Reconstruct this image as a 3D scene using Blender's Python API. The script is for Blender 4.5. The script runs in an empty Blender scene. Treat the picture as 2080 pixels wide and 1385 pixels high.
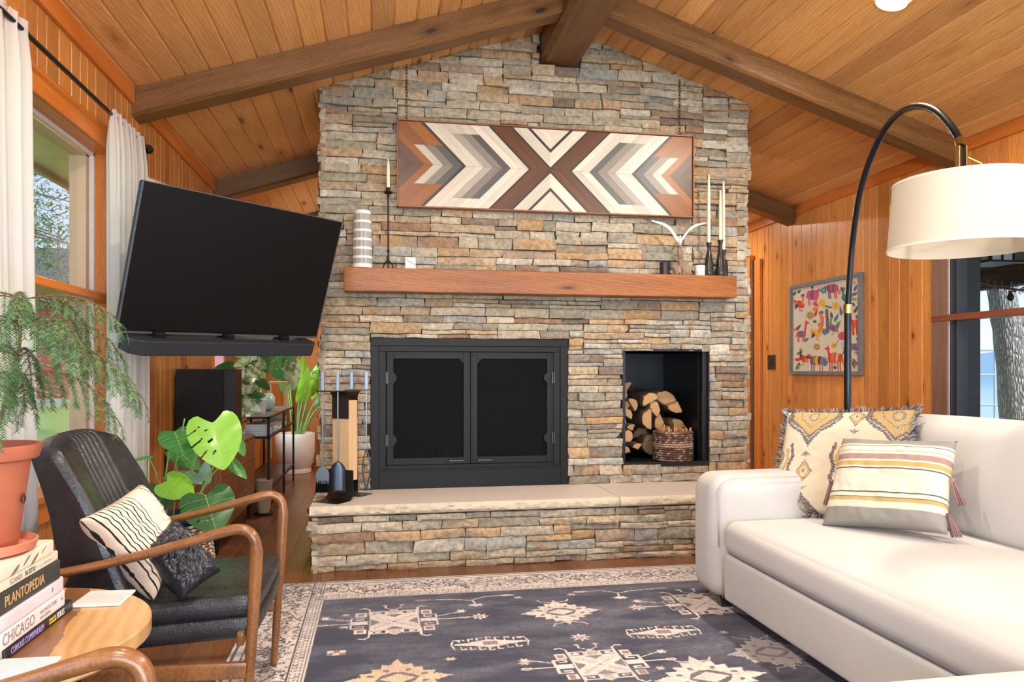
import bpy, bmesh, math, random
import numpy as np
from mathutils import Vector, Matrix, noise as mnoise
PI = math.pi
rnd = random.Random(7)

# ------------------------------------------------------------------ camera, world, lights, exposure
SC = bpy.context.scene
YAW = math.atan(268 / 1515.0)
CAMZ = 1.25
cam = bpy.data.cameras.new('camera'); cam_o = bpy.data.objects.new('camera', cam)
SC.collection.objects.link(cam_o); SC.camera = cam_o
cam.sensor_width = 36; cam.lens = 36 * 1515 / 2080.0
cam.shift_y = 57.5 / 2080.0
cam.clip_end = 500
cam_o.location = (0, 0, CAMZ)
cam_o.rotation_euler = (PI / 2, 0, -YAW)

w = bpy.data.worlds.new('sky'); SC.world = w; w.use_nodes = True
nt = w.node_tree; nt.nodes.clear()
out = nt.nodes.new('ShaderNodeOutputWorld'); bg = nt.nodes.new('ShaderNodeBackground')
tc = nt.nodes.new('ShaderNodeTexCoord'); sp = nt.nodes.new('ShaderNodeSeparateXYZ'); cr = nt.nodes.new('ShaderNodeValToRGB')
nt.links.new(tc.outputs['Generated'], sp.inputs[0]); nt.links.new(sp.outputs['Z'], cr.inputs[0])
cr.color_ramp.elements[0].position = 0.0; cr.color_ramp.elements[0].color = (0.78, 0.88, 1.0, 1)
cr.color_ramp.elements[1].position = 0.55; cr.color_ramp.elements[1].color = (0.22, 0.45, 0.92, 1)
nt.links.new(cr.outputs[0], bg.inputs[0]); nt.links.new(bg.outputs[0], out.inputs[0])
bg.inputs[1].default_value = 0.75

def area(name, loc, rot, sx, sy, power, col):
    l = bpy.data.lights.new(name, 'AREA'); l.shape = 'RECTANGLE'; l.size = sx; l.size_y = sy
    l.energy = power; l.color = col
    o = bpy.data.objects.new(name, l); SC.collection.objects.link(o)
    o.location = loc; o.rotation_euler = rot
    return o
DAY = (0.60, 0.80, 1.0)
area('rear_glass_fill', (1.3, -3.25, 1.45), (PI / 2, 0, 0), 4.2, 2.3, 190, DAY)           # added lamp boosting daylight, outside the rear glass wall, facing +Y
area('upward_ceiling_fill', (1.3, -4.3, 0.15), (math.radians(90 + 38), 0, 0), 4.6, 1.6, 185, (1.0, .95, .88))   # added lamp tilted up to brighten the ceiling; no deck stands there
area('side_glass_fill', (-1.62, 0.1, 1.5), (0, -PI / 2, 0), 1.6, 3.0, 30, DAY)         # added fill lamp outside an unseen left window behind the camera
area('porch_glass_fill', (4.30, 2.3, 1.6), (0, PI / 2, 0), 1.6, 3.0, 14, DAY)          # added area lamp strengthening the daylight of the right window
area('far_window_fill', (-1.80, 8.72, 1.6), (0, -PI / 2, 0), 1.5, 1.1, 36, (.85, .93, 1.0))                                      # added lamp outside the farthest left pane, lifts the dark far corner
sun = bpy.data.lights.new('sun', 'SUN'); sun.energy = 2.6; sun.angle = math.radians(2); sun.color = (1, .95, .86)
so = bpy.data.objects.new('sun', sun); SC.collection.objects.link(so); so.rotation_euler = (math.radians(33), math.radians(16), 0)

vs = SC.view_settings; vs.view_transform = 'Standard'; vs.look = 'None'; vs.gamma = 1; vs.use_curve_mapping = False
vs.exposure = 0.88
SC.cycles.use_denoising = True
SC.cycles.max_bounces = 10; SC.cycles.diffuse_bounces = 6; SC.cycles.glossy_bounces = 4; SC.cycles.transparent_max_bounces = 16
SC.cycles.sample_clamp_indirect = 6; SC.cycles.caustics_reflective = False; SC.cycles.caustics_refractive = False

# ------------------------------------------------------------------ measuring helper: a sight line of the photo cut by a plane or a depth
FW = Vector((math.sin(YAW), math.cos(YAW), 0)); RT = Vector((math.cos(YAW), -math.sin(YAW), 0))
def P(px, py, t=None, X=None, Y=None, Z=None):
    d = FW + RT * ((px - 1040) / 1515) + Vector((0, 0, (750 - py) / 1515))
    if X is not None: t = X / d.x
    if Y is not None: t = Y / d.y
    if Z is not None: t = (Z - CAMZ) / d.z
    return Vector((0, 0, CAMZ)) + d * t

# ------------------------------------------------------------------ objects
def srgb(r, g, b):
    f = lambda c: (c / 255 / 12.92) if c / 255 <= .04045 else ((c / 255 + .055) / 1.055) ** 2.4
    return (f(r), f(g), f(b))

def thing(name, label, cat, loc=(0, 0, 0), rotz=0, group=None):
    o = bpy.data.objects.new(name, None); SC.collection.objects.link(o)
    o.location = loc; o.rotation_euler = (0, 0, rotz); o.empty_display_size = .05
    return tag(o, label, cat, group)
def tag(o, label, cat, group=None, kind=None):
    o['label'] = label; o['category'] = cat
    if group: o['group'] = group
    if kind: o['kind'] = kind
    return o
def copy_tree(o, parent=None):
    c = o.copy(); SC.collection.objects.link(c)
    if parent: c.parent = parent
    for ch in o.children: copy_tree(ch, c)
    return c

class MB:
    """collects geometry, then links it as ONE mesh object"""
    def __init__(s): s.v = []; s.f = []; s.m = []; s.c = []; s.uv = []; s.col = (1, 1, 1); s.mi = 0; s.M = None; s.anyuv = False
    def add(s, vs_, fs, uvs=None, cols=None):
        n = len(s.v)
        if s.M is not None: vs_ = [s.M @ Vector(p) for p in vs_]
        s.v.extend([tuple(p) for p in vs_])
        for k, f in enumerate(fs):
            s.f.append(tuple(i + n for i in f)); s.m.append(s.mi)
            s.c.append(cols[k] if cols else s.col)
            if uvs: s.uv.append([uvs[i] for i in f]); s.anyuv = True
            else: s.uv.append(None)
        return s
    def box(s, x0, y0, z0, x1, y1, z1):
        v = [(x0, y0, z0), (x1, y0, z0), (x1, y1, z0), (x0, y1, z0), (x0, y0, z1), (x1, y0, z1), (x1, y1, z1), (x0, y1, z1)]
        return s.add(v, [(0, 3, 2, 1), (4, 5, 6, 7), (0, 1, 5, 4), (1, 2, 6, 5), (2, 3, 7, 6), (3, 0, 4, 7)])
    def cbox(s, c, d):
        return s.box(c[0] - d[0] / 2, c[1] - d[1] / 2, c[2] - d[2] / 2, c[0] + d[0] / 2, c[1] + d[1] / 2, c[2] + d[2] / 2)
    def rbox(s, c, d, r, bulge=(0, 0, 0), n=8, seg=4):
        """soft box: rounded edges, faces pushed out by bulge"""
        h = [x / 2 for x in d]; r = min(r, min(h) * .999)
        def axis(hh):
            a = [-hh + r * (1 - math.cos(PI / 2 * i / seg)) * 1.0 for i in range(seg)]
            a += list(np.linspace(-hh + r, hh - r, n + 1))
            a += [-q for q in a[:seg][::-1]]
            return a
        ax = [axis(x) for x in h]; idx = {}; vs_ = []; fs = []
        def vert(q):
            k = tuple(round(t, 6) for t in q)
            if k in idx: return idx[k]
            inner = [max(-(h[i] - r), min(h[i] - r, q[i])) for i in range(3)]
            dl = [q[i] - inner[i] for i in range(3)]; L = math.sqrt(sum(t * t for t in dl)) or 1
            p = [inner[i] + dl[i] / L * r for i in range(3)]
            for i in range(3):
                j, k2 = (i + 1) % 3, (i + 2) % 3
                if bulge[i]:
                    w_ = max(0, 1 - (q[j] / h[j]) ** 2) * max(0, 1 - (q[k2] / h[k2]) ** 2)
                    p[i] += bulge[i] * w_ * (q[i] / h[i])
            idx[k] = len(vs_); vs_.append((p[0] + c[0], p[1] + c[1], p[2] + c[2])); return idx[k]
        for i in range(3):
            j, k = (i + 1) % 3, (i + 2) % 3
            for sg in (-1, 1):
                for a in range(len(ax[j]) - 1):
                    for b in range(len(ax[k]) - 1):
                        q = []
                        for (aa, bb) in ((a, b), (a + 1, b), (a + 1, b + 1), (a, b + 1)):
                            p = [0, 0, 0]; p[i] = sg * h[i]; p[j] = ax[j][aa]; p[k] = ax[k][bb]; q.append(vert(p))
                        if sg < 0: q = q[::-1]
                        if len(set(q)) == 4: fs.append(tuple(q))
        return s.add(vs_, fs)
    def tube(s, pts, r, n=10, cap=True, rb=None, side=None):
        """tube through pts; r scalar or list; optional elliptic section (rb across 'side')"""
        pts = [Vector(p) for p in pts]; m = len(pts)
        rs = r if isinstance(r, (list, tuple)) else [r] * m
        rbs = rb if isinstance(rb, (list, tuple)) else ([rb] * m if rb else rs)
        vs_ = []; fs = []; up = None
        for i, p in enumerate(pts):
            t = (pts[min(i + 1, m - 1)] - pts[max(i - 1, 0)]).normalized()
            if side is not None:
                b_ = Vector(side).normalized(); a_ = b_.cross(t).normalized()
            else:
                if up is None: up = Vector((0, 0, 1)) if abs(t.z) < .9 else Vector((1, 0, 0))
                a_ = (up - t * up.dot(t)).normalized(); up = a_; b_ = t.cross(a_)
            for k in range(n):
                an = 2 * PI * k / n
                vs_.append(p + a_ * (math.cos(an) * rs[i]) + b_ * (math.sin(an) * rbs[i]))
        for i in range(m - 1):
            for k in range(n):
                a = i * n + k; b = i * n + (k + 1) % n
                fs.append((a, b, b + n, a + n))
        if cap: fs.append(tuple(range(n))[::-1]); fs.append(tuple(range((m - 1) * n, m * n)))
        return s.add(vs_, fs)
    def lathe(s, prof, n=32, c=(0, 0, 0), cap=True):
        vs_ = []; fs = []
        for (r, z) in prof:
            for k in range(n):
                a = 2 * PI * k / n; vs_.append((c[0] + r * math.cos(a), c[1] + r * math.sin(a), c[2] + z))
        for i in range(len(prof) - 1):
            for k in range(n):
                a = i * n + k; b = i * n + (k + 1) % n
                fs.append((a, b, b + n, a + n))
        if cap: fs.append(tuple(range(n))[::-1]); fs.append(tuple(range((len(prof) - 1) * n, len(prof) * n)))
        return s.add(vs_, fs)
    def prism(s, poly, z0, z1):
        n = len(poly)
        v = [(x, y, z0) for x, y in poly] + [(x, y, z1) for x, y in poly]
        f = [tuple(range(n))[::-1], tuple(range(n, 2 * n))] + [(i, (i + 1) % n, n + (i + 1) % n, n + i) for i in range(n)]
        return s.add(v, f)
    def grid(s, fn, nu, nv, closed=False, cfn=None):
        vs_ = []; uvs = []; fs = []; cols = []
        for j in range(nv + 1):
            for i in range(nu + 1):
                u, v = i / nu, j / nv; vs_.append(fn(u, v)); uvs.append((u, v))
        for j in range(nv):
            for i in range(nu):
                a = j * (nu + 1) + i; fs.append((a, a + 1, a + nu + 2, a + nu + 1))
                if cfn: cols.append(cfn((i + .5) / nu, (j + .5) / nv))
        return s.add(vs_, fs, uvs, cols if cfn else None)
    def build(s, name, mats, parent=None, smooth=None, bevel=0, bseg=2, world=False, sub=0, solid=0):
        me = bpy.data.meshes.new(name); me.from_pydata(s.v, [], s.f)
        mats = mats if isinstance(mats, (list, tuple)) else [mats]
        for m_ in mats: me.materials.append(m_)
        me.polygons.foreach_set('material_index', s.m)
        tot = np.array([len(f) for f in s.f])
        ca = me.attributes.new('col', 'FLOAT_COLOR', 'CORNER')
        cc = np.ones((tot.sum(), 4), np.float32); cc[:, :3] = np.repeat(np.array(s.c, np.float32), tot, axis=0)
        ca.data.foreach_set('color', cc.ravel())
        if s.anyuv:
            ul = me.uv_layers.new(name='UVMap'); arr = []
            for f, u in zip(s.f, s.uv): arr.extend(u if u else [(0, 0)] * len(f))
            ul.data.foreach_set('uv', np.array(arr, np.float32).ravel())
        me.update()
        o = bpy.data.objects.new(name, me); SC.collection.objects.link(o)
        if smooth:
            me.polygons.foreach_set('use_smooth', [True] * len(me.polygons))
            if smooth < 179: me.set_sharp_from_angle(angle=math.radians(smooth))
        if bevel:
            b = o.modifiers.new('b', 'BEVEL'); b.width = bevel; b.segments = bseg; b.limit_method = 'ANGLE'; b.harden_normals = False
        if solid:
            b = o.modifiers.new('t', 'SOLIDIFY'); b.thickness = solid; b.offset = 0
        if sub:
            b = o.modifiers.new('s', 'SUBSURF'); b.levels = sub; b.render_levels = sub
        if parent:
            o.parent = parent
            if world: o.location = -Vector(parent.location)
        return o
def structure(o): o['kind'] = 'structure'; return o
def part(o, label): o['label'] = label; return o

# ------------------------------------------------------------------ materials
MATS = {}
class G:
    def __init__(s, name):
        s.m = bpy.data.materials.new(name); s.m.use_nodes = True; s.t = s.m.node_tree
        s.b = s.t.nodes['Principled BSDF']; s.o = s.t.nodes['Material Output']
    def n(s, typ, props=None, **inp):
        nd = s.t.nodes.new('ShaderNode' + typ)
        for k, v in (props or {}).items(): setattr(nd, k, v)
        for k, v in inp.items():
            k = k.replace('_', ' ')
            sock = nd.inputs[int(k[1:])] if k[0] == 'i' and k[1:].isdigit() else nd.inputs[k]
            s.set(sock, v)
        return nd
    def set(s, sock, v):
        if isinstance(v, bpy.types.NodeSocket): s.t.links.new(v, sock)
        elif isinstance(v, bpy.types.Node): s.t.links.new(v.outputs[0], sock)
        else:
            if isinstance(v, (tuple, list)) and len(v) == 3 and len(sock.default_value) == 4: v = (*v, 1)
            sock.default_value = v
    def coord(s, kind='Object'): return s.n('TexCoord').outputs[kind]
    def map(s, vec, sc): return s.n('Mapping', Vector=vec, Scale=sc).outputs[0]
    def noise(s, vec, scale=1, detail=4, rough=.55, dist=0): return s.n('TexNoise', Vector=vec, Scale=scale, Detail=detail, Roughness=rough, Distortion=dist).outputs[0]
    def ramp(s, fac, els):
        nd = s.t.nodes.new('ShaderNodeValToRGB'); s.t.links.new(fac, nd.inputs[0]); r = nd.color_ramp
        while len(r.elements) < len(els): r.elements.new(.5)
        for e, (p, c) in zip(r.elements, els):
            e.position = p; e.color = (*c, 1) if isinstance(c, (tuple, list)) else (c, c, c, 1)
        return nd.outputs[0]
    def mix(s, a, b, f, typ='MIX'):
        nd = s.t.nodes.new('ShaderNodeMix'); nd.data_type = 'RGBA'; nd.blend_type = typ
        s.set(nd.inputs[0], f); s.set(nd.inputs[6], a); s.set(nd.inputs[7], b); return nd.outputs[2]
    def math(s, op, a, b=0, c=0):
        nd = s.t.nodes.new('ShaderNodeMath'); nd.operation = op; s.set(nd.inputs[0], a); s.set(nd.inputs[1], b); s.set(nd.inputs[2], c); return nd.outputs[0]
    def attr(s, name='col'): return s.n('Attribute', {'attribute_name': name}).outputs['Color']
    def bump(s, h, strength=.3, dist=.01, prev=None):
        nd = s.n('Bump', Strength=strength, Distance=dist, Height=h)
        if prev is not None: s.set(nd.inputs['Normal'], prev)
        return nd.outputs[0]
    def fin(s, col=None, rough=.5, metal=0, normal=None, spec=None, coat=0, sheen=0):
        if col is not None: s.set(s.b.inputs['Base Color'], col)
        s.set(s.b.inputs['Roughness'], rough); s.set(s.b.inputs['Metallic'], metal)
        if normal is not None: s.set(s.b.inputs['Normal'], normal)
        if spec is not None: s.b.inputs['Specular IOR Level'].default_value = spec
        if coat: s.b.inputs['Coat Weight'].default_value = coat; s.b.inputs['Coat Roughness'].default_value = .15
        if sheen: s.b.inputs['Sheen Weight'].default_value = sheen; s.b.inputs['Sheen Roughness'].default_value = .5
        MATS[s.m.name] = s.m
        return s.m
def plain(name, c, rough=.5, metal=0, bump=0, bscale=60, var=.12, **k):
    g = G(name); co = g.coord(); n1 = g.noise(co, bscale * .15, 3)
    col = g.mix(tuple(x * (1 - var) for x in c), tuple(min(1, x * (1 + var)) for x in c), n1)
    nm = g.bump(g.noise(co, bscale, 5), bump, .01) if bump else None
    return g.fin(col, rough, metal, nm, **k)
def colmat(name, rough=.6, bump=.0, bscale=100, **k):
    g = G(name); co = g.coord(); nm = g.bump(g.noise(co, bscale, 4), bump, .005) if bump else None
    col = g.mix(g.attr(), (0, 0, 0), g.math('MULTIPLY', g.noise(co, bscale * .3, 3), .18))
    return g.fin(col, rough, 0, nm, **k)
def wood(name, dark, light, sc=(1, 1, 1), rough=.4, knot=0., kgate=.45, coat=0, bump=.12, rings=1.0, tone=False, uv=False):
    """sc: small along the grain, large across it"""
    g = G(name); co = g.coord('UV' if uv else 'Object')
    v = g.map(co, sc)
    warp = g.noise(v, 1.2, 2)
    fine = g.noise(g.map(co, tuple(x * 7 for x in sc)), 3, 5, .6)
    wv = g.n('TexWave', {'wave_type': 'BANDS', 'bands_direction': 'DIAGONAL'}, Vector=v, Scale=2.2 * rings, Distortion=7, Detail=3, Detail_Scale=.8).outputs[1 - 1]
    f = g.math('ADD', g.math('MULTIPLY', wv, .14 * min(1, rings)), g.math('ADD', g.math('MULTIPLY', fine, .55), g.math('MULTIPLY', warp, .45 - .05 * min(1, rings))))
    col = g.ramp(f, [(.33, dark), (.72, light)])
    if knot:
        vo = g.n('TexVoronoi', {'feature': 'F1'}, Vector=g.map(co, knot), Scale=1, Randomness=1)
        kd = g.math('ADD', vo.outputs['Distance'], g.math('MULTIPLY', g.noise(v, 6, 2), .05))
        gate = g.math('GREATER_THAN', g.n('SeparateColor', Color=vo.outputs['Color']).outputs[0], kgate)
        kf = g.ramp(kd, [(.09, 1.0), (.14, 0.0)]); halo = g.ramp(kd, [(.10, 1.0), (.34, 0.0)])
        col = g.mix(col, tuple(x * .55 for x in dark), g.math('MULTIPLY', g.math('MULTIPLY', halo, gate), .55))
        col = g.mix(col, tuple(x * .16 for x in dark), g.math('MULTIPLY', g.math('MULTIPLY', kf, gate), .85))
    if tone: col = g.mix(col, g.attr(), 1.0, 'MULTIPLY')
    nm = g.bump(f, bump, .004)
    return g.fin(col, rough, 0, nm, coat=coat)
M_PINE = wood('knotty_pine_wall', srgb(186, 110, 48), srgb(228, 160, 86), (16, 1.3, 1), .33, knot=(7, 3.4, 1), kgate=.25, tone=True, uv=True, bump=.06)
M_CEIL = wood('pine_ceiling_boards', srgb(198, 136, 74), srgb(234, 182, 114), (13, 1.0, 1), .36, knot=(6, 1.5, 1), kgate=.6, tone=True, uv=True, bump=.06)
M_TRIM = wood('pine_trim', srgb(190, 96, 30), srgb(222, 136, 58), (3, 22, 22), .35, bump=.05)
M_TRIMZ = wood('pine_jamb', srgb(190, 100, 36), srgb(224, 142, 68), (22, 22, 2.5), .33, bump=.05)
M_TRIMY = wood('pine_board_along', srgb(182, 92, 28), srgb(216, 130, 54), (22, 2.5, 22), .33, bump=.05)
M_BEAM = wood('dark_stained_beam', srgb(74, 46, 20), srgb(136, 94, 50), (20, 1.5, 1), .42, knot=(6, 2.6, 1), kgate=.3, bump=.3, uv=True)
M_BEAMY = wood('dark_stained_ridge', srgb(74, 46, 20), srgb(132, 90, 48), (18, 1.6, 18), .42, knot=(8, 1.5, 8), bump=.35)
M_FLOOR = wood('reddish_brown_floor', srgb(88, 54, 34), srgb(136, 90, 58), (12, 1.0, 1), .28, tone=True, uv=True, bump=.05)
M_BLACK = plain('black_metal', (.012, .012, .013), .42, .6)
M_BLACKGL = plain('satin_black', (.018, .018, .02), .3)
M_WHITEVIN = plain('white_window_vinyl', srgb(232, 230, 226), .4)
M_TAN = plain('tan_window_frame', srgb(206, 178, 150), .45)

XL, XR, YB, YF = -1.41, 4.05, 10.2, -3.2
SL, RX, RZ = .32, 1.2966, 3.7386
roof = lambda x: RZ - SL * abs(x - RX)

def planked(mb, O, U, V, u0, u1, top, bot=0, openings=(), wmin=.09, wmax=.19, groove=.006, gw=.006, tone=(.8, 1.12), seed=1, sat=.1):
    """boards with V grooves: O + U*u + V*v, groove goes against N = U x V"""
    O, U, V = Vector(O), Vector(U), Vector(V); N = U.cross(V).normalized(); R = random.Random(seed)
    cuts = [u0]
    while cuts[-1] < u1 - wmin * .7: cuts.append(min(u1, cuts[-1] + R.uniform(wmin, wmax)))
    cuts[-1] = u1
    for op in openings:
        for e in op[:2]:
            if u0 < e < u1: cuts.append(e)
    cuts = sorted(set(cuts)); cuts = [c for i, c in enumerate(cuts) if i == 0 or c - cuts[i - 1] > .004]
    tf = top if callable(top) else (lambda u: top)
    for a, b in zip(cuts[:-1], cuts[1:]):
        t = R.uniform(*tone); col = (t, t * (1 - R.uniform(0, sat)), t * (1 - R.uniform(0, sat * 1.6))); off = (R.uniform(0, 40), R.uniform(0, 40))
        mid = (a + b) / 2; iv = [(bot, None)]
        for (ua, ub, va, vb) in openings:
            if ua < mid < ub:
                new = []
                for lo, hi in iv:
                    if va > lo: new.append((lo, va))
                    new.append((vb, hi))
                iv = new
        g = min(gw, (b - a) / 3)
        prof = [(a, -groove), (a + g, 0), (b - g, 0), (b, -groove)]
        for lo, hi in iv:
            vs_, uvs = [], []
            for (uu, dd) in prof:
                h = tf(uu) if hi is None else hi
                if h <= lo: h = lo
                vs_ += [O + U * uu + V * lo + N * dd, O + U * uu + V * h + N * dd]
                uvs += [(uu + off[0], lo + off[1]), (uu + off[0], h + off[1])]
            mb.add(vs_, [(0, 2, 3, 1), (2, 4, 5, 3), (4, 6, 7, 5)], uvs, [col] * 3)

# floor
mb = MB(); planked(mb, (0, 0, 0), (1, 0, 0), (0, 1, 0), XL - .2, XR + .2, YB + .1, YF - .1, wmin=.125, wmax=.13, groove=.0015, gw=.002, tone=(.75, 1.15), seed=3)
structure(mb.build('floor', M_FLOOR))
# ceiling slopes, boards running towards the fireplace
mb = MB(); l = math.hypot(1, SL)
for sgn, e in ((-1, XL - .12), (1, XR + .12)):
    ux = Vector((sgn / l, 0, -SL / l)); L = abs(e - RX) * l
    if sgn < 0: planked(mb, (RX, 0, RZ), ux, (0, 1, 0), 0, L, YB + .1, YF - .1, wmin=.138, wmax=.143, groove=.009, gw=.009, tone=(.78, 1.14), seed=5, sat=.06)
    else: planked(mb, (RX + ux.x * L, 0, RZ + ux.z * L), -ux, (0, 1, 0), 0, L, YB + .1, YF - .1, wmin=.138, wmax=.143, groove=.009, gw=.009, tone=(.78, 1.14), seed=6, sat=.06)
# faces must look down: flip where needed
o = mb.build('ceiling', M_CEIL); structure(o)
# walls
W1 = (2.3, 4.27, .72, 2.39); W2 = (5.95, 9.3, .75, 2.39); W3 = (-1.6, 1.6, .72, 2.39)
W4 = (1.0, 4.757, .72, 2.42); W6 = (7.76, 8.9, 1.76, 2.13)
mb = MB(); planked(mb, (XL, 0, 0), (0, 1, 0), (0, 0, 1), YF, YB, roof(XL) + .02, 0, (W1, W2, W3), .085, .15, tone=(.66, .96), seed=11, groove=.007, gw=.005)
structure(mb.build('wall_left', M_PINE))
mb = MB(); planked(mb, (XR, 0, 0), (0, -1, 0), (0, 0, 1), -YB, -YF, roof(XR) + .02, 0, [(-b, -a, c, d) for a, b, c, d in (W4, W6)], .08, .17, tone=(.86, 1.12), seed=12, groove=.007, gw=.005)
structure(mb.build('wall_right', M_PINE))
mb = MB(); planked(mb, (0, YB, 0), (1, 0, 0), (0, 0, 1), XL, XR, lambda u: roof(u), 0, (), .1, .18, tone=(.8, 1.05), seed=13)
structure(mb.build('wall_back', M_PINE))
mb = MB(); planked(mb, (0, YF, 0), (-1, 0, 0), (0, 0, 1), -XR, -XL, lambda u: roof(-u), 0, [(-3.5, .9, .1, 2.5)], .1, .18, tone=(.8, 1.05), seed=14)
structure(mb.build('wall_front', M_PINE))
# trims: boards under the eaves, baseboards
def board(name, b, m, bev=.003): return structure(MB().box(*b).build(name, m, bevel=bev))
board('trim_1', (XL, YF, 2.775, XL + .022, 4.60, roof(XL) + .003), M_TRIMY)
board('trim_2', (XL, 4.79, 2.775, XL + .022, 6.77, roof(XL) + .003), M_TRIMY)
board('trim_3', (XR - .022, YF, 2.775, XR, 4.60, roof(XR) + .003), M_TRIMY)
board('trim_4', (XR - .022, 4.79, 2.775, XR, 6.77, roof(XR) + .003), M_TRIMY)
board('trim_5', (XR - .022, 6.95, 2.775, XR, YB, roof(XR) + .003), M_TRIMY)
board('trim_6', (XL, 6.95, 2.775, XL + .022, YB, roof(XL) + .003), M_TRIMY)
board('baseboard_left', (XL, YF, 0, XL + .014, YB, .09), M_TRIMY)
board('baseboard_right', (XR - .014, YF, 0, XR, YB, .09), M_TRIMY)
board('baseboard_back', (XL + .014, YB - .014, 0, XR - .014, YB, .09), M_TRIM)

# beams: sloped rafters with chamfered lower edges, ridge beam
def rafter(name, y0, y1, sgn, drop=.165, ch=.018):
    xe = XL if sgn < 0 else XR; xi = RX + sgn * .12
    mb = MB(); prof = [(y0, 0), (y0, -drop + ch), (y0 + ch, -drop), (y1 - ch, -drop), (y1, -drop + ch), (y1, 0)]
    nseg = 14; vs_ = []; uv_ = []
    for i in range(nseg + 1):
        x = xi + (xe - xi) * i / nseg
        acc = 0; pp = prof[0]
        for (y, dz) in prof:
            acc += math.hypot(y - pp[0], dz - pp[1]); pp = (y, dz); uv_.append((acc + y0 * 3 + sgn, x * 1.05)); vs_.append((x, y + .002 * mnoise.noise((x * 2, y, dz)), roof(x) + dz + .002 * mnoise.noise((x * 2, y * 3, dz + 5))))
    n = len(prof); fs = [tuple(range(n)), tuple(range(nseg * n, nseg * n + n))[::-1]]
    for i in range(nseg):
        for k in range(n - 1):
            a = i * n + k; fs.append((a, a + n, a + n + 1, a + 1))
    mb.add(vs_, fs, uv_); o = mb.build(name, M_BEAM); 
    return structure(o)
for k, (y0, y1) in enumerate(((6.78, 6.95), (4.61, 4.78), (2.44, 2.61), (.27, .44), (-1.9, -1.73), (8.95, 9.12))):
    rafter('ceiling_beam', y0, y1, -1); rafter('ceiling_beam', y0, y1, 1)
def ridge(y0, y1):
    c = .035; x0, x1, z0, z1 = 1.145, 1.445, 3.475, RZ
    prof = [(x0, z1 - .04), (x0, z0 + c), (x0 + c, z0), (x1 - c, z0), (x1, z0 + c), (x1, z1 - .04)]
    vs_ = [(x, y, z) for y in (y0, y1) for x, z in prof]; n = 6
    mb = MB(); mb.add(vs_, [tuple(range(n))[::-1], tuple(range(n, 2 * n))] + [(i, i + 1, n + i + 1, n + i) for i in range(n - 1)])
    return structure(mb.build('ridge_beam', M_BEAMY))
ridge(YF, 5.325); ridge(6.28, YB)

# recessed ceiling lights (one in view, the rest along the room)
M_LAMP = G('lit_lens'); M_LAMP.b.inputs['Emission Color'].default_value = (1, .93, .82, 1); M_LAMP.b.inputs['Emission Strength'].default_value = 14; M_LAMP = M_LAMP.fin((1, 1, 1), .5)
M_WHITE = plain('white_enamel', (.82, .82, .8), .4, var=.02)
def downlight(x, y, label):
    sg = 1 if x > RX else -1; z = roof(x)
    t = thing('recessed_ceiling_light', label, 'ceiling light', (x, y, z - .004))
    t.rotation_euler = (0, math.atan(SL) * sg, 0)
    MB().lathe([(.076, -.002), (.084, -.006), (.086, 0), (.086, .004)], 40, cap=False).build('trim_ring', M_WHITE, t, smooth=40)
    MB().lathe([(.0, -.0055), (.077, -.0045)], 40, cap=False).build('lens', M_LAMP, t)
    l = bpy.data.lights.new('downlight', 'AREA'); l.shape = 'DISK'; l.size = .14; l.energy = 30; l.color = (1, .90, .78)
    lo = bpy.data.objects.new('lamp_light', l); SC.collection.objects.link(lo); lo.parent = t; lo.location = (0, 0, -.012)
downlight(2.76, 3.66, 'bright round recessed light in the right ceiling slope')
for i, (x, y) in enumerate(((2.76, 1.5), (2.76, -.7), (-.17, 3.66 - 1.0), (-.17, .8), (-.17, -1.2), (3.3, 8.0), (-.3, 8.0))):
    downlight(x, y, 'round recessed light ' + ['over the sofa seat', 'over the rear right', 'above the black armchair', 'above the side table', 'near the rear glass', 'behind the fireplace, right slope', 'behind the fireplace, left slope'][i])

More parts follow.
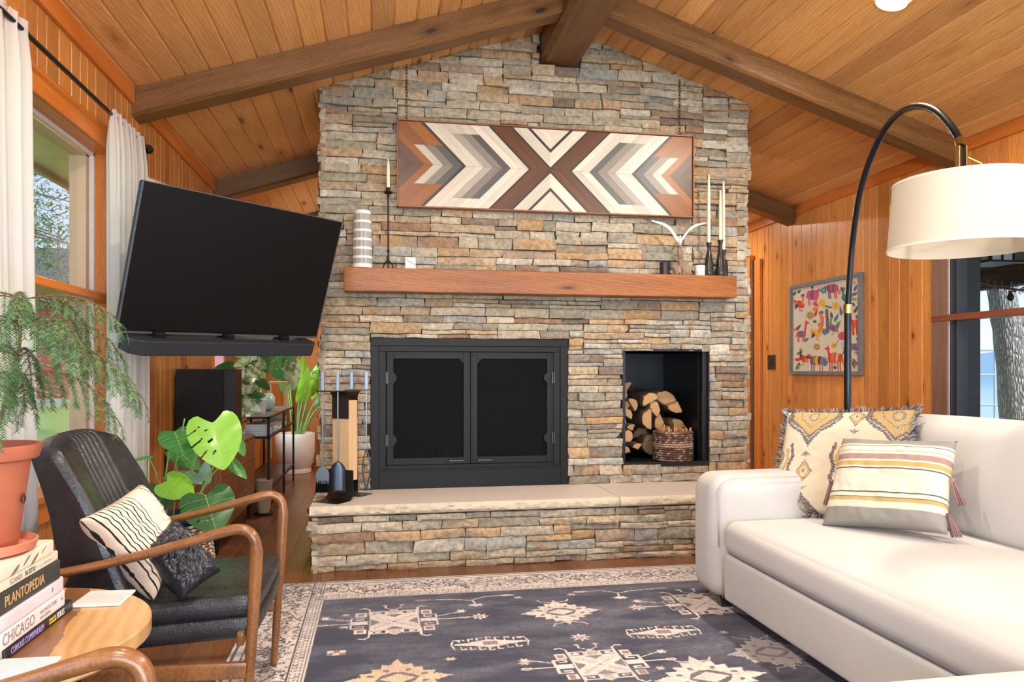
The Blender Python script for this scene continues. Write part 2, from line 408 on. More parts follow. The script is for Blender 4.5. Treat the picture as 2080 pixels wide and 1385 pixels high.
# windows ---------------------------------------------------------------
g = G('window_glass'); gl = g.n('BsdfGlossy', Roughness=0.02); tr = g.n('BsdfTransparent'); lw = g.n('LayerWeight', Blend=.5)
mx = g.n('MixShader', i0=g.math('MULTIPLY_ADD', g.math('POWER', lw.outputs[1], 4.0), .5, .035), i1=tr.outputs[0], i2=gl.outputs[0]); g.t.links.new(mx.outputs[0], g.o.inputs[0]); M_GLASS = g.m
def window_side(name, x, sgn, y0, y1, z0, z1, depth=.125, mull=None, casing=.11, m=M_TRIMY, mz=M_TRIMZ, head=.115, frame=M_TAN, fw=.05, vin=None):
    vin = vin or M_WHITEVIN
    """window in a side wall; sgn = outward direction"""
    t = bpy.data.objects.new(name, None); SC.collection.objects.link(t); t.location = (x, y0, z0); structure(t)
    X = lambda d: x + sgn * d
    def bx(nm, a, b, c, d_, e, f, mat, bev=.003):
        xs = sorted((X(a), X(b))); o = MB().box(xs[0], c, e, xs[1], d_, f).build(nm, mat, t, bevel=bev, world=True); return o
    bx('head_jamb', 0, depth, y0, y1, z1 - .002, z1 + .02, m); bx('sill', -.03, depth, y0 - .02, y1 + .02, z0 - .03, z0, m)
    bx('side_jamb', 0, depth, y0 - .02, y0 + .001, z0, z1, mz); bx('side_jamb', 0, depth, y1 - .001, y1 + .02, z0, z1, mz)
    bx('head_casing', -.016, 0, y0 - casing, y1 + casing, z1, z1 + head, m); bx('apron', -.016, 0, y0 - casing, y1 + casing, z0 - .12, z0 - .03, m)
    bx('side_casing', -.015, 0, y0 - casing, y0 - .001, z0 - .03, z1, mz); bx('side_casing', -.015, 0, y1 + .001, y1 + casing, z0 - .03, z1, mz)
    d0 = depth - .03
    for a, b in ((y0, y0 + .02), (y1 - .02, y1)): bx('vinyl_strip', d0 - .02, depth + .02, a, b, z0, z1, vin, .002)
    bx('vinyl_strip', d0 - .02, depth + .02, y0, y1, z1 - .018, z1 - .001, vin, .002)
    for a, b in ((y0 + .02, y0 + .02 + fw), (y1 - .02 - fw, y1 - .02)): bx('sash', d0, depth + .05, a, b, z0, z1 - .018, frame)
    bx('sash', d0, depth + .05, y0 + .02, y1 - .02, z0, z0 + fw, frame)
    bx('sash', d0, depth + .05, y0 + .02, y1 - .02, z1 - .03, z1 - .018, frame, .002)
    if mull:
        for (ma, mb_, my0, my1) in mull: bx('glazing_bar', -.019, depth + .03, my0, my1, ma, mb_, m)
    bx('pane', depth + .01, depth + .014, y0 + .02, y1 - .02, z0 + .01, z1 - .02, M_GLASS, 0)
    return t
window_side('window_1', XL, -1, *W1, mull=[(1.60, 1.638, W1[0], W1[1])])
t = window_side('window_2', XL, -1, *W2, mull=[(.75, 2.39, 6.60, 6.72), (.75, 2.39, 8.0, 8.1)])
window_side('window_3', XL, -1, *W3)  # unseen left window, added to let light in behind the camera
M_GREYW = wood('greyed_brown_casing', srgb(104, 76, 62), srgb(150, 118, 100), (20, 20, 2), .4, bump=.1)
M_RAIL = wood('dark_red_brown_rail', srgb(110, 56, 36), srgb(146, 84, 58), (20, 2, 20), .3)
M_DKFR = plain('dark_window_frame', srgb(52, 54, 60), .4)
window_side('window_4', XR, 1, *W4, depth=.05, mull=[(1.60, 1.645, W4[0], W4[1] + .16)], casing=.16, m=M_RAIL, mz=M_GREYW, head=.12, frame=M_DKFR, fw=.035, vin=M_DKFR)
structure(MB().box(XR - .003, 4.752, .72, XR + .03, 4.760, 2.42).build('trim_7', M_WHITEVIN))
window_side('window_6', XR, 1, *W6, casing=.05, head=.05)
# rear glass wall behind the camera
t = bpy.data.objects.new('window_5', None); SC.collection.objects.link(t); t.location = (1.3, YF, .1); structure(t)
mb = MB()
for x in (-.95, .17, 1.3, 2.43, 3.5): mb.box(x - .03, YF - .05, .1, x + .03, YF + .03, 2.5)
mb.box(-.95, YF - .05, .07, 3.5, YF + .03, .13); mb.box(-.95, YF - .05, 2.46, 3.5, YF + .03, 2.52); mb.build('frame', M_WHITEVIN, t, world=True)
MB().box(-.9, YF - .01, .12, 3.5, YF - .006, 2.48).build('pane', M_GLASS, t, world=True)
# casing of the doorway in the right wall beside the stone
t = bpy.data.objects.new('door_1', None); SC.collection.objects.link(t); t.location = (XR, 7.5, 0); structure(t)
MB().box(XR - .03, 7.43, .0, XR, 7.56, 2.44).build('casing', M_TRIMZ, t, world=True, bevel=.003)
MB().box(XR - .05, 7.56, .0, XR, 7.60, 2.44).build('reveal', M_BEAMY, t, world=True, bevel=.002)
MB().box(XR - .06, 7.60, .0, XR, 7.75, 2.50).build('door_stop', M_TRIMZ, t, world=True, bevel=.003)

# ------------------------------------------------------------------ stone fireplace
STONES = [((206, 190, 164), 5), ((190, 166, 132), 5), ((172, 162, 140), 5), ((196, 184, 160), 5), ((158, 150, 130), 3), ((172, 166, 142), 1.6), ((198, 160, 114), 3.6), ((156, 112, 76), 1.1), ((120, 96, 80), 1.3),
          ((194, 150, 92), 1.8), ((148, 132, 112), 2.5), ((178, 178, 170), 1.6), ((178, 150, 124), 1.8), ((216, 206, 186), 2.5)]
def make_stone_mat():
    g = G('dry_stacked_ledgestone'); co = g.coord(); a = g.attr()
    n1 = g.noise(co, 9, 5, .6); n2 = g.noise(co, 34, 6, .65); n3 = g.noise(g.map(co, (1, 1, 3)), 3.2, 3)
    rust = g.mix(a, srgb(170, 124, 74), g.math('MULTIPLY', g.ramp(n1, [(.56, 0), (.70, 1)]), .55))
    grey = g.mix(rust, srgb(136, 134, 130), g.math('MULTIPLY', g.ramp(n3, [(.52, 0), (.66, 1)]), .5))
    col = g.mix(grey, g.ramp(n2, [(.28, .42), (.72, 1.35)]), .8, 'MULTIPLY')
    nm = g.bump(g.math('ADD', n2, g.math('MULTIPLY', g.noise(co, 110, 4), .5)), .9, .012)
    return g.fin(col, .8, 0, nm, spec=.3)
M_STONE = make_stone_mat()
M_MORTAR = plain('dark_joint', (.03, .026, .022), .95)
def pick_col(R):
    tot = sum(w_ for _, w_ in STONES); r = R.uniform(0, tot)
    for c, w_ in STONES:
        r -= w_
        if r <= 0: break
    k = R.uniform(.88, 1.1); av = (.40, .36, .285); return tuple(min(.9, (x * .72 + a * .28) * k) for x, a in zip(srgb(*c), av))
def ledgestone(mb, O, U, N, W, H0, H1, holes=(), topf=None, seed=1, jit=.032, cell=.01, hmin=4, hmax=9, wmin=12, wmax=44, edge=.012):
    """irregular courses: skyline packing on a 1 cm grid; holes = (u0,u1,v0,v1)"""
    R = random.Random(seed); O, U, N = Vector(O), Vector(U), Vector(N); Z_ = Vector((0, 0, 1))
    nw = int(round(W / cell)); sky = [int(round(H0 / cell))] * nw; top = int(round(H1 / cell)); stones = []
    while True:
        m = min(sky)
        if m >= top: break
        i = sky.index(m); j = i
        while j < nw and sky[j] == m: j += 1
        run = j - i; w_ = int(R.triangular(wmin, wmax, 25))
        if run - w_ < wmin * .7: w_ = run if run <= wmax * 1.1 else run // 2
        h = R.choice([3, 4, 5, 5, 5, 6, 6, 6, 7, 8]) if hmin < 5 else R.randint(hmin, hmax)
        # align with a neighbour's level when close
        for nb in ((sky[i - 1] if i > 0 else None), (sky[i + w_] if i + w_ < nw else None)):
            if nb is not None and 3 <= nb - m <= 9 and R.random() < .75: h = nb - m; break
        if w_ < 10: h = min(h + 1, 8)
        h = min(h, max(3, top - m)) if top - m > 2 else top - m
        for k in range(i, i + w_): sky[k] = m + h
        stones.append((i * cell, (i + w_) * cell, m * cell, (m + h) * cell))
    for (a, b, c, d) in stones:
        pieces = [(a, b, c, d)]
        for (ha, hb, hc, hd) in holes:
            new = []
            for (a, b, c, d) in pieces:
                if b <= ha or a >= hb or d <= hc or c >= hd: new.append((a, b, c, d)); continue
                if a < ha - .03: new.append((a, ha, c, d))
                if b > hb + .03: new.append((hb, b, c, d))
                if c < hc - .015: new.append((max(a, ha), min(b, hb), c, hc))
                if d > hd + .015: new.append((max(a, ha), min(b, hb), hd, d))
            pieces = new
        for (a, b, c, d) in pieces:
            if topf and c > max(topf(a), topf(b)): continue
            col = pick_col(R); dep = R.uniform(0, jit); tilt = R.uniform(-.016, .016); sd = R.uniform(0, 100)
            g_ = .0022; nu = max(3, int((b - a) / .024)); nv = 4 if d - c > .035 else 3
            sl, sr = R.uniform(-.35, .35), R.uniform(-.35, .35)
            el = -R.uniform(0, edge) if a < .005 else 0; er = R.uniform(0, edge) if b > W - .005 else 0
            vs_ = []; fs = []
            hm = (c + d) / 2
            for jj in range(nv + 1):
                for ii in range(nu + 1):
                    fu, fv = ii / nu, jj / nv
                    v = c + g_ + (d - c - 2 * g_) * fv
                    ua = a + g_ + el + (sl * (v - hm) * .5 if el == 0 else 0); ub = b - g_ + er + (sr * (v - hm) * .5 if er == 0 else 0)
                    u = ua + (ub - ua) * fu
                    e = min(fu * (ub - ua), (1 - fu) * (ub - ua), fv * (d - c), (1 - fv) * (d - c))
                    n = dep + tilt * (fu - .5) + .011 * mnoise.noise((u * 20, v * 34, sd)) + .007 * mnoise.noise((u * 55, v * 80, sd))
                    if e < .002: n -= .004 + .004 * abs(mnoise.noise((u * 30, v * 30, sd)))
                    v += .0035 * mnoise.noise((u * 9, sd, jj * .0)) if 0 < jj < nv else .006 * mnoise.noise((u * 8, v * 3, 7.7))
                    if topf: v = min(v, topf(u) + .004)
                    vs_.append(O + U * u + Z_ * v + N * n)
            n0 = len(vs_); ring = [i for i in range(nu + 1)] + [(nu + 1) * j + nu for j in range(1, nv + 1)] + [(nu + 1) * nv + i for i in range(nu - 1, -1, -1)] + [(nu + 1) * j for j in range(nv - 1, 0, -1)]
            for r in ring: 
                p = vs_[r]; k = (p - O).dot(N); vs_.append(p - N * (k + .03))
            for jj in range(nv):
                for ii in range(nu):
                    q = jj * (nu + 1) + ii; fs.append((q, q + 1, q + nu + 2, q + nu + 1))
            for k in range(len(ring)):
                k2 = (k + 1) % len(ring); fs.append((ring[k], n0 + k, n0 + k2, ring[k2]))
            mb.add(vs_, fs, None, [col] * len(fs))
FX0, FX1, FY, FYB = -.40, 2.765, 5.30, 6.27
FH = .41
FIRE = (-.064, 1.35, .41, 1.47); NICHE = (1.768, 2.448, .545, 1.385)
fp = thing('stone_fireplace', 'tall dry-stacked ledgestone fireplace rising to the ridge beam', 'fireplace', (1.18, 5.3, 0))
hl = lambda t_: (t_[0] - FX0, t_[1] - FX0, t_[2], t_[3])
mb = MB()
ledgestone(mb, (FX0, FY, 0), (1, 0, 0), (0, -1, 0), FX1 - FX0, .41, 3.78, [hl(FIRE), hl(NICHE), (1.145 - FX0 - .005, 1.445 - FX0 + .005, 3.475, 3.9)], lambda u: roof(u + FX0) - .004, seed=21)
ledgestone(mb, (FX0, FYB, 0), (0, -1, 0), (-1, 0, 0), FYB - FY, 0, 3.2, (), lambda u: roof(FX0) - .01, seed=22, wmax=34)
ledgestone(mb, (FX1, FY, 0), (0, 1, 0), (1, 0, 0), FYB - FY, 0, 3.27, (), lambda u: roof(FX1) - .01, seed=23, wmax=34)
mb.build('chimney_breast', M_STONE, fp, smooth=35, world=True)
mb = MB()   # core behind the stones, with the two openings left free
def core(a, b, c, d): mb.box(a, FY + .012, c, b, FYB - .012, d)
core(FX0 + .012, FIRE[0], 0, 3.17); core(FIRE[1], NICHE[0], 0, 3.50); core(NICHE[1], FX1 - .012, 0, 3.25)
core(FIRE[0], FIRE[1], FIRE[3], 3.22); core(NICHE[0], NICHE[1], NICHE[3], 3.33); core(NICHE[0], NICHE[1], 0, NICHE[2] - .03); core(FIRE[0], FIRE[1], 0, .38)
mb.box(.1, FY + .02, 3.1, 1.14, FYB - .03, 3.32); mb.box(.5, FY + .02, 3.2, 2.0, FYB - .03, 3.46); mb.box(.9, FY + .035, 3.4, 1.7, FYB - .03, 3.59)
mb.build('masonry_core', M_MORTAR, fp, world=True)
# hearth: stone plinth and two limestone slabs
HX0, HX1, HY = -.413, 2.79, 4.715
mb = MB()
ledgestone(mb, (HX0, HY + .012, 0), (1, 0, 0), (0, -1, 0), HX1 - HX0, 0, .345, seed=31)
ledgestone(mb, (HX0 + .005, FY + .2, 0), (0, -1, 0), (-1, 0, 0), FY + .2 - HY, 0, .345, seed=32, wmax=30)
ledgestone(mb, (HX1 - .005, HY, 0), (0, 1, 0), (1, 0, 0), FY - HY, 0, .345, seed=33, wmax=30)
mb.build('hearth_plinth', M_STONE, fp, smooth=35, world=True)
MB().box(HX0 + .02, HY + .025, 0, HX1 - .02, FY + .02, .34).build('plinth_core', M_MORTAR, fp, world=True)
g = G('buff_limestone'); co = g.coord(); n1 = g.noise(co, 3, 5); n2 = g.noise(co, 60, 4)
M_LIME = g.fin(g.mix(g.mix(srgb(210, 200, 190), srgb(224, 214, 204), n1), (.5, .4, .3), g.math('MULTIPLY', n2, .12)), .5, 0, g.bump(n2, .12, .004))
M_LIMER = g = G('rock_faced_limestone'); co = g.coord(); n2 = g.noise(co, 30, 6, .65)
M_LIMER = g.fin(g.mix(srgb(206, 190, 164), srgb(226, 212, 188), n2), .8, 0, g.bump(n2, .9, .02))
def slab(x0, x1, endl=False):
    """flat top, rough rock-faced front (and left end)"""
    y0, y1, z0, z1 = 4.690, FY + .03, .348, .409
    o = MB().box(x0, y0 + .016, z0, x1, y1, z1).build('hearth_slab', M_LIME, fp, world=True, bevel=.004)
    mb = MB(); nu = int((x1 - x0) / .016); nv = 5
    def f(u, v):
        x = x0 + (x1 - x0) * u; z = z0 + (z1 - .0005 - z0) * v
        bul = .014 * (1 - (2 * v - 1) ** 2) ** .5 if 0 < v < 1 else 0
        return (x, y0 + .016 - bul - (.022 * abs(mnoise.noise((x * 16, z * 34, 3))) + .010 * mnoise.noise((x * 46, z * 60, 1)) if 0 < v < 1 else 0), z)
    mb.grid(f, nu, nv)
    if endl:
        nu2 = 30
        def f2(u, v):
            y = y1 - .03 + (y0 + .016 - y1 + .03) * u; z = z0 + (z1 - .0005 - z0) * v
            bul = .014 * (1 - (2 * v - 1) ** 2) ** .5 if 0 < v < 1 else 0
            return (x0 - bul - (.012 * abs(mnoise.noise((y * 14, z * 30, 9))) if 0 < v < 1 else 0), y, z)
        mb.grid(f2, nu2, nv)
    mb.build('rough_edge', M_LIMER, o, smooth=50)
slab(-.425, 1.548, True); slab(1.553, 2.80)
# wood store: black steel liner
mb = MB(); a, b, c, d = NICHE; e = .012
mb.box(a, FY - .012, c - .02, b, FYB - .06, c); mb.box(a, FY - .004, d, b, FYB - .06, d + .01)
mb.box(a - .002, FY - .012, c - .02, a + .006, FYB - .06, d + .01); mb.box(b - .006, FY - .012, c - .02, b + .002, FYB - .06, d + .01)
mb.box(a, FYB - .07, c, b, FYB - .06, d)
mb.box(b - .04, FY + .02, c, b - .006, FY + .04, d); mb.box(b - .03, FY + .12, c, b - .006, FY + .13, d); mb.box(a + .006, FY + .02, c, a + .03, FY + .03, d)
mb.box(a, FY - .014, c - .005, b, FY - .002, c + .014)
M_LINER = plain('dusty_black_steel', (.014, .015, .017), .38, .3, bump=.05)
mb.build('wood_niche_liner', M_LINER, fp, world=True, bevel=.001)

# fireplace insert ------------------------------------------------------
M_IRON = plain('bronze_black_iron', (.007, .006, .0055), .45, spec=.22)
ins = thing('fireplace_insert', 'black metal firebox surround with two mesh screen doors', 'fireplace insert', (.643, 5.3, .41))
def wb(nm, par, boxes, m, bev=.002, **k):
    mb = MB()
    for b_ in boxes: mb.box(*b_)
    return mb.build(nm, m, par, world=(par is not None and par.parent is None), bevel=bev, **k)
a, b, c, d = FIRE; y = FY
wb('surround', ins, [(a, y - .005, d - .055, b, y + .03, d), (a, y - .005, c, a + .055, y + .03, d - .055), (b - .055, y - .005, c, b, y + .03, d - .055), (a + .055, y - .005, c, b - .055, y + .03, c + .135)], M_IRON)
wb('inner_frame', ins, [(a + .055, y + .005, d - .095, b - .055, y + .035, d - .055), (a + .055, y + .005, c + .135, a + .105, y + .035, d - .095), (b - .105, y + .005, c + .135, b - .055, y + .035, d - .095), (a + .105, y + .005, c + .135, b - .105, y + .035, c + .165)], M_IRON)
wb('ledge', ins, [(a + .05, y - .018, c + .128, b - .05, y + .01, c + .137)], M_IRON, .001)
wb('firebox', ins, [(a, FYB - .1, c, b, FYB - .09, d), (a, y + .03, c - .0, b, FYB - .1, c + .04), (a, y + .03, d - .01, b, FYB - .1, d), (a, y + .03, c, a + .01, FYB - .1, d), (b - .01, y + .03, c, b, FYB - .1, d)], plain('sooty_firebrick', (.05, .045, .04), .9, bump=.2))
M_SCREEN = G('fine_mesh_screen'); g = M_SCREEN; co = g.coord()
wx = g.n('TexWave', {'wave_type': 'BANDS', 'bands_direction': 'X'}, Vector=co, Scale=150).outputs[1]; wz = g.n('TexWave', {'wave_type': 'BANDS', 'bands_direction': 'Z'}, Vector=co, Scale=150).outputs[1]
g.fin((.005, .006, .009), .7, 0, spec=.12); tr = g.n('BsdfTransparent'); mx = g.n('MixShader', i1=tr.outputs[0], i2=g.b.outputs[0])
g.set(mx.inputs[0], g.math('MULTIPLY_ADD', g.math('MAXIMUM', wx, wz), .3, .38)); g.t.links.new(mx.outputs[0], g.o.inputs[0]); M_SCREEN = g.m
def door(x0, x1, hinge_left):
    z0, z1 = .578, 1.372; D = thing('door', '', ''); del D['label']; del D['category']; D.parent = ins
    D.location = Vector(((x0 + x1) / 2, y, z0)) - Vector(ins.location); base = Vector(((x0 + x1) / 2, y, z0))
    def lb(nm, boxes, m, bev=.002):
        mb = MB()
        for q in boxes: mb.box(q[0] - base.x, q[1] - base.y, q[2] - base.z, q[3] - base.x, q[4] - base.y, q[5] - base.z)
        return mb.build(nm, m, D, bevel=bev)
    fwd_ = .047; ya, yb = y - .006, y + .014
    o1 = (x0, ya, z0, x0 + fwd_, yb, z1) ; o2 = (x1 - fwd_, ya, z0, x1, yb, z1)
    mb = MB(); mb.M = Matrix.Translation(-base)
    for q in (o1, o2, (x0 + fwd_, ya, z1 - fwd_, x1 - fwd_, yb, z1), (x0 + fwd_, ya, z0, x1 - fwd_, yb, z0 + fwd_)): mb.box(*q)
    # inner bead and chamfered corner next to the meeting stile
    xi = x1 - fwd_ if hinge_left else x0 + fwd_; s = -1 if hinge_left else 1; zt = z1 - fwd_
    mb.M = Matrix.Translation(-base) @ Matrix(((1, 0, 0, 0), (0, 0, -1, 0), (0, 1, 0, 0), (0, 0, 0, 1)))
    tri = [(xi, zt), (xi + s * .035, zt), (xi, zt - .035)]
    if s > 0: tri = tri[::-1]
    mb.prism(tri, -yb, -ya)
    # hinge plates, ogee ended
    xo = x0 + fwd_ if hinge_left else x1 - fwd_; s2 = 1 if hinge_left else -1
    for hz in (1.19, .752):
        pl = [(xo - s2 * .03, hz - .048), (xo, hz - .048), (xo + s2 * .006, hz - .03), (xo + s2 * .022, hz - .018), (xo + s2 * .022, hz + .018), (xo + s2 * .006, hz + .03), (xo, hz + .048), (xo - s2 * .03, hz + .048)]
        if s2 < 0: pl = pl[::-1]
        mb.prism(pl, -yb, -ya + .005)
    mb.build('door_frame', M_IRON, D, bevel=.0015)
    lb('bead', [(x0 + .012, ya - .004, z0 + .012, x0 + .018, ya, z1 - .012), (x1 - .018, ya - .004, z0 + .012, x1 - .012, ya, z1 - .012), (x0 + .012, ya - .004, z1 - .018, x1 - .012, ya, z1 - .012)], M_IRON, 0)
    lb('mesh_screen', [(x0 + fwd_, y + .004, z0 + fwd_, x1 - fwd_, y + .006, z1 - fwd_)], M_SCREEN, 0)
    for hz in (1.19, .752):
        xh = x0 + .002 if hinge_left else x1 - .002
        mb = MB(); mb.M = Matrix.Translation(-base)
        for k in (-.010, 0.002): mb.tube([(xh + k * s2 + .004 * s2, ya - .009, hz - .04), (xh + k * s2 + .004 * s2, ya - .009, hz + .04)], .0042, 10)
        mb.build('hinge', plain('worn_steel', (.16, .16, .16), .35, .9) if 'worn_steel' not in MATS else MATS['worn_steel'], D, smooth=50)
    hx = x1 - .10 if hinge_left else x0 + .10
    mb = MB(); mb.M = Matrix.Translation(-base); zc = z0 + .026
    mb.box(hx - .055, ya - .03, zc - .007, hx + .055, ya - .018, zc + .007)
    for q in (-.05, .05): mb.box(hx + q - .006, ya - .02, zc - .008, hx + q + .006, ya, zc + .008)
    mb.build('handle', M_BLACKGL, D, bevel=.002)
door(a + .109, .633, True); door(.637, b - .109, False)
mb = MB(); mb.M = Matrix.Translation((-.003, .32, .04))
for k in range(7): x = -.36 + k * .12; mb.tube([(x, -.16, .07), (x, .16, .07), (x, .2, .16)], .009, 8)
for yy in (-.14, .14): mb.tube([(-.38, yy, .06), (.38, yy, .06)], .009, 8)
for x in (-.33, -.05, .05, .33):
    mb.tube([(x, -.17, 0), (x, -.17, .20 if abs(x) < .1 else .12)], .011, 8)
    mb.tube([(x, .14, 0), (x, .14, .07)], .009, 8)
mb.build('log_grate', MATS['worn_steel'], ins, smooth=50)

# mantel ------------------------------------------------------------------
M_MANTEL = wood('stained_mantel_timber', srgb(106, 56, 16), srgb(168, 100, 38), (1.5, 16, 16), .42, knot=(2.2, 9, 9), bump=.3)
mb = MB(); mx0, mx1, my0, my1, mz0, mz1 = -.24, 2.585, 5.115, 5.285, 1.776, 1.937
def mf(p): return (p[0], p[1] + .0025 * mnoise.noise((p[0] * 3, p[2] * 9, 0)), p[2] + .002 * mnoise.noise((p[0] * 4, p[1] * 9, 2)))
mb.rbox(((mx0 + mx1) / 2, (my0 + my1) / 2, (mz0 + mz1) / 2), (mx1 - mx0, my1 - my0, mz1 - mz0), .006, n=40, seg=2)
mb.v = [mf(p) for p in mb.v]
tag(mb.build('mantel_beam', M_MANTEL, smooth=40), 'thick stained timber mantel across the stone chimney breast', 'mantel')
# ------------------------------------------------------------------ chevron wood wall art
AX0, AX1, AZ0, AZ1, AY = .116, 2.298, 2.378, 2.985, 5.235
art = thing('chevron_wall_art', 'wide framed wood mosaic of mirrored chevrons and a dark X on the stone', 'wall art', ((AX0 + AX1) / 2, AY, (AZ0 + AZ1) / 2))
W2_, H2_ = (AX1 - AX0) / 2 - .012, (AZ1 - AZ0) / 2 - .012
def clip(poly, fn):
    out = []
    for i in range(len(poly)):
        a, b = poly[i], poly[(i + 1) % len(poly)]; fa, fb = fn(a), fn(b)
        if fa >= 0: out.append(a)
        if (fa >= 0) != (fb >= 0):
            t_ = fa / (fa - fb); out.append((a[0] + (b[0] - a[0]) * t_, a[1] + (b[1] - a[1]) * t_))
    return out
M_STRIP = wood('stained_strips', (.62, .62, .62), (1, 1, 1), (30, 2.2, 1), .38, tone=True, uv=True, bump=.05)
C_ = dict(cream=srgb(226, 216, 198), cream2=srgb(214, 204, 184), brown=srgb(98, 58, 28), dark=srgb(58, 46, 40), slate=srgb(92, 92, 90), grey=srgb(140, 130, 120), light=srgb(178, 168, 156), honey=srgb(156, 92, 30), honey2=srgb(140, 80, 26), walnut=srgb(96, 60, 40), walnut2=srgb(82, 52, 36))
bands = [(-.02, 0, 'dark', 0, 9), (-.125, -.02, 'cream', 0, 9), (-.15, -.125, 'dark', 0, 9), (-.6, -.15, 'cream', 0, 9),
         (0, .07, 'brown', 0, 9), (.07, .138, 'brown', 0, 9), (.138, .158, 'dark', 0, 9), (.158, .22, 'cream', 0, 9), (.22, .29, 'cream', 0, 9),
         (.29, .35, 'slate', 0, .225), (.35, .42, 'grey', 0, .225), (.42, .485, 'light', 0, .225), (.29, .38, 'cream', .225, 9), (.38, .485, 'cream2', .225, 9), (.485, .545, 'cream', 0, 9), (.545, .61, 'cream', 0, 9),
         (.61, .636, 'dark', 0, 9), (.636, .70, 'slate', 0, .135), (.70, .77, 'grey', 0, .135), (.77, .84, 'cream2', 0, .135), (.636, .74, 'honey', .135, 9), (.74, .84, 'honey2', .135, 9),
         (.84, .905, 'honey', 0, 9), (.905, .975, 'walnut', 0, 9), (.975, 1.04, 'walnut2', 0, 9), (1.04, 1.4, 'walnut', 0, 9)]
mb = MB(); R = random.Random(4)
for sx in (-1, 1):
    for sy in (-1, 1):
        for q0, q1, cn, v0, v1 in bands:
            g_ = .0007
            poly = [(q0 + g_, 0), (q1 - g_, 0), (q1 - g_ + 1, 1), (q0 + g_ + 1, 1)]
            poly = clip(poly, lambda p: p[1] - v0 - g_); poly = clip(poly, lambda p: min(v1, H2_) - p[1]); poly = clip(poly, lambda p: W2_ - p[0]); poly = clip(poly, lambda p: p[0])
            if len(poly) < 3: continue
            k = R.uniform(.86, 1.1); col = tuple(x * k for x in C_[cn]); off = R.uniform(0, 50); z_ = R.uniform(0, .0012)
            pts = [(sx * p[0], -z_, sy * p[1]) for p in poly]
            uvs = [((p[0] - p[1]) * .7 + off, (p[0] + p[1]) * .7 + off) for p in poly]
            f = tuple(range(len(pts))); f = f[::-1] if sx * sy < 0 else f
            mb.add(pts, [f], uvs, [col])
o = mb.build('mosaic_panel', M_STRIP, art)
M_FRAME = wood('reddish_frame', srgb(120, 70, 40), srgb(166, 108, 68), (3, 20, 20), .4)
mb = MB(); a, b = W2_ + .012, H2_ + .012
for q in ((-a, -.018, b - .008, a, .05, b), (-a, -.018, -b, a, .05, -b + .008), (-a, -.018, -b, -a + .008, .05, b), (a - .008, -.018, -b, a, .05, b)): mb.box(*q)
mb.build('frame', M_FRAME, art, bevel=.0015)
MB().box(-a + .004, .004, -b + .004, a - .004, .03, b - .004).build('backing', M_BEAM, art)
def chain(x, z0, z1, y, n, link=.028):
    mb = MB()
    for i in range(n):
        z = z0 + (z1 - z0) * i / (n - 1); pts = []
        for k in range(13):
            a_ = 2 * PI * k / 12; e, f_ = .007 * math.cos(a_), .017 * math.sin(a_)
            pts.append((x + (e if i % 2 else 0), y + (0 if i % 2 else e) - .002, z + f_))
        mb.tube(pts, .0016, 5, cap=False)
    return mb
M_RUST = plain('brown_iron_chain', (.06, .035, .02), .6, .7)
for x in (.183, 2.2):
    o = chain(x, AZ1 + .005, AZ1 + .41, 5.262, 19).build('hanging_chain', M_RUST, art, world=True)

# ------------------------------------------------------------------ things on the mantel
MZ = mz1 + .0015
def vase(x, y):
    t = thing('ribbed_vase', 'tall white tapering vase with grey hatched bands on mantel', 'vase', (x, y, MZ))
    g = G('hatched_ceramic'); co = g.coord(); sp_ = g.n('SeparateXYZ', Vector=co)
    z_ = sp_.outputs[2]; ang = g.math('ARCTAN2', sp_.outputs[1], sp_.outputs[0])
    st = g.math('GREATER_THAN', g.math('SINE', g.math('MULTIPLY', ang, 46)), -.45)
    bd = g.math('FRACT', g.math('MULTIPLY', g.math('SUBTRACT', z_, .02), 16.5))
    inb = g.math('MULTIPLY', g.math('LESS_THAN', bd, .74), g.math('MULTIPLY', g.math('GREATER_THAN', z_, .028), g.math('LESS_THAN', z_, .372)))
    g.fin(g.mix(srgb(236, 232, 226), srgb(104, 100, 96), g.math('MULTIPLY', st, inb)), .55)
    MB().lathe([(.058, 0), (.066, .002), (.0675, .02), (.066, .15), (.062, .3), (.056, .385), (.052, .393), (.046, .394), (.044, .385), (.05, .3), (.055, .03)], 72, cap=False).build('body', g.m, t, smooth=50)
    MB().lathe([(0, .012), (.056, .012)], 40, cap=False).build('inner_floor', g.m, t)
vase(-.118, 5.195)
M_WAX = G('ivory_wax'); M_WAX.b.inputs['Subsurface Weight'].default_value = .15; M_WAX = M_WAX.fin(srgb(240, 230, 200), .45)
M_WICK = plain('wick', (.05, .04, .03), .9)
def candle(t, h, z0, r0=.0125, tip=.06):
    c = MB().lathe([(r0 * .95, z0), (r0, z0 + .02), (r0 * .85, z0 + h - tip), (r0 * .5, z0 + h - .02), (.002, z0 + h)], 20).build('candle', M_WAX, t, smooth=50)
    MB().tube([(0, 0, z0 + h - .002), (.001, 0, z0 + h + .008)], .0012, 6).build('wick', M_WICK, c)
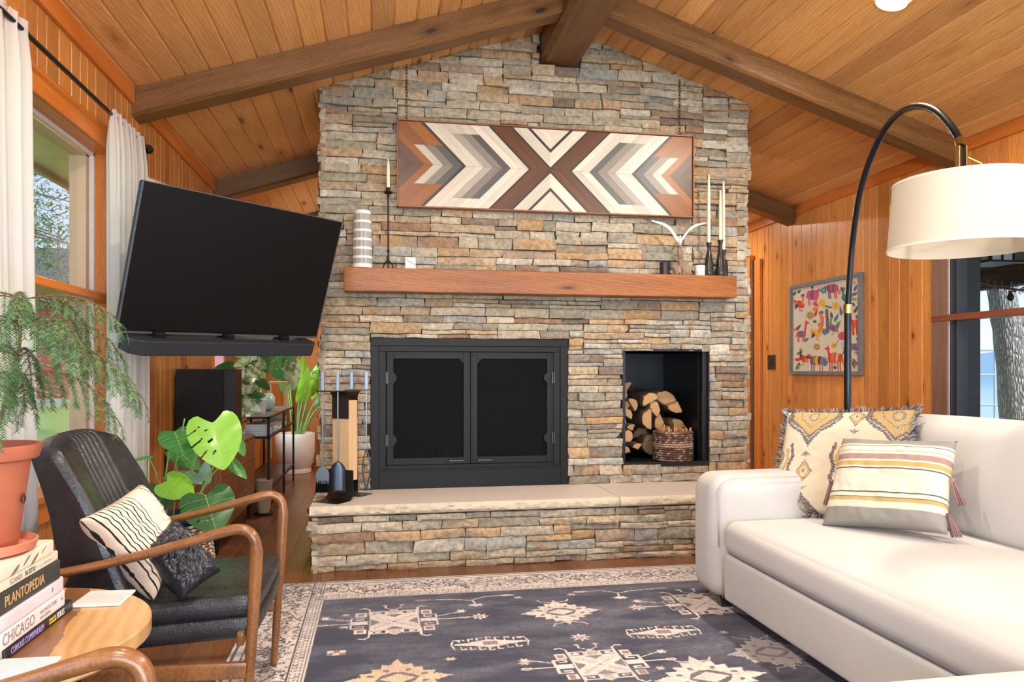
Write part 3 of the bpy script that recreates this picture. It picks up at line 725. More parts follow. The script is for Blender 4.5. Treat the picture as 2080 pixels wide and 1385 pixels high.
# tall wrought iron holder
M_WROUGHT = plain('wrought_iron', (.035, .028, .022), .55, .7, bump=.3)
t = thing('iron_candlestick', 'tall thin wrought iron candlestick holding one ivory candle', 'candlestick', (.055, 5.195, MZ))
mb = MB(); mb.tube([(0, 0, .045), (0, 0, .52)], .0055, 10)
for z, r in ((.06, .011), (.085, .008), (.125, .012), (.50, .01)): mb.lathe([(.004, z - .01), (r, z), (.004, z + .01)], 14)
mb.build('stem', M_WROUGHT, t, smooth=50)
for k in range(3):
    a = 2 * PI * k / 3 + .5; ca, sa = math.cos(a), math.sin(a)
    MB().tube([(0, 0, .05), (.018 * ca, .018 * sa, .05), (.034 * ca, .034 * sa, .03), (.041 * ca, .041 * sa, .0045)], .0045, 8).build('leg', M_WROUGHT, t, smooth=60)
MB().lathe([(.004, .512), (.02, .516), (.034, .528), (.033, .53), (.016, .522), (.014, .56), (.0125, .56), (.0125, .522)], 24, cap=False).build('drip_cup', M_WROUGHT, t, smooth=50)
candle(t, .235, .525, .0125)
# small square box with twig drawing
t = thing('painted_block', 'small white square block with a dark twig painted on it', 'ornament', (.204, 5.175, MZ))
MB().box(-.035, -.018, 0, .037, .018, .075).build('block', plain('chalk_white', srgb(238, 232, 224), .6), t, bevel=.004)
mb = MB(); mb.tube([(-.026, -.0185, .062), (-.01, -.0185, .042), (.01, -.0185, .034), (.03, -.0185, .022)], .0012, 5)
for px_, pz_ in ((-.02, .055), (-.005, .043), (.008, .037), (.02, .03), (.028, .02)): mb.add([(px_, -.0187, pz_), (px_ + .006, -.0187, pz_ + .005), (px_ + .002, -.0187, pz_ + .01)], [(0, 1, 2)])
mb.build('twig', plain('brown_ink', (.08, .04, .03), .7), t)
MB().box(-.045, -.025, 0, .052, .03, .006).build('base', MATS['chalk_white'], t, bevel=.002)
bpy.data.objects['block'].location.z = .0061
for o_ in t.children:
    if o_.name.startswith('twig'): o_.location.z = .0061
# black votive
tag(MB().lathe([(.034, 0), (.037, .003), (.037, .092), (.034, .095), (.031, .092), (.031, .06), (0, .06)], 32, (2.055, 5.19, MZ), cap=False).build('votive_holder', M_BLACKGL, smooth=40), 'plain black candle cup beside the driftwood', 'candle holder')
# driftwood with white bird
t = thing('driftwood_bird_sculpture', 'white gull with raised wings standing on a piece of driftwood', 'sculpture', (2.17, 5.19, MZ))
M_DRIFT = wood('grey_driftwood', srgb(96, 76, 62), srgb(164, 140, 118), (12, 12, 4), .85, bump=.6)
mb = MB()
def blob(mb, c, d, amp, sc, n=14):
    vs_ = []; fs = []
    for j in range(n + 1):
        for i in range(n * 2):
            th, ph = PI * j / n, 2 * PI * i / (n * 2); v = Vector((math.sin(th) * math.cos(ph), math.sin(th) * math.sin(ph), math.cos(th)))
            k = 1 + amp * mnoise.noise(v * sc + Vector(c) * 7); vs_.append((c[0] + v.x * d[0] * k, c[1] + v.y * d[1] * k, max(0.0005, c[2] + v.z * d[2] * k)))
    for j in range(n):
        for i in range(n * 2):
            a = j * n * 2 + i; b = j * n * 2 + (i + 1) % (n * 2); fs.append((a, a + n * 2, b + n * 2, b))
    mb.add(vs_, fs)
blob(mb, (-.04, 0, .042), (.05, .04, .045), .6, 2.2); blob(mb, (.035, 0, .05), (.045, .035, .055), .6, 2.5); blob(mb, (.01, 0, .1), (.022, .02, .1), .7, 2.0); blob(mb, (.06, .005, .02), (.035, .03, .022), .6, 2)
blob(mb, (-.002, 0, .17), (.012, .012, .045), .4, 2)
mb.build('driftwood', M_DRIFT, t, smooth=60)
bird = MB(); blob(bird, (0, 0, .255), (.013, .022, .03), .05, 1, 10); blob(bird, (0, -.012, .285), (.009, .012, .01), .02, 1, 8)
bird.tube([(0, -.02, .285), (0, -.034, .281)], [.004, .001], 6)
M_PORC = plain('white_porcelain', srgb(240, 238, 232), .35)
b_ = bird.build('bird', M_PORC, t, smooth=60)
for sx in (-1, 1):
    mb = MB()
    path = [(0, .262, .020), (.035, .305, .024), (.075, .355, .028), (.12, .382, .024), (.165, .392, .016), (.215, .402, .004)]
    top = [(sx * x, -w_ / 2, z) for x, z, w_ in path]; bot = [(sx * x, w_ / 2, z - .004) for x, z, w_ in path]; low = [(sx * x, 0, z - .036 * (1 - i / 6.5)) for i, (x, z, w_) in enumerate(path)]
    v = top + bot + low; n = len(path); fs = []
    for i in range(n - 1):
        fs += [(i, i + 1, n + i + 1, n + i), (n + i, n + i + 1, 2 * n + i + 1, 2 * n + i), (2 * n + i, 2 * n + i + 1, i + 1, i)]
    mb.add(v, fs); mb.build('wing', M_PORC, b_, smooth=70)
# birch candle
g = G('birch_bark'); co = g.coord(); nn = g.noise(g.map(co, (1, 1, 5)), 26, 4)
M_BIRCH = g.fin(g.mix(srgb(232, 222, 206), srgb(70, 56, 46), g.ramp(nn, [(.58, 0), (.66, 1)])), .7, 0, g.bump(nn, .3, .004))
tag(MB().lathe([(.036, 0), (.037, .074), (.034, .078), (.0, .077)], 32, (2.325, 5.18, MZ)).build('birch_votive', M_BIRCH, smooth=40), 'small birch bark candle cup next to the black candlesticks', 'candle holder')
M_EBONY = wood('blackened_wood', (.012, .011, .012), (.03, .028, .03), (10, 10, 2), .22, bump=.02)
GRP = 'black turned candlesticks at the right end of the mantel'
def stick(x, y, h, ch, label):
    t = thing('turned_candlestick', label, 'candlestick', (x, y, MZ), group=GRP)
    prof = [(.030, 0), (.032, .004), (.034, .03), (.033, .07), (.028, .12), (.019, h - .085), (.0105, h - .05), (.0095, h - .045), (.0105, h - .04), (.016, h - .02), (.0215, h - .002), (.0215, h), (.0135, h), (.0135, h - .02), (0, h - .02)]
    MB().lathe(prof, 36, cap=False).build('holder', M_EBONY, t, smooth=50)
    candle(t, ch, h - .019, .0125, .12)
stick(2.388, 5.165, .245, .53, 'black candlestick with the tallest candle, nearest the birch cup')
stick(2.472, 5.150, .265, .39, 'tallest black candlestick, carrying the shortest candle')
stick(2.532, 5.222, .205, .54, 'shortest black candlestick, tucked behind the tallest one')

# ------------------------------------------------------------------ firewood and basket in the niche
g = G('split_log'); co = g.coord('UV'); ca = g.attr()
rings = g.n('TexWave', {'wave_type': 'RINGS', 'rings_direction': 'Z'}, Vector=co, Scale=2.2, Distortion=2, Detail=3).outputs[1]
nn = g.noise(co, 8, 4)
M_LOGEND = g.fin(g.mix(g.mix(srgb(190, 140, 92), srgb(226, 184, 136), g.math('MULTIPLY_ADD', rings, .5, g.math('MULTIPLY', nn, .5))), ca, 1.0, 'MULTIPLY'), .8, 0, g.bump(nn, .4, .004))
g = G('rough_bark'); co = g.coord(); nn = g.noise(g.map(co, (1, .35, 1)), 26, 6, .7)
M_BARK = g.fin(g.mix(srgb(58, 42, 34), srgb(128, 102, 82), nn), .9, 0, g.bump(nn, .8, .012))
M_SPLIT = wood('split_face', srgb(150, 106, 68), srgb(206, 160, 112), (16, 2, 16), .8, bump=.3)
def log_(pos, r, kind, rot, ln=.5, tone=1, label='', seed=0):
    """section outline in x,z (local), extruded along y; kind: round, half, quarter, wedge"""
    R = random.Random(seed); t = thing('firewood_log', label, 'log', pos, group='split firewood stacked in the niche')
    if kind == 'round': arc = [(2 * PI * k / 18) for k in range(18)]; pts = [(math.cos(a), math.sin(a)) for a in arc]; flat = 0
    else:
        sweep = {'half': PI, 'quarter': PI * .55, 'wedge': PI * .75}[kind]; n = 12
        pts = [(math.cos(sweep * k / n), math.sin(sweep * k / n)) for k in range(n + 1)]
        if kind != 'half': pts.append((0.0, 0.0))
        cx, cy = sum(p[0] for p in pts) / len(pts), sum(p[1] for p in pts) / len(pts); pts = [(p[0] - cx, p[1] - cy) for p in pts]
    pts = [(p[0] * r * (1 + .1 * mnoise.noise((p[0] * 2, p[1] * 2, seed))), p[1] * r * (1 + .1 * mnoise.noise((p[0] * 2, p[1] * 2, seed + 9)))) for p in pts]
    cr_, sr_ = math.cos(rot), math.sin(rot); pts = [(x * cr_ - y * sr_, x * sr_ + y * cr_) for x, y in pts]
    n = len(pts); nseg = 6; vs_ = []
    for j in range(nseg + 1):
        y = ln * j / nseg; k = 1 + .04 * mnoise.noise((seed, y * 5, 0))
        for i, (x, z) in enumerate(pts): vs_.append((x * k + .01 * mnoise.noise((i * .7, y * 6, seed)), y, z * k + .01 * mnoise.noise((i * .7, y * 6, seed + 4))))
    nb = n if kind == 'round' else (12 if kind != 'half' else 12)
    mb = MB(); fs = []; sf = []
    for j in range(nseg):
        for i in range(n):
            q = (j * n + i, j * n + (i + 1) % n, (j + 1) * n + (i + 1) % n, (j + 1) * n + i); (fs if i < nb else sf).append(q)
    fs.append(tuple(range(nseg * n, nseg * n + n))); nn0 = len(vs_); c0 = (sum(v[0] for v in vs_[:n]) / n, sum(v[2] for v in vs_[:n]) / n)
    ins_ = [(c0[0] + (v[0] - c0[0]) * .90, -.0005, c0[1] + (v[2] - c0[1]) * .90) for v in vs_[:n]]; vs_ = vs_ + ins_; fs += [(i, nn0 + i, nn0 + (i + 1) % n, (i + 1) % n) for i in range(n)]; mb.add(vs_, fs); mb.build('bark', M_BARK, t, smooth=60)
    if sf: m2 = MB(); m2.add(vs_, sf); m2.build('split_face', M_SPLIT, t)
    m3 = MB(); vs_ = [(x, y - .0015, z) for x, y, z in ins_]; c = (c0[0], -.004, c0[1])
    ro_ = r * .45; uv = [((v[0] + ro_) * 14, (v[2] + ro_ * .5) * 14) for v in vs_[:n]] + [((c[0] + ro_) * 14, (c[2] + ro_ * .5) * 14)]
    m3.add(vs_[:n] + [c], [(i, (i + 1) % n, n)[::-1] for i in range(n)], uv, [(tone, tone * .97, tone * .94)] * n)
    m3.build('sawn_end', M_LOGEND, t)
def NL(x, y, Y=5.6): return tuple(P(1220 + x / 4.328, 680 + y / 4.328, Y=Y))
LOGS = [((570, 530), .122, 'wedge', .25, 5.62, 1.0, 'large pale wedge of firewood crowning the pile'), ((425, 548), .082, 'half', .45, 5.56, 1.0, 'half-round log resting left of the crowning wedge'),
        ((490, 635), .095, 'wedge', 3.6 + 1.9, 5.58, .9, 'three-quarter log wedged under the crowning piece'), ((650, 662), .105, 'quarter', 3.5, 5.58, 1.0, 'ragged split log at the right shoulder of the pile'),
        ((690, 765), .1, 'quarter', .2, 5.66, .95, 'rough ended log just above the woven basket'), ((398, 740), .092, 'half', PI / 2, 5.55, 1.05, 'half log with its flat side standing upright mid pile'),
        ((500, 775), .09, 'wedge', 2.0, 5.62, .9, 'tapered log right of the upright half log'), ((232, 890), .055, 'round', 0, 5.5, 1.0, 'pale round branch log low at the niche edge'),
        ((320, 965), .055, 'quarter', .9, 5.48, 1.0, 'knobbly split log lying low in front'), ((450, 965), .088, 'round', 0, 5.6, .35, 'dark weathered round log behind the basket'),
        ((298, 600), .062, 'half', -1.0, 5.56, .95, 'small half log left of the upper middle'), ((255, 685), .062, 'wedge', -.6, 5.54, .95, 'small rough wedge at mid height on the left'),
        ((215, 610), .07, 'wedge', .9, 5.6, .85, 'shaded wedge beneath the niche edge, upper left'), ((215, 455), .06, 'half', 1.0, 5.6, .8, 'topmost dark log peeping past the niche edge'),
        ((190, 525), .05, 'round', 0, 5.62, .9, 'small log end under the topmost dark one'), ((200, 770), .065, 'half', -PI / 2, 5.53, .95, 'half log standing on edge at the niche edge'),
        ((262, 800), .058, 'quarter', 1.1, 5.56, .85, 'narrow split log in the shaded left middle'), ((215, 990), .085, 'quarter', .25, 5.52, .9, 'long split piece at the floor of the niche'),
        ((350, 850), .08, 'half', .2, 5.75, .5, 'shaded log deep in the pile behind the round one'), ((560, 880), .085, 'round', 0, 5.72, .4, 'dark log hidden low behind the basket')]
for i, (p, r, k, ro, y_, tn, lb) in enumerate(LOGS):
    q = NL(p[0], p[1], y_); q = (max(q[0], NICHE[0] + .008 + r * .8), q[1], max(q[2], NICHE[2] + .004 + r * (.97 if k == 'round' else .62)))
    log_(q, r * .9, k, ro, .46, tn * (.72 + .22 * ((i * 7) % 5) / 5), lb, i * 3 + 1)
# basket with kindling
BX, BY = 2.235, 5.475
t = thing('kindling_basket', 'round woven seagrass basket full of kindling in the log niche', 'basket', (BX, BY, NICHE[2] + .002))
mb = MB(); R = random.Random(3)
BR, BH = .142, .225
rows = 13; BC = [srgb(118, 84, 66), srgb(150, 116, 90), srgb(90, 60, 50), srgb(176, 150, 122), srgb(104, 76, 70)]
for j in range(rows):
    z = .012 + (BH - .02) * j / (rows - 1); n = 34
    for k in range(n):
        a0 = 2 * PI * (k + (j % 2) * .5) / n; mb.col = BC[R.randrange(5)] if j not in (6, 7) else BC[3]
        pts = []
        for s_ in range(5):
            a = a0 + 2 * PI / n * 1.25 * s_ / 4; rr = BR + .006 * math.sin(PI * s_ / 4)
            pts.append((rr * math.cos(a), rr * math.sin(a), z + .003 * (s_ / 4 - .5)))
        mb.tube(pts, [.004, .0075, .0085, .0075, .004], 6)
M_SEAG = colmat('woven_seagrass', .75, .5, 160)
mb.build('woven_side', M_SEAG, t, smooth=60)
mb = MB(); mb.col = BC[0]; mb.tube([(BR * math.cos(2 * PI * k / 40), BR * math.sin(2 * PI * k / 40), BH - .004 + .002 * (k % 2)) for k in range(41)], .008, 8, cap=False)
mb.build('rim', M_SEAG, t, smooth=60)
mb = MB(); mb.col = BC[2]; mb.lathe([(0, .001), (BR, .001), (BR - .006, BH - .01)], 40, cap=False); mb.build('basket_base', M_SEAG, t)
for k in range(46):
    a = R.uniform(0, 2 * PI); r = math.sqrt(R.random()) * (BR - .02); h = R.uniform(.20, .262); x, y_ = r * math.cos(a), r * math.sin(a)
    mb = MB(); w_ = R.uniform(.006, .011)
    mb.M = Matrix.Translation((x, y_, .01)) @ Matrix.Rotation(R.uniform(-.12, .12), 4, 'X') @ Matrix.Rotation(R.uniform(-.12, .12), 4, 'Y') @ Matrix.Rotation(a, 4, 'Z')
    mb.box(-w_, -w_ * .8, 0, w_, w_ * .8, h)
    mb.build('kindling_stick', M_SPLIT, t, bevel=.001, bseg=1)

# ------------------------------------------------------------------ fire tool set
t = thing('fire_tool_set', 'oak and steel fireplace tool stand on the left end of the hearth', 'fireplace tools', (-.225, 4.985, .4095), rotz=.96)
M_STEEL = plain('brushed_blued_steel', (.11, .125, .14), .3, .95)
M_OAK = wood('light_oak_laminate', srgb(190, 152, 108), srgb(226, 194, 152), (34, 34, 2), .45, bump=.08)
cyl = .04
MB().box(-.045, -.065, .12, .045, .065, .64).build('oak_block', M_OAK, t, bevel=.002)
def sheet(path, y0, y1, th=.003):
    """bent steel sheet: path in (x,z), width along y"""
    mb = MB(); n = len(path); v = []
    for i, (x, z) in enumerate(path):
        a = path[max(i - 1, 0)]; b = path[min(i + 1, n - 1)]; tx, tz = b[0] - a[0], b[1] - a[1]; L = math.hypot(tx, tz); nx, nz = -tz / L * th, tx / L * th
        v += [(x, y0, z), (x, y1, z), (x + nx, y1, z + nz), (x + nx, y0, z + nz)]
    fs = [(0, 1, 2, 3), tuple(4 * (n - 1) + k for k in (3, 2, 1, 0))]
    for i in range(n - 1):
        for k in range(4): a = 4 * i + k; b = 4 * i + (k + 1) % 4; fs.append((a, a + 4, b + 4, b))
    return mb.add(v, fs)
def curve(x0, s, up):
    R_ = .05; pts = []
    if up: pts = [(x0, .52), (x0, .70 - R_)] + [(x0 + s * R_ * (1 - math.cos(a)), .70 - R_ + R_ * math.sin(a)) for a in np.linspace(.2, PI / 2, 7)] + [(x0 + s * .15, .70)]
    else: pts = [(x0, .19), (x0, R_)] + [(x0 + s * R_ * (1 - math.cos(a)), R_ - R_ * math.sin(a)) for a in np.linspace(.2, PI / 2, 7)] + [(x0 + s * .16, 0)]
    return [(x, z + .0015) for x, z in pts]
for s in (-1, 1):
    x0 = s * .047
    up_ = curve(x0, s, True); lo_ = curve(x0, s, False)
    sheet(up_, -.066, .066).build('upper_bracket', M_STEEL, t, smooth=40)
    sheet(lo_, -.1 if s < 0 else -.066, .1 if s < 0 else .066).build('base_plate', M_STEEL, t, smooth=40)
HZ = .70
def tool(x, y, kind):
    tx, ty = x, y; x = y = 0
    T = MB().box(x - .011, y - .011, HZ + .004, x + .011, y + .011, HZ + .125).build('tool_handle', M_STEEL, t, bevel=.002)
    T.location = (tx, ty, 0); T.rotation_euler = (0, 0, -.96)
    z_end = {'brush': .22, 'shovel': .25, 'poker': .06, 'tongs': .30}[kind]
    MB().box(x - .004, y - .004, z_end, x + .004, y + .004, HZ + .01).build('rod', M_STEEL, T, bevel=.001)
    if kind == 'brush':
        n = 9; prof = [(-.04, .11)] + [(-.045 * math.cos(PI * k / n), .16 + .06 * math.sin(PI * k / n)) for k in range(n + 1)] + [(.04, .11)]
        mb = MB(); mb.M = Matrix.Translation((x, y, 0)) @ Matrix(((1, 0, 0, 0), (0, 0, -1, 0), (0, 1, 0, 0), (0, 0, 0, 1))); mb.prism(prof[::1], -.015, .015)
        mb.build('brush_head', M_STEEL, T, bevel=.002)
        mb = MB(); R = random.Random(5)
        for k in range(260):
            bx_, by_ = R.uniform(-.038, .038), R.uniform(-.014, .014); mb.tube([(x + bx_, y + by_, .14), (x + bx_ * 1.15, y + by_ * 1.3 - .012, .055 + R.uniform(0, .012))], .0012, 4, cap=False)
        mb.build('bristles', M_BLACK, T)
    if kind == 'shovel':
        def sh(u, v):
            w_ = .032 + .016 * min(1, v * 3); X_ = (u * 2 - 1) * w_; zz = .26 - .19 * v
            if v < .25: X_ *= math.sqrt(max(0.02, 1 - (1 - v * 4) ** 2))
            return (x + X_, y - .012 - .016 * (1 - (2 * u - 1) ** 4) + .018 * v * 0 + .006, zz)
        MB().grid(sh, 16, 16).build('shovel_blade', plain('dark_blued_sheet', (.07, .085, .11), .32, .9), T, smooth=60, solid=.002)
    if kind == 'poker':
        MB().tube([(x, y, .06), (x, y, .03)], [.004, .001], 8).build('tip', M_STEEL, T)
        MB().tube([(x, y, .1), (x + .012, y, .1), (x + .024, y, .115), (x + .02, y, .13)], .004, 8).build('hook', M_STEEL, T, smooth=60)
    if kind == 'tongs':
        for s in (-1, 1):
            MB().tube([(x, y, .31), (x + s * .012, y, .27), (x + s * .026, y, .20), (x + s * .024, y, .14), (x + s * .004, y, .05), (x + s * .006, y, .03)], .0048, 8).build('jaw', M_STEEL, T, smooth=60)
        MB().box(x - .008, y - .02, .645, x + .008, y + .02, .652).build('collar', M_STEEL, T)
tool(-.15, .06, 'brush'); tool(-.15, -.06, 'shovel'); tool(.15, .06, 'poker'); tool(.15, -.06, 'tongs')
for s in (-1, 1): MB().box(s * .15 - .022, -.09, HZ + .001, s * .15 + .022, .09, HZ + .0045).build('rack_plate', M_STEEL, t, bevel=.001)

# ------------------------------------------------------------------ TV and sound bar
TL, TR, BR_, BL_ = [Vector(v) for v in ((-1.20, 3.948, 2.202), (-.277, 4.973, 2.223), (-.387, 5.239, 1.455), (-1.31, 4.214, 1.434))]
TL, TR, BR_, BL_ = [Vector((0, 0, CAMZ)) + (v - Vector((0, 0, CAMZ))) * .925 for v in (TL, TR, BR_, BL_)]
cen = (TL + TR + BR_ + BL_) / 4; ux = ((TR - TL) + (BR_ - BL_)).normalized(); vv = ((TL - BL_) + (TR - BR_)); vv = (vv - ux * vv.dot(ux)).normalized(); nn_ = ux.cross(vv).normalized()   # nn_ = towards the room
TW = ((TR - TL).length + (BR_ - BL_).length) / 2; TH = TW * 9 / 16 * 1.03
tv = thing('television', 'large black flat screen television tilted down on a wall arm', 'television', cen)
RM = Matrix((ux, vv, nn_)).transposed().to_4x4()
if nn_.y > 0: print('TV normal check', nn_)
def tvb(nm, b, m, bev=.002, par=None):
    mb = MB(); mb.M = RM; mb.box(*b); return mb.build(nm, m, par or tv, bevel=bev)
g = G('black_screen'); M_SCR = g.fin((.003, .003, .0035), .38, spec=.25)
w2, h2 = TW / 2, TH / 2
tvb('screen', (-w2 + .006, -h2 + .014, -.012, w2 - .006, h2 - .006, -.001), M_SCR, .001)
M_BEZ = plain('dark_bezel', (.03, .03, .034), .35, .5)
for q in ((-w2, -h2, -.012, w2, -h2 + .010, 0), (-w2, h2 - .004, -.012, w2, h2, .001), (-w2, -h2, -.012, -w2 + .004, h2, .001), (w2 - .004, -h2, -.012, w2, h2, .001)): tvb('bezel', q, plain('silver_edge', (.13, .13, .14), .4, .6) if 'silver_edge' not in MATS else MATS['silver_edge'], .0005)
tvb('rear_housing', (-w2 + .004, -h2 + .004, -.045, w2 - .004, h2 - .004, -.013), M_BEZ, .01)
tvb('mount_plate', (-.2, -.2, -.07, .2, .2, -.046), M_BLACK)
mb = MB(); e0 = cen - nn_ * .07; e1 = Vector((-.95, 4.95, e0.z)); e2 = Vector((XL + .02, 4.95, e0.z))
mb.tube([e0 - cen, e1 - cen], .022, 10); mb.tube([e1 - cen, e2 - cen], .022, 10); mb.tube([e1 - cen - Vector((0, 0, .05)), e1 - cen + Vector((0, 0, .05))], .028, 14)
mb.cbox((XL + .012 - cen.x, 4.95 - cen.y, e0.z - cen.z), (.02, .12, .3)); mb.build('swing_arm', M_BLACK, tv, smooth=40)
sb = thing('sound_bar', 'long black sound bar slung just beneath the television', 'sound bar', cen - vv * (h2 + .052) + nn_ * .01)
mb = MB(); mb.M = RM; a, b = w2 * .93, .039
zb = [(-a, -.06), (-a, .03), (-a + .05, .075), (a - .05, .075), (a, .03), (a, -.06)]
mb.M = RM @ Matrix.Rotation(0, 4, 'X') @ Matrix(((1, 0, 0, 0), (0, 0, 1, 0), (0, -1, 0, 0), (0, 0, 0, 1)))
mb.prism([(x, -z) for x, z in zb][::-1], -b, b)
M_BAR = plain('charcoal_mesh_fabric', (.011, .014, .020), .6, bump=.2, bscale=300)
mb.build('body', M_BAR, sb, bevel=.006, bseg=3)
for x in (-a * .72, -.02, a * .62):
    mb = MB(); mb.M = RM; mb.box(x - .03, b - .004, -.05, x + .03, b + .026, .02); mb.build('bracket', M_BLACK, sb, bevel=.003)
# ------------------------------------------------------------------ painter for woven / printed surfaces (surface pattern as colour attribute on a fine grid)
class Canvas:
    def __init__(s, x0, x1, y0, y1, nx, ny, base):
        s.x0, s.y0 = x0, y0; s.dx, s.dy = (x1 - x0) / nx, (y1 - y0) / ny; s.nx, s.ny = nx, ny
        s.a = np.empty((ny, nx, 3), np.float32); s.a[:] = base
        s.X = x0 + (np.arange(nx) + .5) * s.dx; s.Y = y0 + (np.arange(ny) + .5) * s.dy
    def _win(s, xa, xb, ya, yb):
        i0 = max(0, int((xa - s.x0) / s.dx)); i1 = min(s.nx, int((xb - s.x0) / s.dx) + 2)
        j0 = max(0, int((ya - s.y0) / s.dy)); j1 = min(s.ny, int((yb - s.y0) / s.dy) + 2)
        if i1 <= i0 or j1 <= j0: return None
        X, Y = np.meshgrid(s.X[i0:i1], s.Y[j0:j1]); return (slice(j0, j1), slice(i0, i1)), X, Y
    def poly(s, pts, c):
        xs = [p[0] for p in pts]; ys = [p[1] for p in pts]; w_ = s._win(min(xs), max(xs), min(ys), max(ys))
        if w_ is None: return
        sl, X, Y = w_; ins = np.zeros(X.shape, bool)
        for i in range(len(pts)):
            (xa, ya), (xb, yb) = pts[i], pts[(i + 1) % len(pts)]
            if ya == yb: continue
            ins ^= ((ya > Y) != (yb > Y)) & (X < (xb - xa) * (Y - ya) / (yb - ya) + xa)
        s.a[sl][ins] = c
    def line(s, pts, w, c):
        for (xa, ya), (xb, yb) in zip(pts[:-1], pts[1:]):
            q = s._win(min(xa, xb) - w, max(xa, xb) + w, min(ya, yb) - w, max(ya, yb) + w)
            if q is None: continue
            sl, X, Y = q; L2 = (xb - xa) ** 2 + (yb - ya) ** 2 + 1e-12; t_ = np.clip(((X - xa) * (xb - xa) + (Y - ya) * (yb - ya)) / L2, 0, 1)
            s.a[sl][(X - xa - t_ * (xb - xa)) ** 2 + (Y - ya - t_ * (yb - ya)) ** 2 < (w / 2) ** 2] = c
    def ell(s, cx, cy, rx, ry, c, rot=0):
        n = 20; ca, sa = math.cos(rot), math.sin(rot)
        s.poly([(cx + rx * math.cos(2 * PI * k / n) * ca - ry * math.sin(2 * PI * k / n) * sa, cy + rx * math.cos(2 * PI * k / n) * sa + ry * math.sin(2 * PI * k / n) * ca) for k in range(n)], c)
    def star(s, cx, cy, r, c, n=8, ri=.5, sy=1):
        s.poly([(cx + (r if k % 2 == 0 else r * ri) * math.cos(PI * k / n), cy + (r if k % 2 == 0 else r * ri) * math.sin(PI * k / n) * sy) for k in range(2 * n)], c)
    def sample(s, u, v):   # u,v in 0..1 arrays
        return s.a[np.clip((v * s.ny).astype(int), 0, s.ny - 1), np.clip((u * s.nx).astype(int), 0, s.nx - 1)]
def painted_grid(name, mat, xs, ys, zfn, colors, parent=None):
    """zfn(X,Y)->(x,y,z) arrays; colors (ny,nx,3) per vertex"""
    nx, ny = len(xs), len(ys); X, Y = np.meshgrid(xs, ys); px_, py_, pz_ = zfn(X, Y)
    co = np.stack([px_, py_, pz_], -1).reshape(-1, 3).astype(np.float32)
    i = np.arange(ny - 1)[:, None] * nx + np.arange(nx - 1)[None]; q = np.stack([i, i + 1, i + nx + 1, i + nx], -1).reshape(-1).astype(np.int32)
    me = bpy.data.meshes.new(name); nf = (nx - 1) * (ny - 1)
    me.vertices.add(nx * ny); me.vertices.foreach_set('co', co.ravel()); me.loops.add(nf * 4); me.loops.foreach_set('vertex_index', q)
    me.polygons.add(nf); me.polygons.foreach_set('loop_start', np.arange(nf, dtype=np.int32) * 4); me.update(calc_edges=True)
    at = me.attributes.new('col', 'FLOAT_COLOR', 'POINT'); cc = np.ones((nx * ny, 4), np.float32); cc[:, :3] = colors.reshape(-1, 3); at.data.foreach_set('color', cc.ravel())
    me.materials.append(mat); me.polygons.foreach_set('use_smooth', [True] * nf); o = bpy.data.objects.new(name, me); SC.collection.objects.link(o)
    if parent: o.parent = parent
    return o

# ------------------------------------------------------------------ rug
RXA, RXB, RYA, RYB = -.645, 2.42, .75, 4.485
CREAM, CREAM2, NAVY, DKV, ROSE = srgb(214, 202, 192), srgb(186, 172, 160), srgb(40, 43, 64), srgb(64, 58, 62), srgb(140, 110, 106)
cv = Canvas(RXA, RXB, RYA, RYB, 900, 1080, CREAM); R = random.Random(9)
bw = .345
def border(along0, along1, f):
    """scrolling vine with flowers; f(s,d)->(x,y), d = distance in from the rug edge"""
    for d in (.012, .02, .055): cv.line([f(along0, d), f(along1, d)], .005, DKV)
    n = int(abs(along1 - along0) / .012); sg = 1 if along1 > along0 else -1
    for ph, am in ((0, .055), (PI, .055)):
        cv.line([f(along0 + sg * k * .012, .165 + am * math.sin(k * .012 * 18 + ph)) for k in range(n)], .006, DKV)
    k = 0
    while k < abs(along1 - along0):
        for _ in range(11):
            s_ = along0 + sg * (k + R.uniform(0, .06)); d = R.uniform(.07, .262); a = R.uniform(0, PI); p = f(s_, d)
            cv.ell(p[0], p[1], R.uniform(.008, .02), R.uniform(.003, .0065), R.choice([DKV, DKV, srgb(96, 88, 86), ROSE]), a)
            if R.random() < .5:
                q = f(s_ + R.uniform(-.03, .03), d + R.uniform(-.02, .02)); cv.line([p, q], .004, DKV)
        if int(k / .06) % 3 == 0:
            p = f(along0 + sg * k, .165 + R.uniform(-.03, .03)); cv.star(p[0], p[1], .026, DKV, 6, .6); cv.star(p[0], p[1], .016, ROSE if R.random() < .5 else CREAM2, 6, .6); cv.ell(p[0], p[1], .005, .005, CREAM)
        k += .04
    for d in (.272, .335): cv.line([f(along0, d), f(along1, d)], .006, DKV)
    k = 0
    while k < abs(along1 - along0):
        s_ = along0 + sg * k
        cv.line([f(s_, .285), f(s_ + sg * .018, .285), f(s_ + sg * .018, .303), f(s_ + sg * .002, .303), f(s_ + sg * .002, .322), f(s_ + sg * .022, .322)], .005, DKV); k += .034
border(RXA, RXB, lambda s_, d: (s_, RYB - d)); border(RYB, RYA, lambda s_, d: (RXA + d, s_)); border(RYB, RYA, lambda s_, d: (RXB - d, s_))
cv.poly([(RXA + bw, RYA), (RXB - bw, RYA), (RXB - bw, RYB - bw), (RXA + bw, RYB - bw)], NAVY)
def mir(cx, cy, sx, sy, pts): return [(cx + sx * a, cy + sy * b) for a, b in pts]
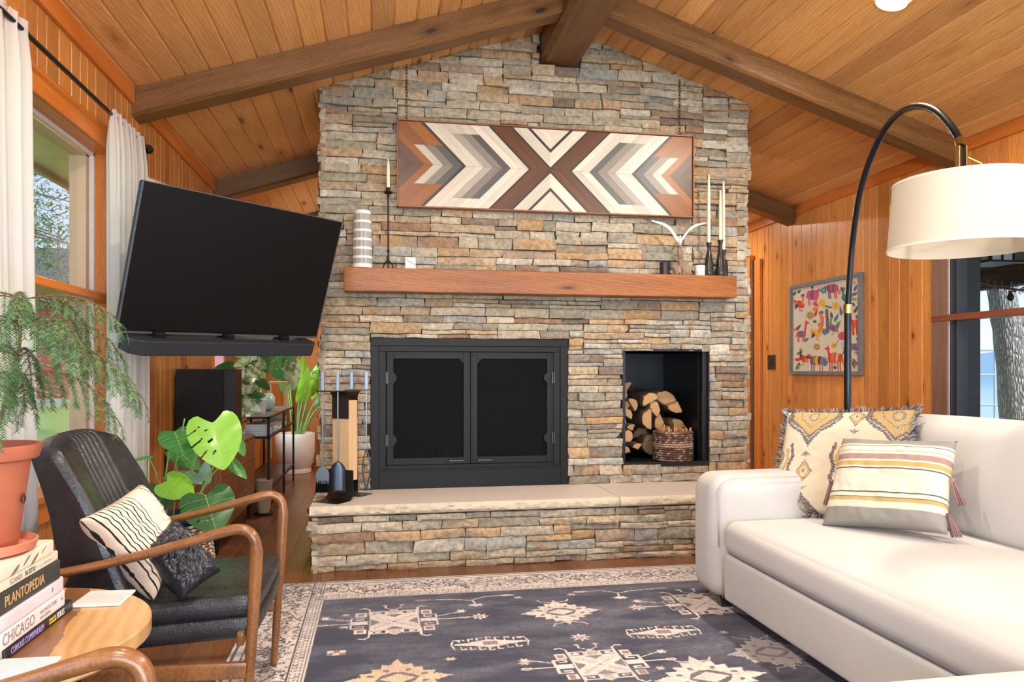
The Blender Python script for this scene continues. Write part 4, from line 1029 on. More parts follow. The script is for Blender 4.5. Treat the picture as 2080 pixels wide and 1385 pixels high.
def medallion(cx, cy, k=1, kx=1):
    cv.poly([(cx - .118 * k, cy - .112 * k), (cx + .118 * k, cy - .112 * k), (cx + .118 * k, cy + .112 * k), (cx - .118 * k, cy + .112 * k)], srgb(112, 102, 106))
    for s_ in (-1, 1): cv.poly([(cx - .118 * k, cy + s_ * .112 * k), (cx - .05 * k, cy + s_ * .112 * k), (cx + .118 * k, cy - s_ * .05 * k), (cx + .118 * k, cy - s_ * .112 * k), (cx + .05 * k, cy - s_ * .112 * k), (cx - .118 * k, cy + s_ * .05 * k)], CREAM)
    for sx in (-1, 1):
        for sy in (-1, 1):
            f = lambda pts: [(cx + sx * a * k * kx, cy + sy * b * k) for a, b in pts]
            cv.line(f([(.02, .018), (.095, .085)]), .012, CREAM2)
            cv.line(f([(.0, .115), (.12, .115), (.12, 0)]), .008, CREAM)
            cv.line(f([(.04, .115), (.04, .16), (.11, .16), (.11, .13), (.07, .13), (.07, .145), (.09, .145)]), .009, CREAM)
            cv.line(f([(.13, .02), (.21, .02), (.21, .075), (.15, .075), (.15, .05), (.185, .05)]), .009, CREAM)
            cv.poly(f([(.135, .09), (.19, .09), (.19, .15), (.135, .15)]), CREAM); cv.poly(f([(.147, .1), (.18, .1), (.18, .14), (.147, .14)]), ROSE)
            cv.line(f([(.12, .11), (.12, .2), (.145, .225), (.17, .215)]), .009, CREAM)
            cv.poly(f([(0, .12), (.03, .12), (.03, .15), (0, .178)]), CREAM2); cv.line(f([(.03, .12), (.03, .155), (0, .185)]), .007, CREAM)
            cv.poly(f([(.13, 0), (.2, 0), (.235, .0), (.2, .018), (.13, .018)]), CREAM)
        cv.line([(cx + sx * .235 * k * kx, cy), (cx + sx * .33 * k * kx, cy)], .008, CREAM); cv.ell(cx + sx * .35 * k * kx, cy, .03 * k, .014 * k, CREAM); cv.ell(cx + sx * .35 * k * kx, cy, .018 * k, .007 * k, ROSE)
        cv.line([(cx + sx * .21 * k, cy + .04), (cx + sx * .30 * k, cy + .08), (cx + sx * .34 * k, cy + .075)], .007, CREAM); cv.star(cx + sx * .34 * k, cy + .1 * k, .032 * k, CREAM, 6)
    for s_ in (-1, 1): cv.line([(cx, cy + .18 * k), (cx + s_ * .04, cy + .215 * k), (cx + s_ * .04, cy + .25 * k)], .006, CREAM); cv.ell(cx + s_ * .045, cy + .255 * k, .014, .009, CREAM2)
    cv.ell(cx, cy, .012, .006, NAVY)
def lozenge(cx, cy, c1=CREAM, k=1, antl=True):
    cv.poly([(cx - .19 * k, cy), (cx - .15 * k, cy + .03), (cx, cy + .14 * k), (cx + .15 * k, cy + .03), (cx + .19 * k, cy), (cx + .15 * k, cy - .03), (cx, cy - .14 * k), (cx - .15 * k, cy - .03)], NAVY)
    pet = []
    for a in range(32):
        an = 2 * PI * a / 32; rr = 1 / (abs(math.cos(an)) / .165 + abs(math.sin(an)) / .15) * (1.28 if a % 2 == 0 else 1.02); pet.append((cx + rr * k * math.cos(an), cy + rr * k * math.sin(an)))
    cv.poly(pet, c1); cv.line(pet + pet[:1], .004, CREAM2)
    cv.line([(cx - .15 * k, cy + .03), (cx - .2 * k, cy), (cx - .15 * k, cy - .03)], .008, c1); cv.line([(cx + .15 * k, cy + .03), (cx + .2 * k, cy), (cx + .15 * k, cy - .03)], .008, c1)
    cv.poly([(cx - .085 * k, cy - .01), (cx - .06 * k, cy + .035 * k), (cx - .02 * k, cy + .06 * k), (cx + .02 * k, cy + .06 * k), (cx + .06 * k, cy + .035 * k), (cx + .085 * k, cy + .01), (cx + .06 * k, cy - .035 * k), (cx + .02 * k, cy - .06 * k), (cx - .02 * k, cy - .06 * k), (cx - .06 * k, cy - .035 * k)], srgb(96, 88, 92))
    cv.poly([(cx - .07 * k, cy), (cx, cy + .045 * k), (cx + .07 * k, cy), (cx, cy - .045 * k)], c1)
    for a in range(8): cv.ell(cx + .112 * k * math.cos(a * PI / 4 + .4), cy + .085 * k * math.sin(a * PI / 4 + .4), .016, .010, srgb(104, 96, 100), a)
    if antl:
        for sy in (-1, 1):
            for sx in (-1, 1): cv.line([(cx, cy + sy * .13 * k), (cx + sx * .04, cy + sy * .165), (cx + sx * .07, cy + sy * .17), (cx + sx * .085, cy + sy * .20)], .008, c1)
def comb(cx, cy):
    L = .165; cv.poly([(cx - L, cy + .006), (cx - .09, cy + .02), (cx, cy + .05), (cx + .09, cy + .02), (cx + L, cy + .006), (cx + L, cy - .006), (cx + .09, cy - .02), (cx, cy - .05), (cx - .09, cy - .02), (cx - L, cy - .006)], CREAM)
    cv.poly([(cx - .035, cy - .022), (cx + .035, cy - .022), (cx + .035, cy + .022), (cx - .035, cy + .022)], ROSE)
    for s_ in (-1, 1):
        cv.line([(cx + s_ * L, cy - .055), (cx + s_ * (L + .012), cy), (cx + s_ * L, cy + .055), (cx + s_ * (L - .02), cy + .055), (cx + s_ * (L - .02), cy + .04)], .007, CREAM)
        for k in range(-3, 4):
            x = cx + k * .042; y = cy + s_ * (.03 + .028 * (1 - abs(k) / 4)); cv.line([(x - .012, y - s_ * .01), (x - .012, y + s_ * .022), (x + .01, y + s_ * .022), (x + .01, y + s_ * .01)], .006, CREAM)
def spray(cx, cy, m):
    cv.line([(cx - m * .26, cy + .01), (cx - m * .1, cy - .005), (cx, cy - .04), (cx + m * .01, cy - .1)], .008, CREAM); cv.line([(cx, cy - .03), (cx + m * .08, cy + .02), (cx + m * .2, cy + .02)], .007, CREAM)
    cv.star(cx + m * .01, cy - .12, .05, CREAM, 7, .55, .6); cv.ell(cx - m * .27, cy + .01, .04, .016, ROSE); cv.ell(cx + m * .2, cy + .02, .04, .016, CREAM2)
def star(cx, cy): cv.star(cx, cy, .05, CREAM, 8, .5, 1); cv.ell(cx, cy, .018, .018, ROSE); cv.ell(cx, cy, .009, .009, CREAM)
for r_, (y_, kinds) in enumerate(((3.725, 'MsLsM'), (3.355, 'cCsC.'), (3.035, 'G.E.F'), (2.58, '.C.sC'), (2.3, 'MsLsM'), (1.9, '.CsC.'), (1.5, 'L.M.L'), (1.2, '.CsC.'))):
    for k, ch in zip((.07, .493, .915, 1.322, 1.70), kinds):
        if ch == 'M': medallion(k, y_)
        if ch == 'E': medallion(k, y_, .9)
        if ch in 'LF': lozenge(k, y_, CREAM if ch == 'L' else srgb(150, 144, 142))
        if ch == 'G': lozenge(k, y_, srgb(208, 178, 140), 1.05, False)
        if ch == 'H': lozenge(k, y_, CREAM, 1.1)
        if ch == 'C': comb(k, y_)
        if ch == 's': star(k, y_)
        if ch == 'c':
            x = -.19
            for a in range(3):
                for b in range(2): cv.poly([(x - .04 + a * .027, y_ - .03 + b * .03), (x - .013 + a * .027, y_ - .03 + b * .03), (x - .013 + a * .027, y_ + b * .03), (x - .04 + a * .027, y_ + b * .03)], CREAM if (a + b) % 2 else ROSE)
lozenge(1.318, 2.83, CREAM, 1.15)
spray(.49, 4.03, 1); spray(1.30, 4.02, -1)
for (x, y) in ((.74, 4.0), (1.04, 4.0), (-.17, 3.86), (-.17, 3.68), (1.6, 3.3), (1.15, 2.95), (.6, 3.1), (1.58, 2.95), (.3, 3.2)): cv.star(x, y, .03, CREAM2, 6, .5, .8)
xs = np.linspace(RXA, RXB, 690); ys = np.concatenate([np.linspace(RYA, 2.68, 60)[:-1], np.linspace(2.68, RYB, 410)])
Xg, Yg = np.meshgrid(xs, ys); cols = cv.sample((Xg - RXA) / (RXB - RXA), (Yg - RYA) / (RYB - RYA))
g = G('distressed_woven_rug'); co = g.coord(); a = g.attr()
n1 = g.noise(g.map(co, (2.2, 5, 1)), 1.1, 5, .6); n2 = g.noise(g.map(co, (150, 16, 1)), 1, 3); n3 = g.noise(g.map(co, (16, 190, 1)), 1, 3); n4 = g.noise(co, 38, 4, .7)
wear = g.math('MULTIPLY', g.ramp(n1, [(.40, 0), (.68, 1)]), g.ramp(n4, [(.3, .35), (.7, .85)]))
thr = g.math('MULTIPLY', g.math('ADD', n2, n3), .5)
c1_ = g.mix(a, srgb(140, 138, 152), g.math('MULTIPLY', wear, .62)); c2_ = g.mix(c1_, g.ramp(thr, [(.3, .45), (.7, 1.5)]), .9, 'MULTIPLY')
M_RUG = g.fin(c2_, .95, 0, g.bump(thr, .4, .003), sheen=.15)
rug = painted_grid('area_rug', M_RUG, xs, ys, lambda X, Y: (X, Y, np.full_like(X, .0065)), cols)
tag(rug, 'large navy oriental style rug with pale border and faded cream motifs', 'rug')
mb = MB(); mb.col = srgb(120, 112, 108); th = .006
for q in ((RXA - .004, RYA, RXA, RYB), (RXB, RYA, RXB + .004, RYB), (RXA - .004, RYB, RXB + .004, RYB + .004), (RXA - .004, RYA - .004, RXB + .004, RYA)): mb.box(q[0], q[1], .0005, q[2], q[3], .0068)
o = mb.build('bound_edge', colmat('rug_binding', .9, .3), rug)

# ------------------------------------------------------------------ sofa
g = G('cream_chenille'); co = g.coord(); n1 = g.noise(co, 260, 4, .7); n2 = g.noise(co, 3.0, 3)
M_SOFA = g.fin(g.mix(g.mix(srgb(190, 187, 183), srgb(200, 198, 195), n2), (.42, .38, .33), g.math('MULTIPLY', g.ramp(n1, [(.35, 1), (.6, 0)]), .22)), .95, 0, g.bump(g.math('ADD', n1, g.math('MULTIPLY', g.noise(co, 700, 2), .5)), .45, .004), sheen=.3)
M_SEAM = plain('cream_piping', srgb(196, 182, 164), .9)
sf = thing('sectional_sofa', 'cream L-shaped sectional sofa along the right wall on the rug', 'sofa', (2.3, 2.7, 0))
def soft(nm, x0, x1, y0, y1, z0, z1, r, bulge=(0, 0, 0), par=sf, m=M_SOFA, rot=None, n=10, seg=5, deform=None):
    c = ((x0 + x1) / 2, (y0 + y1) / 2, (z0 + z1) / 2); mb = MB()
    if rot is None: mb.rbox(c, (x1 - x0, y1 - y0, z1 - z0), r, bulge, n, seg)
    else:
        mb.M = Matrix.Translation(c) @ rot; mb.rbox((0, 0, 0), (x1 - x0, y1 - y0, z1 - z0), r, bulge, n, seg)
    if deform: mb.v = [deform(p) for p in mb.v]
    return mb.build(nm, m, par, smooth=180, world=(par is sf))
def arm_round(p):   # arm front leans out a touch and is rounded in plan
    return (p[0] - .0 * p[2], p[1], p[2])
soft('arm', 1.70, 3.02, 3.60, 3.90, .055, .695, .085, (.012, .006, .008), n=14)
soft('front_rail', 1.745, 1.86, 1.62, 3.602, .06, .30, .02, (.004, 0, 0), n=16)
soft('base', 1.85, 3.0, .75, 3.61, .06, .30, .02)
soft('seat_cushion', 1.735, 2.80, 1.64, 3.598, .297, .475, .062, (.012, .004, .026), n=20, seg=6)
soft('chaise_base', .98, 2.0, .62, 1.66, .06, .30, .03)
soft('chaise_cushion', .965, 2.80, .62, 1.70, .30, .478, .065, (.01, .012, .02), n=14, seg=6)
lean = Matrix.Rotation(.16, 4, 'Y')
soft('backrest_frame', 2.93, 3.10, .6, 3.90, .1, .86, .05)
soft('back_cushion', 2.70, 2.95, 2.37, 3.60, .43, 1.01, .10, (.04, .0, .01), rot=lean, n=14, seg=6)
soft('back_cushion', 2.72, 2.97, 1.12, 2.35, .43, .99, .10, (.05, .0, .02), rot=lean, n=14, seg=6)
for x, y in ((1.79, 3.68), (2.9, 3.8), (1.02, .7), (1.02, 1.58), (1.83, 1.75), (2.95, .7)):
    MB().add([(x - .03, y - .03, .0075), (x + .02, y - .03, .0075), (x + .02, y + .02, .0075), (x - .03, y + .02, .0075), (x - .045, y - .04, .065), (x + .03, y - .04, .065), (x + .03, y + .03, .065), (x - .045, y + .03, .065)],
             [(0, 3, 2, 1), (4, 5, 6, 7), (0, 1, 5, 4), (1, 2, 6, 5), (2, 3, 7, 6), (3, 0, 4, 7)]).build('foot', M_BLACKGL, sf, world=True)
# piping round the arm's inner face and beside the rail
mb = MB(); mb.tube([(1.745, 3.606, .07), (1.735, 3.604, .30)], .003, 6)
arc_ = [(1.725, 3.612, .33), (1.722, 3.612, .55)] + [(1.722 + .09 * (1 - math.cos(a)), 3.612, .595 + .09 * math.sin(a)) for a in np.linspace(0.1, PI / 2, 8)] + [(2.9, 3.612, .686)]
mb.tube(arc_, .003, 6); mb.build('piping', M_SEAM, sf, smooth=180, world=True)

# ------------------------------------------------------------------ pillows
def pillow(t, name, mat, q, th, n=44, puff=.42, seed=0, wr=.004, pinch=.06, colf=None, parent=None):
    """q: four corners (top-left, top-right, bottom-right, bottom-left); both faces in one closed mesh"""
    q = [Vector(p) for p in q]; N = ((q[1] - q[0]).cross(q[3] - q[0])).normalized()
    c = sum(q, Vector()) / 4; vs_ = []; uvs = []; fs = []
    for s_ in (1, -1):
        for j in range(n + 1):
            for i in range(n + 1):
                u, v = i / n, j / n; a, b = 2 * u - 1, 2 * v - 1
                p = q[0] * (1 - u) * (1 - v) + q[1] * u * (1 - v) + q[2] * u * v + q[3] * (1 - u) * v
                k = 1 - pinch * ((1 - a * a) * (b * b) + (1 - b * b) * (a * a)); p = c + (p - c) * k
                h = th / 2 * ((1 - a ** 4) * (1 - b ** 4)) ** puff if abs(a) < 1 and abs(b) < 1 else 0
                h *= 1 + .10 * mnoise.noise((a * 2.2 + seed, b * 2.2, s_)); e = (1 - a * a) * (1 - b * b)
                h += wr * mnoise.noise((a * 7 + seed, b * 7, s_ * 3)) * min(1, e * 6)
                vs_.append(p + N * (h * s_)); uvs.append((u, 1 - v))
    m = (n + 1) ** 2
    for j in range(n):
        for i in range(n):
            a = j * (n + 1) + i; fs.append((a, a + 1, a + n + 2, a + n + 1)); fs.append((m + a, m + a + n + 1, m + a + n + 2, m + a + 1))
    mb = MB(); cols = None
    if colf: cols = [colf(sum(uvs[i][0] for i in f) / 4, sum(uvs[i][1] for i in f) / 4) for f in fs]
    mb.add(vs_, fs, uvs, cols); o = mb.build(name, mat, parent, smooth=180)
    bm = bmesh.new(); bm.from_mesh(o.data); bmesh.ops.remove_doubles(bm, verts=bm.verts, dist=.0002); bmesh.ops.recalc_face_normals(bm, faces=bm.faces); bm.to_mesh(o.data); bm.free()
    for p in o.data.polygons: p.use_smooth = True
    return o, q, N
# big fringed pillow with faded damask
pc = Canvas(0, 1, 0, 1, 300, 300, srgb(208, 196, 172)); GOLD, CHAR, CHAR2 = srgb(178, 144, 78), srgb(78, 74, 76), srgb(110, 104, 102)
def damask(cx, cy, k, up=1):
    f = lambda pts: [(cx + a * k, cy + up * b * k) for a, b in pts]
    pc.poly(f([(-.24, .2), (-.25, .06), (-.18, -.03), (-.09, -.09), (0, -.24), (.09, -.09), (.18, -.03), (.25, .06), (.24, .2)]), CHAR)
    pc.poly(f([(-.2, .2), (-.19, .08), (-.11, 0), (0, -.12), (.11, 0), (.19, .08), (.2, .2)]), GOLD)
    pc.line(f([(-.14, .2), (-.1, .07), (0, -.03), (.1, .07), (.14, .2)]), .012 * k, CHAR2); pc.line(f([(-.22, .05), (-.08, -.06), (0, -.17), (.08, -.06), (.22, .05)]), .008 * k, srgb(196, 186, 168))
    pc.ell(cx, cy + up * .1 * k, .05 * k, .06 * k, CHAR2); pc.ell(cx, cy + up * .1 * k, .03 * k, .04 * k, GOLD)
for cx in (.27, .92): damask(cx, .82, .95)
def diamond(cx, cy, k):
    pc.poly([(cx, cy + .11 * k), (cx + .07 * k, cy), (cx, cy - .11 * k), (cx - .07 * k, cy)], CHAR2); pc.poly([(cx, cy + .095 * k), (cx + .055 * k, cy), (cx, cy - .095 * k), (cx - .055 * k, cy)], GOLD)
    pc.ell(cx, cy, .028 * k, .045 * k, srgb(200, 184, 150)); pc.ell(cx, cy, .012 * k, .02 * k, CHAR2)
    for s_ in (-1, 1): pc.poly([(cx, cy + s_ * .19 * k), (cx + .05 * k, cy + s_ * .135 * k), (cx + .015 * k, cy + s_ * .15 * k), (cx, cy + s_ * .13 * k), (cx - .015 * k, cy + s_ * .15 * k), (cx - .05 * k, cy + s_ * .135 * k)], CHAR2)
diamond(.27, .36, 1); diamond(.62, .9, 1); diamond(.93, .36, 1)
for cx in (.02, .6):
    for s_ in (-1, 1):
        pc.line([(cx + s_ * .11, .62), (cx + s_ * .13, .5), (cx + s_ * .10, .4), (cx + s_ * .12, .3), (cx + s_ * .05, .2)], .028, CHAR); pc.line([(cx + s_ * .07, .58), (cx + s_ * .09, .48), (cx + s_ * .05, .36), (cx + s_ * .06, .26)], .026, GOLD)
    pc.ell(cx, .5, .05, .07, CHAR2); pc.ell(cx, .5, .032, .05, GOLD); pc.ell(cx, .3, .045, .05, CHAR2)
for cx in (.27, .93): pc.poly([(cx - .13, .0), (cx - .07, .07), (cx, .16), (cx + .07, .07), (cx + .13, .0)], CHAR); pc.poly([(cx - .05, .0), (cx, .08), (cx + .05, .0)], srgb(150, 140, 128))
g = G('slubbed_damask'); uv = g.coord('UV'); nn = g.noise(g.map(uv, (26, 150, 1)), 1, 4, .7); n2 = g.noise(g.map(uv, (90, 140, 1)), 1, 3, .7)
M_DAMASK = g.fin(g.mix(g.mix(g.attr(), srgb(206, 194, 170), g.ramp(n2, [(.50, 0), (.60, .75)])), srgb(96, 86, 78), g.math('MULTIPLY', g.ramp(nn, [(.60, 0), (.68, 1)]), .6)), .95, 0, g.bump(nn, .5, .004))
PF = [P(*p, t=1) for p in ((1592, 828), (1868, 822), (1840, 1080), (1550, 1050))]
def on_plane(pts, n, p0):
    n = Vector(n).normalized(); C0 = Vector((0, 0, CAMZ)); r = []
    for p in pts: d = P(*p, t=1) - C0; r.append(C0 + d * ((Vector(p0) - C0).dot(n) / d.dot(n)))
    return r
q = on_plane(((1600, 838), (1860, 832), (1838, 1066), (1560, 1042)), (-.7, -.5, .5), (2.35, 3.5, .6))
t = thing('fringed_throw_pillow', 'large square damask pillow with grey fringe in the sofa corner', 'pillow', (2.35, 3.5, .49))
def pcol(u, v): a = pc.sample(np.array([u]), np.array([v]))[0]; return tuple(a)
o, qf, Nf = pillow(t, 'cushion', M_DAMASK, [p - Vector(t.location) for p in q], .17, n=90, colf=pcol, parent=t, seed=3)
mb = MB(); R = random.Random(8); cc = sum(qf, Vector()) / 4
for e in range(4):
    a, b = qf[e], qf[(e + 1) % 4]; m = 110
    for k in range(m):
        u = (k + R.random()) / m; s_ = 2 * u - 1; kk = 1 - .06 * (1 - s_ * s_); p = cc + (a.lerp(b, u) - cc) * kk; o_ = (p - cc).normalized(); L_ = .034 * R.uniform(.7, 1.2) * (1.35 if abs(s_) > .9 else 1)
        for z in range(3):
            mb.col = R.choice([srgb(90, 92, 98), srgb(150, 150, 150), srgb(196, 192, 182), srgb(70, 70, 76)]); sd = Vector((R.uniform(-1, 1), R.uniform(-1, 1), R.uniform(-1, 1))) * .012
            mb.tube([p - o_ * .004, p + o_ * L_ * .5 + sd * .4 + Nf * .004 * z, p + o_ * L_ * .9 + sd + Nf * R.uniform(-.01, .01)], [.0022, .0022, .001], 4, cap=False)
mb.build('fringe', colmat('yarn_fringe', .9), t)
# striped pillow with tassels
g = G('striped_woven_cotton'); uv = g.coord('UV'); v = g.n('SeparateXYZ', Vector=uv).outputs[1]; u_ = g.n('SeparateXYZ', Vector=uv).outputs[0]
IV, GRY, MAU, MUS, LN = srgb(210, 200, 180), srgb(138, 134, 126), srgb(156, 128, 118), srgb(184, 152, 92), srgb(84, 82, 80)
stops = [(0, GRY), (.17, IV), (.245, MUS), (.285, LN), (.292, IV), (.335, LN), (.35, IV), (.60, LN), (.614, IV), (.635, MUS), (.69, IV), (.71, MAU), (.775, IV), (.81, LN), (.815, IV), (.875, LN), (.88, IV), (.905, GRY)]
rp = g.t.nodes.new('ShaderNodeValToRGB'); rp.color_ramp.interpolation = 'CONSTANT'; g.t.links.new(v, rp.inputs[0])
while len(rp.color_ramp.elements) < len(stops): rp.color_ramp.elements.new(.99)
for e, (p, c) in zip(rp.color_ramp.elements, stops): e.position = p; e.color = (*c, 1)
dash = g.math('GREATER_THAN', g.math('SINE', g.math('MULTIPLY', u_, 190)), -.2)
nz = g.noise(g.map(uv, (240, 240, 1)), 1, 3, .7); mel = g.mix(rp.outputs[0], (.28, .26, .24), g.math('MULTIPLY', g.ramp(nz, [(.5, 0), (.62, 1)]), g.math('MULTIPLY', g.math('ADD', g.math('LESS_THAN', v, .17), g.math('GREATER_THAN', v, .905)), .45)))
M_STRP = g.fin(mel, .92, 0, g.bump(nz, .3, .003))
q = on_plane(((1712, 890), (1945, 896), (1925, 1086), (1670, 1068)), (-.8, -.35, .45), (2.25, 3.15, .55))
t = thing('striped_throw_pillow', 'ivory pillow with mauve and mustard stripes and corner tassels on sofa', 'pillow', (2.3, 3.1, .49))
o, qs, Ns = pillow(t, 'cushion', M_STRP, [p - Vector(t.location) for p in q], .15, n=60, parent=t, seed=7, wr=.006)
M_TAS = colmat('mauve_yarn', .9)
def tassel(p, drop, nm='tassel'):
    mb = MB(); R = random.Random(int(p.x * 999)); top = Vector(p); end = top + drop
    for k in range(60):
        mb.col = R.choice([srgb(140, 108, 104), srgb(120, 90, 90), srgb(160, 128, 122)]); a, r = R.uniform(0, 6.28), R.random() ** .5
        off = Vector((math.cos(a) * r, math.sin(a) * r, 0)); mb.tube([top + off * .006, top + (end - top) * .3 + off * .012, end + off * .022 + Vector((0, 0, R.uniform(0, .015)))], .0016, 4, cap=False)
    mb.tube([top + Vector((0, 0, .004)), top - Vector((0, 0, .012))], .009, 8); mb.build(nm, M_TAS, t)
L0 = Vector(t.location)
def edge(i, j, f): return qs[i].lerp(qs[j], f)
tassel(edge(0, 3, .52) - Ns * .012, Vector((-.02, .0, -.12))); tassel(edge(1, 2, .42) - Ns * .01, Vector((.03, -.02, -.12))); tassel(edge(1, 2, .80) - Ns * .01, Vector((.03, -.01, -.10)))

# ------------------------------------------------------------------ arc floor lamp
t = thing('arc_floor_lamp', 'tall black arc lamp with large off-white drum shade behind sofa', 'floor lamp', (2.84, 4.17, 0))
pole = [(2.84, 4.17, .03), (2.84, 4.17, 1.0), (2.84, 4.168, 1.6)]
arc = [(2.839, 4.166, 1.64), (2.836, 4.15, 1.74), (2.831, 4.131, 1.852), (2.822, 4.088, 2.055), (2.802, 4.004, 2.274), (2.772, 3.871, 2.441), (2.729, 3.686, 2.562), (2.685, 3.49, 2.597), (2.644, 3.312, 2.563), (2.607, 3.15, 2.484), (2.578, 3.022, 2.372), (2.560, 2.945, 2.28)]
def smoothpath(pts, k=5):
    pts = [Vector(p) for p in pts]; out = []
    for i in range(len(pts) - 1):
        p0, p1, p2, p3 = pts[max(i - 1, 0)], pts[i], pts[i + 1], pts[min(i + 2, len(pts) - 1)]
        for s_ in range(k):
            u = s_ / k; out.append(.5 * ((2 * p1) + (p2 - p0) * u + (2 * p0 - 5 * p1 + 4 * p2 - p3) * u * u + (3 * p1 - p0 - 3 * p2 + p3) * u ** 3))
    return out + [pts[-1]]
M_POLE = plain('satin_black_tube', (.02, .021, .024), .24, .6)
MB().tube(pole, .021, 20).build('pole', M_POLE, t, smooth=60, world=True)
MB().tube(smoothpath(arc), [.017] * (5 * (len(arc) - 1) + 1), 20).build('arc_tube', M_POLE, t, smooth=60, world=True)
MB().lathe([(0, 0), (.19, 0), (.19, .03), (.185, .034), (0, .034)], 48, (2.84, 4.17, 0)).build('base', M_POLE, t, smooth=40, world=True)
M_BRASS = plain('aged_brass', srgb(190, 160, 96), .28, 1)
MB().tube([(2.84, 4.168, 1.595), (2.84, 4.167, 1.65)], .026, 24).build('collar', M_BRASS, t, smooth=50, world=True)
hx, hy, hz = 2.553, 2.925, 2.25
MB().tube([arc[-1], (hx, hy, hz - .005)], .022, 20).build('joint_cap', M_BRASS, t, smooth=50, world=True)
jb = wb('joint_fork', t, [(hx - .022, hy - .012, 2.09, hx - .014, hy + .012, 2.245), (hx + .014, hy - .012, 2.09, hx + .022, hy + .012, 2.245)], M_BRASS, .002)
jn = wb('knuckle', t, [(hx - .012, hy - .012, 2.11, hx + .012, hy + .012, 2.24)], M_POLE, .003)
MB().tube([(hx + .02, hy, 2.20), (hx + .06, hy - .01, 2.18), (hx + .085, hy - .02, 2.165)], .006, 10).build('thumbscrew', M_BRASS, t, smooth=50, world=True)
g = G('linen_shade'); co = g.coord(); nn = g.noise(g.map(co, (160, 160, 60)), 1, 3)
g.fin(srgb(212, 204, 190), .9, 0, g.bump(nn, .15, .003)); tl_ = g.n('BsdfTranslucent', Color=(.86, .80, .68, 1)); mx_ = g.n('MixShader', i0=.3, i1=g.b.outputs[0], i2=tl_.outputs[0]); g.t.links.new(mx_.outputs[0], g.o.inputs[0]); M_SHADE = g.m
SR, SRT, SZ0, SZ1 = .305, .283, 1.785, 2.085
MB().lathe([(SR, SZ0), (SRT, SZ1), (SRT - .003, SZ1), (SR - .003, SZ0), (SR, SZ0)], 96, (hx, hy - .01, 0), cap=False).build('lamp_shade', M_SHADE, t, smooth=50, world=True)
mb = MB()
for r_, z in ((SR, SZ0 + .004), (SRT, SZ1 - .004)): mb.lathe([(r_ + .002, z - .006), (r_ + .003, z), (r_ + .002, z + .006), (r_ - .003, z + .006), (r_ - .003, z - .006), (r_ + .002, z - .006)], 96, (hx, hy - .01, 0), cap=False)
mb.build('shade_trim', plain('shade_tape', srgb(222, 212, 192), .85), t, smooth=60, world=True)
mb = MB()
for k in range(3): a = 2 * PI * k / 3; mb.tube([(hx, hy - .01, 2.07), (hx + SRT * .99 * math.cos(a), hy - .01 + SRT * .99 * math.sin(a), 2.075)], .0025, 6)
mb.tube([(hx, hy - .01, 1.98), (hx, hy - .01, 2.10)], .016, 12); mb.build('spider_frame', M_BRASS, t, smooth=50, world=True)
blb = MB(); blob(blb, (hx, hy - .01, 1.93), (.035, .035, .05), 0, 1, 12); blb.build('bulb', M_PORC, t, smooth=180, world=True)
# ------------------------------------------------------------------ curtains and rod
g = G('sheer_white_linen'); co = g.coord(); nn = g.noise(g.map(co, (300, 300, 40)), 1, 3)
g.fin(srgb(222, 220, 216), .9, 0, g.bump(nn, .12, .002)); tl_ = g.n('BsdfTranslucent', Color=(.93, .92, .90, 1)); mx_ = g.n('MixShader', i0=.5, i1=g.b.outputs[0], i2=tl_.outputs[0])
tr_ = g.n('BsdfTransparent'); mx2 = g.n('MixShader', i0=.06, i1=mx_.outputs[0], i2=tr_.outputs[0]); g.t.links.new(mx2.outputs[0], g.o.inputs[0]); M_SHEER = g.m
RODX, RODZ = -1.32, 2.522
t = thing('curtain_rod', 'black metal curtain rod mounted above the left window', 'curtain rod', (RODX, 3.2, RODZ))
MB().tube([(RODX, 1.9, RODZ), (RODX, 4.60, RODZ)], .0105, 14).build('rod', M_POLE, t, smooth=60, world=True)
MB().lathe([(0, 0), (.022, .002), (.026, .012), (.026, .03), (.02, .04), (0, .042)], 20).build('finial', M_POLE, t, smooth=50).matrix_local = Matrix.Translation((0, 1.395, 0)) @ Matrix.Rotation(-PI / 2, 4, 'X')
for y in (4.52, 2.0): MB().tube([(XL + .002, y, RODZ), (RODX, y, RODZ)], .008, 8).build('wall_bracket', M_POLE, t, smooth=60, world=True)
def curtain(name, y0, y1, z1, z0, folds, label, seed, flare=.10):
    R = random.Random(seed); ph = [R.uniform(0, 6.28) for _ in range(4)]
    def f(u, v):
        s = 1 - v; sp_ = 1 + flare * s; yc = (y0 + y1) / 2; y = yc + (y0 + (y1 - y0) * u - yc) * sp_
        gather = min(1, s * 14)
        x = RODX + (.030 * math.sin(2 * PI * folds * u + ph[0] + .5 * s) + .012 * math.sin(2 * PI * folds * 2.3 * u + ph[1])) * (.55 + .45 * gather) + .012 * math.sin(3 * s + ph[2])
        if s < .02: x = RODX + (x - RODX) * .5 + .012
        y += .010 * math.sin(2 * PI * folds * u * 2 + ph[3])
        return (x, y, z1 - (z1 - z0) * s)
    o = MB().grid(f, 150, 50).build(name, M_SHEER, smooth=180)
    return tag(o, label, 'curtain', 'sheer white curtains at the left window')
curtain('sheer_curtain', 3.995, 4.50, RODZ + .025, .02, 7, 'sheer white curtain beside the television, at the far end of the rod', 2, .16)
curtain('sheer_curtain', 2.45, 3.10, RODZ + .035, .02, 8, 'sheer white curtain behind the feathery pine, nearest the camera', 5, .02)

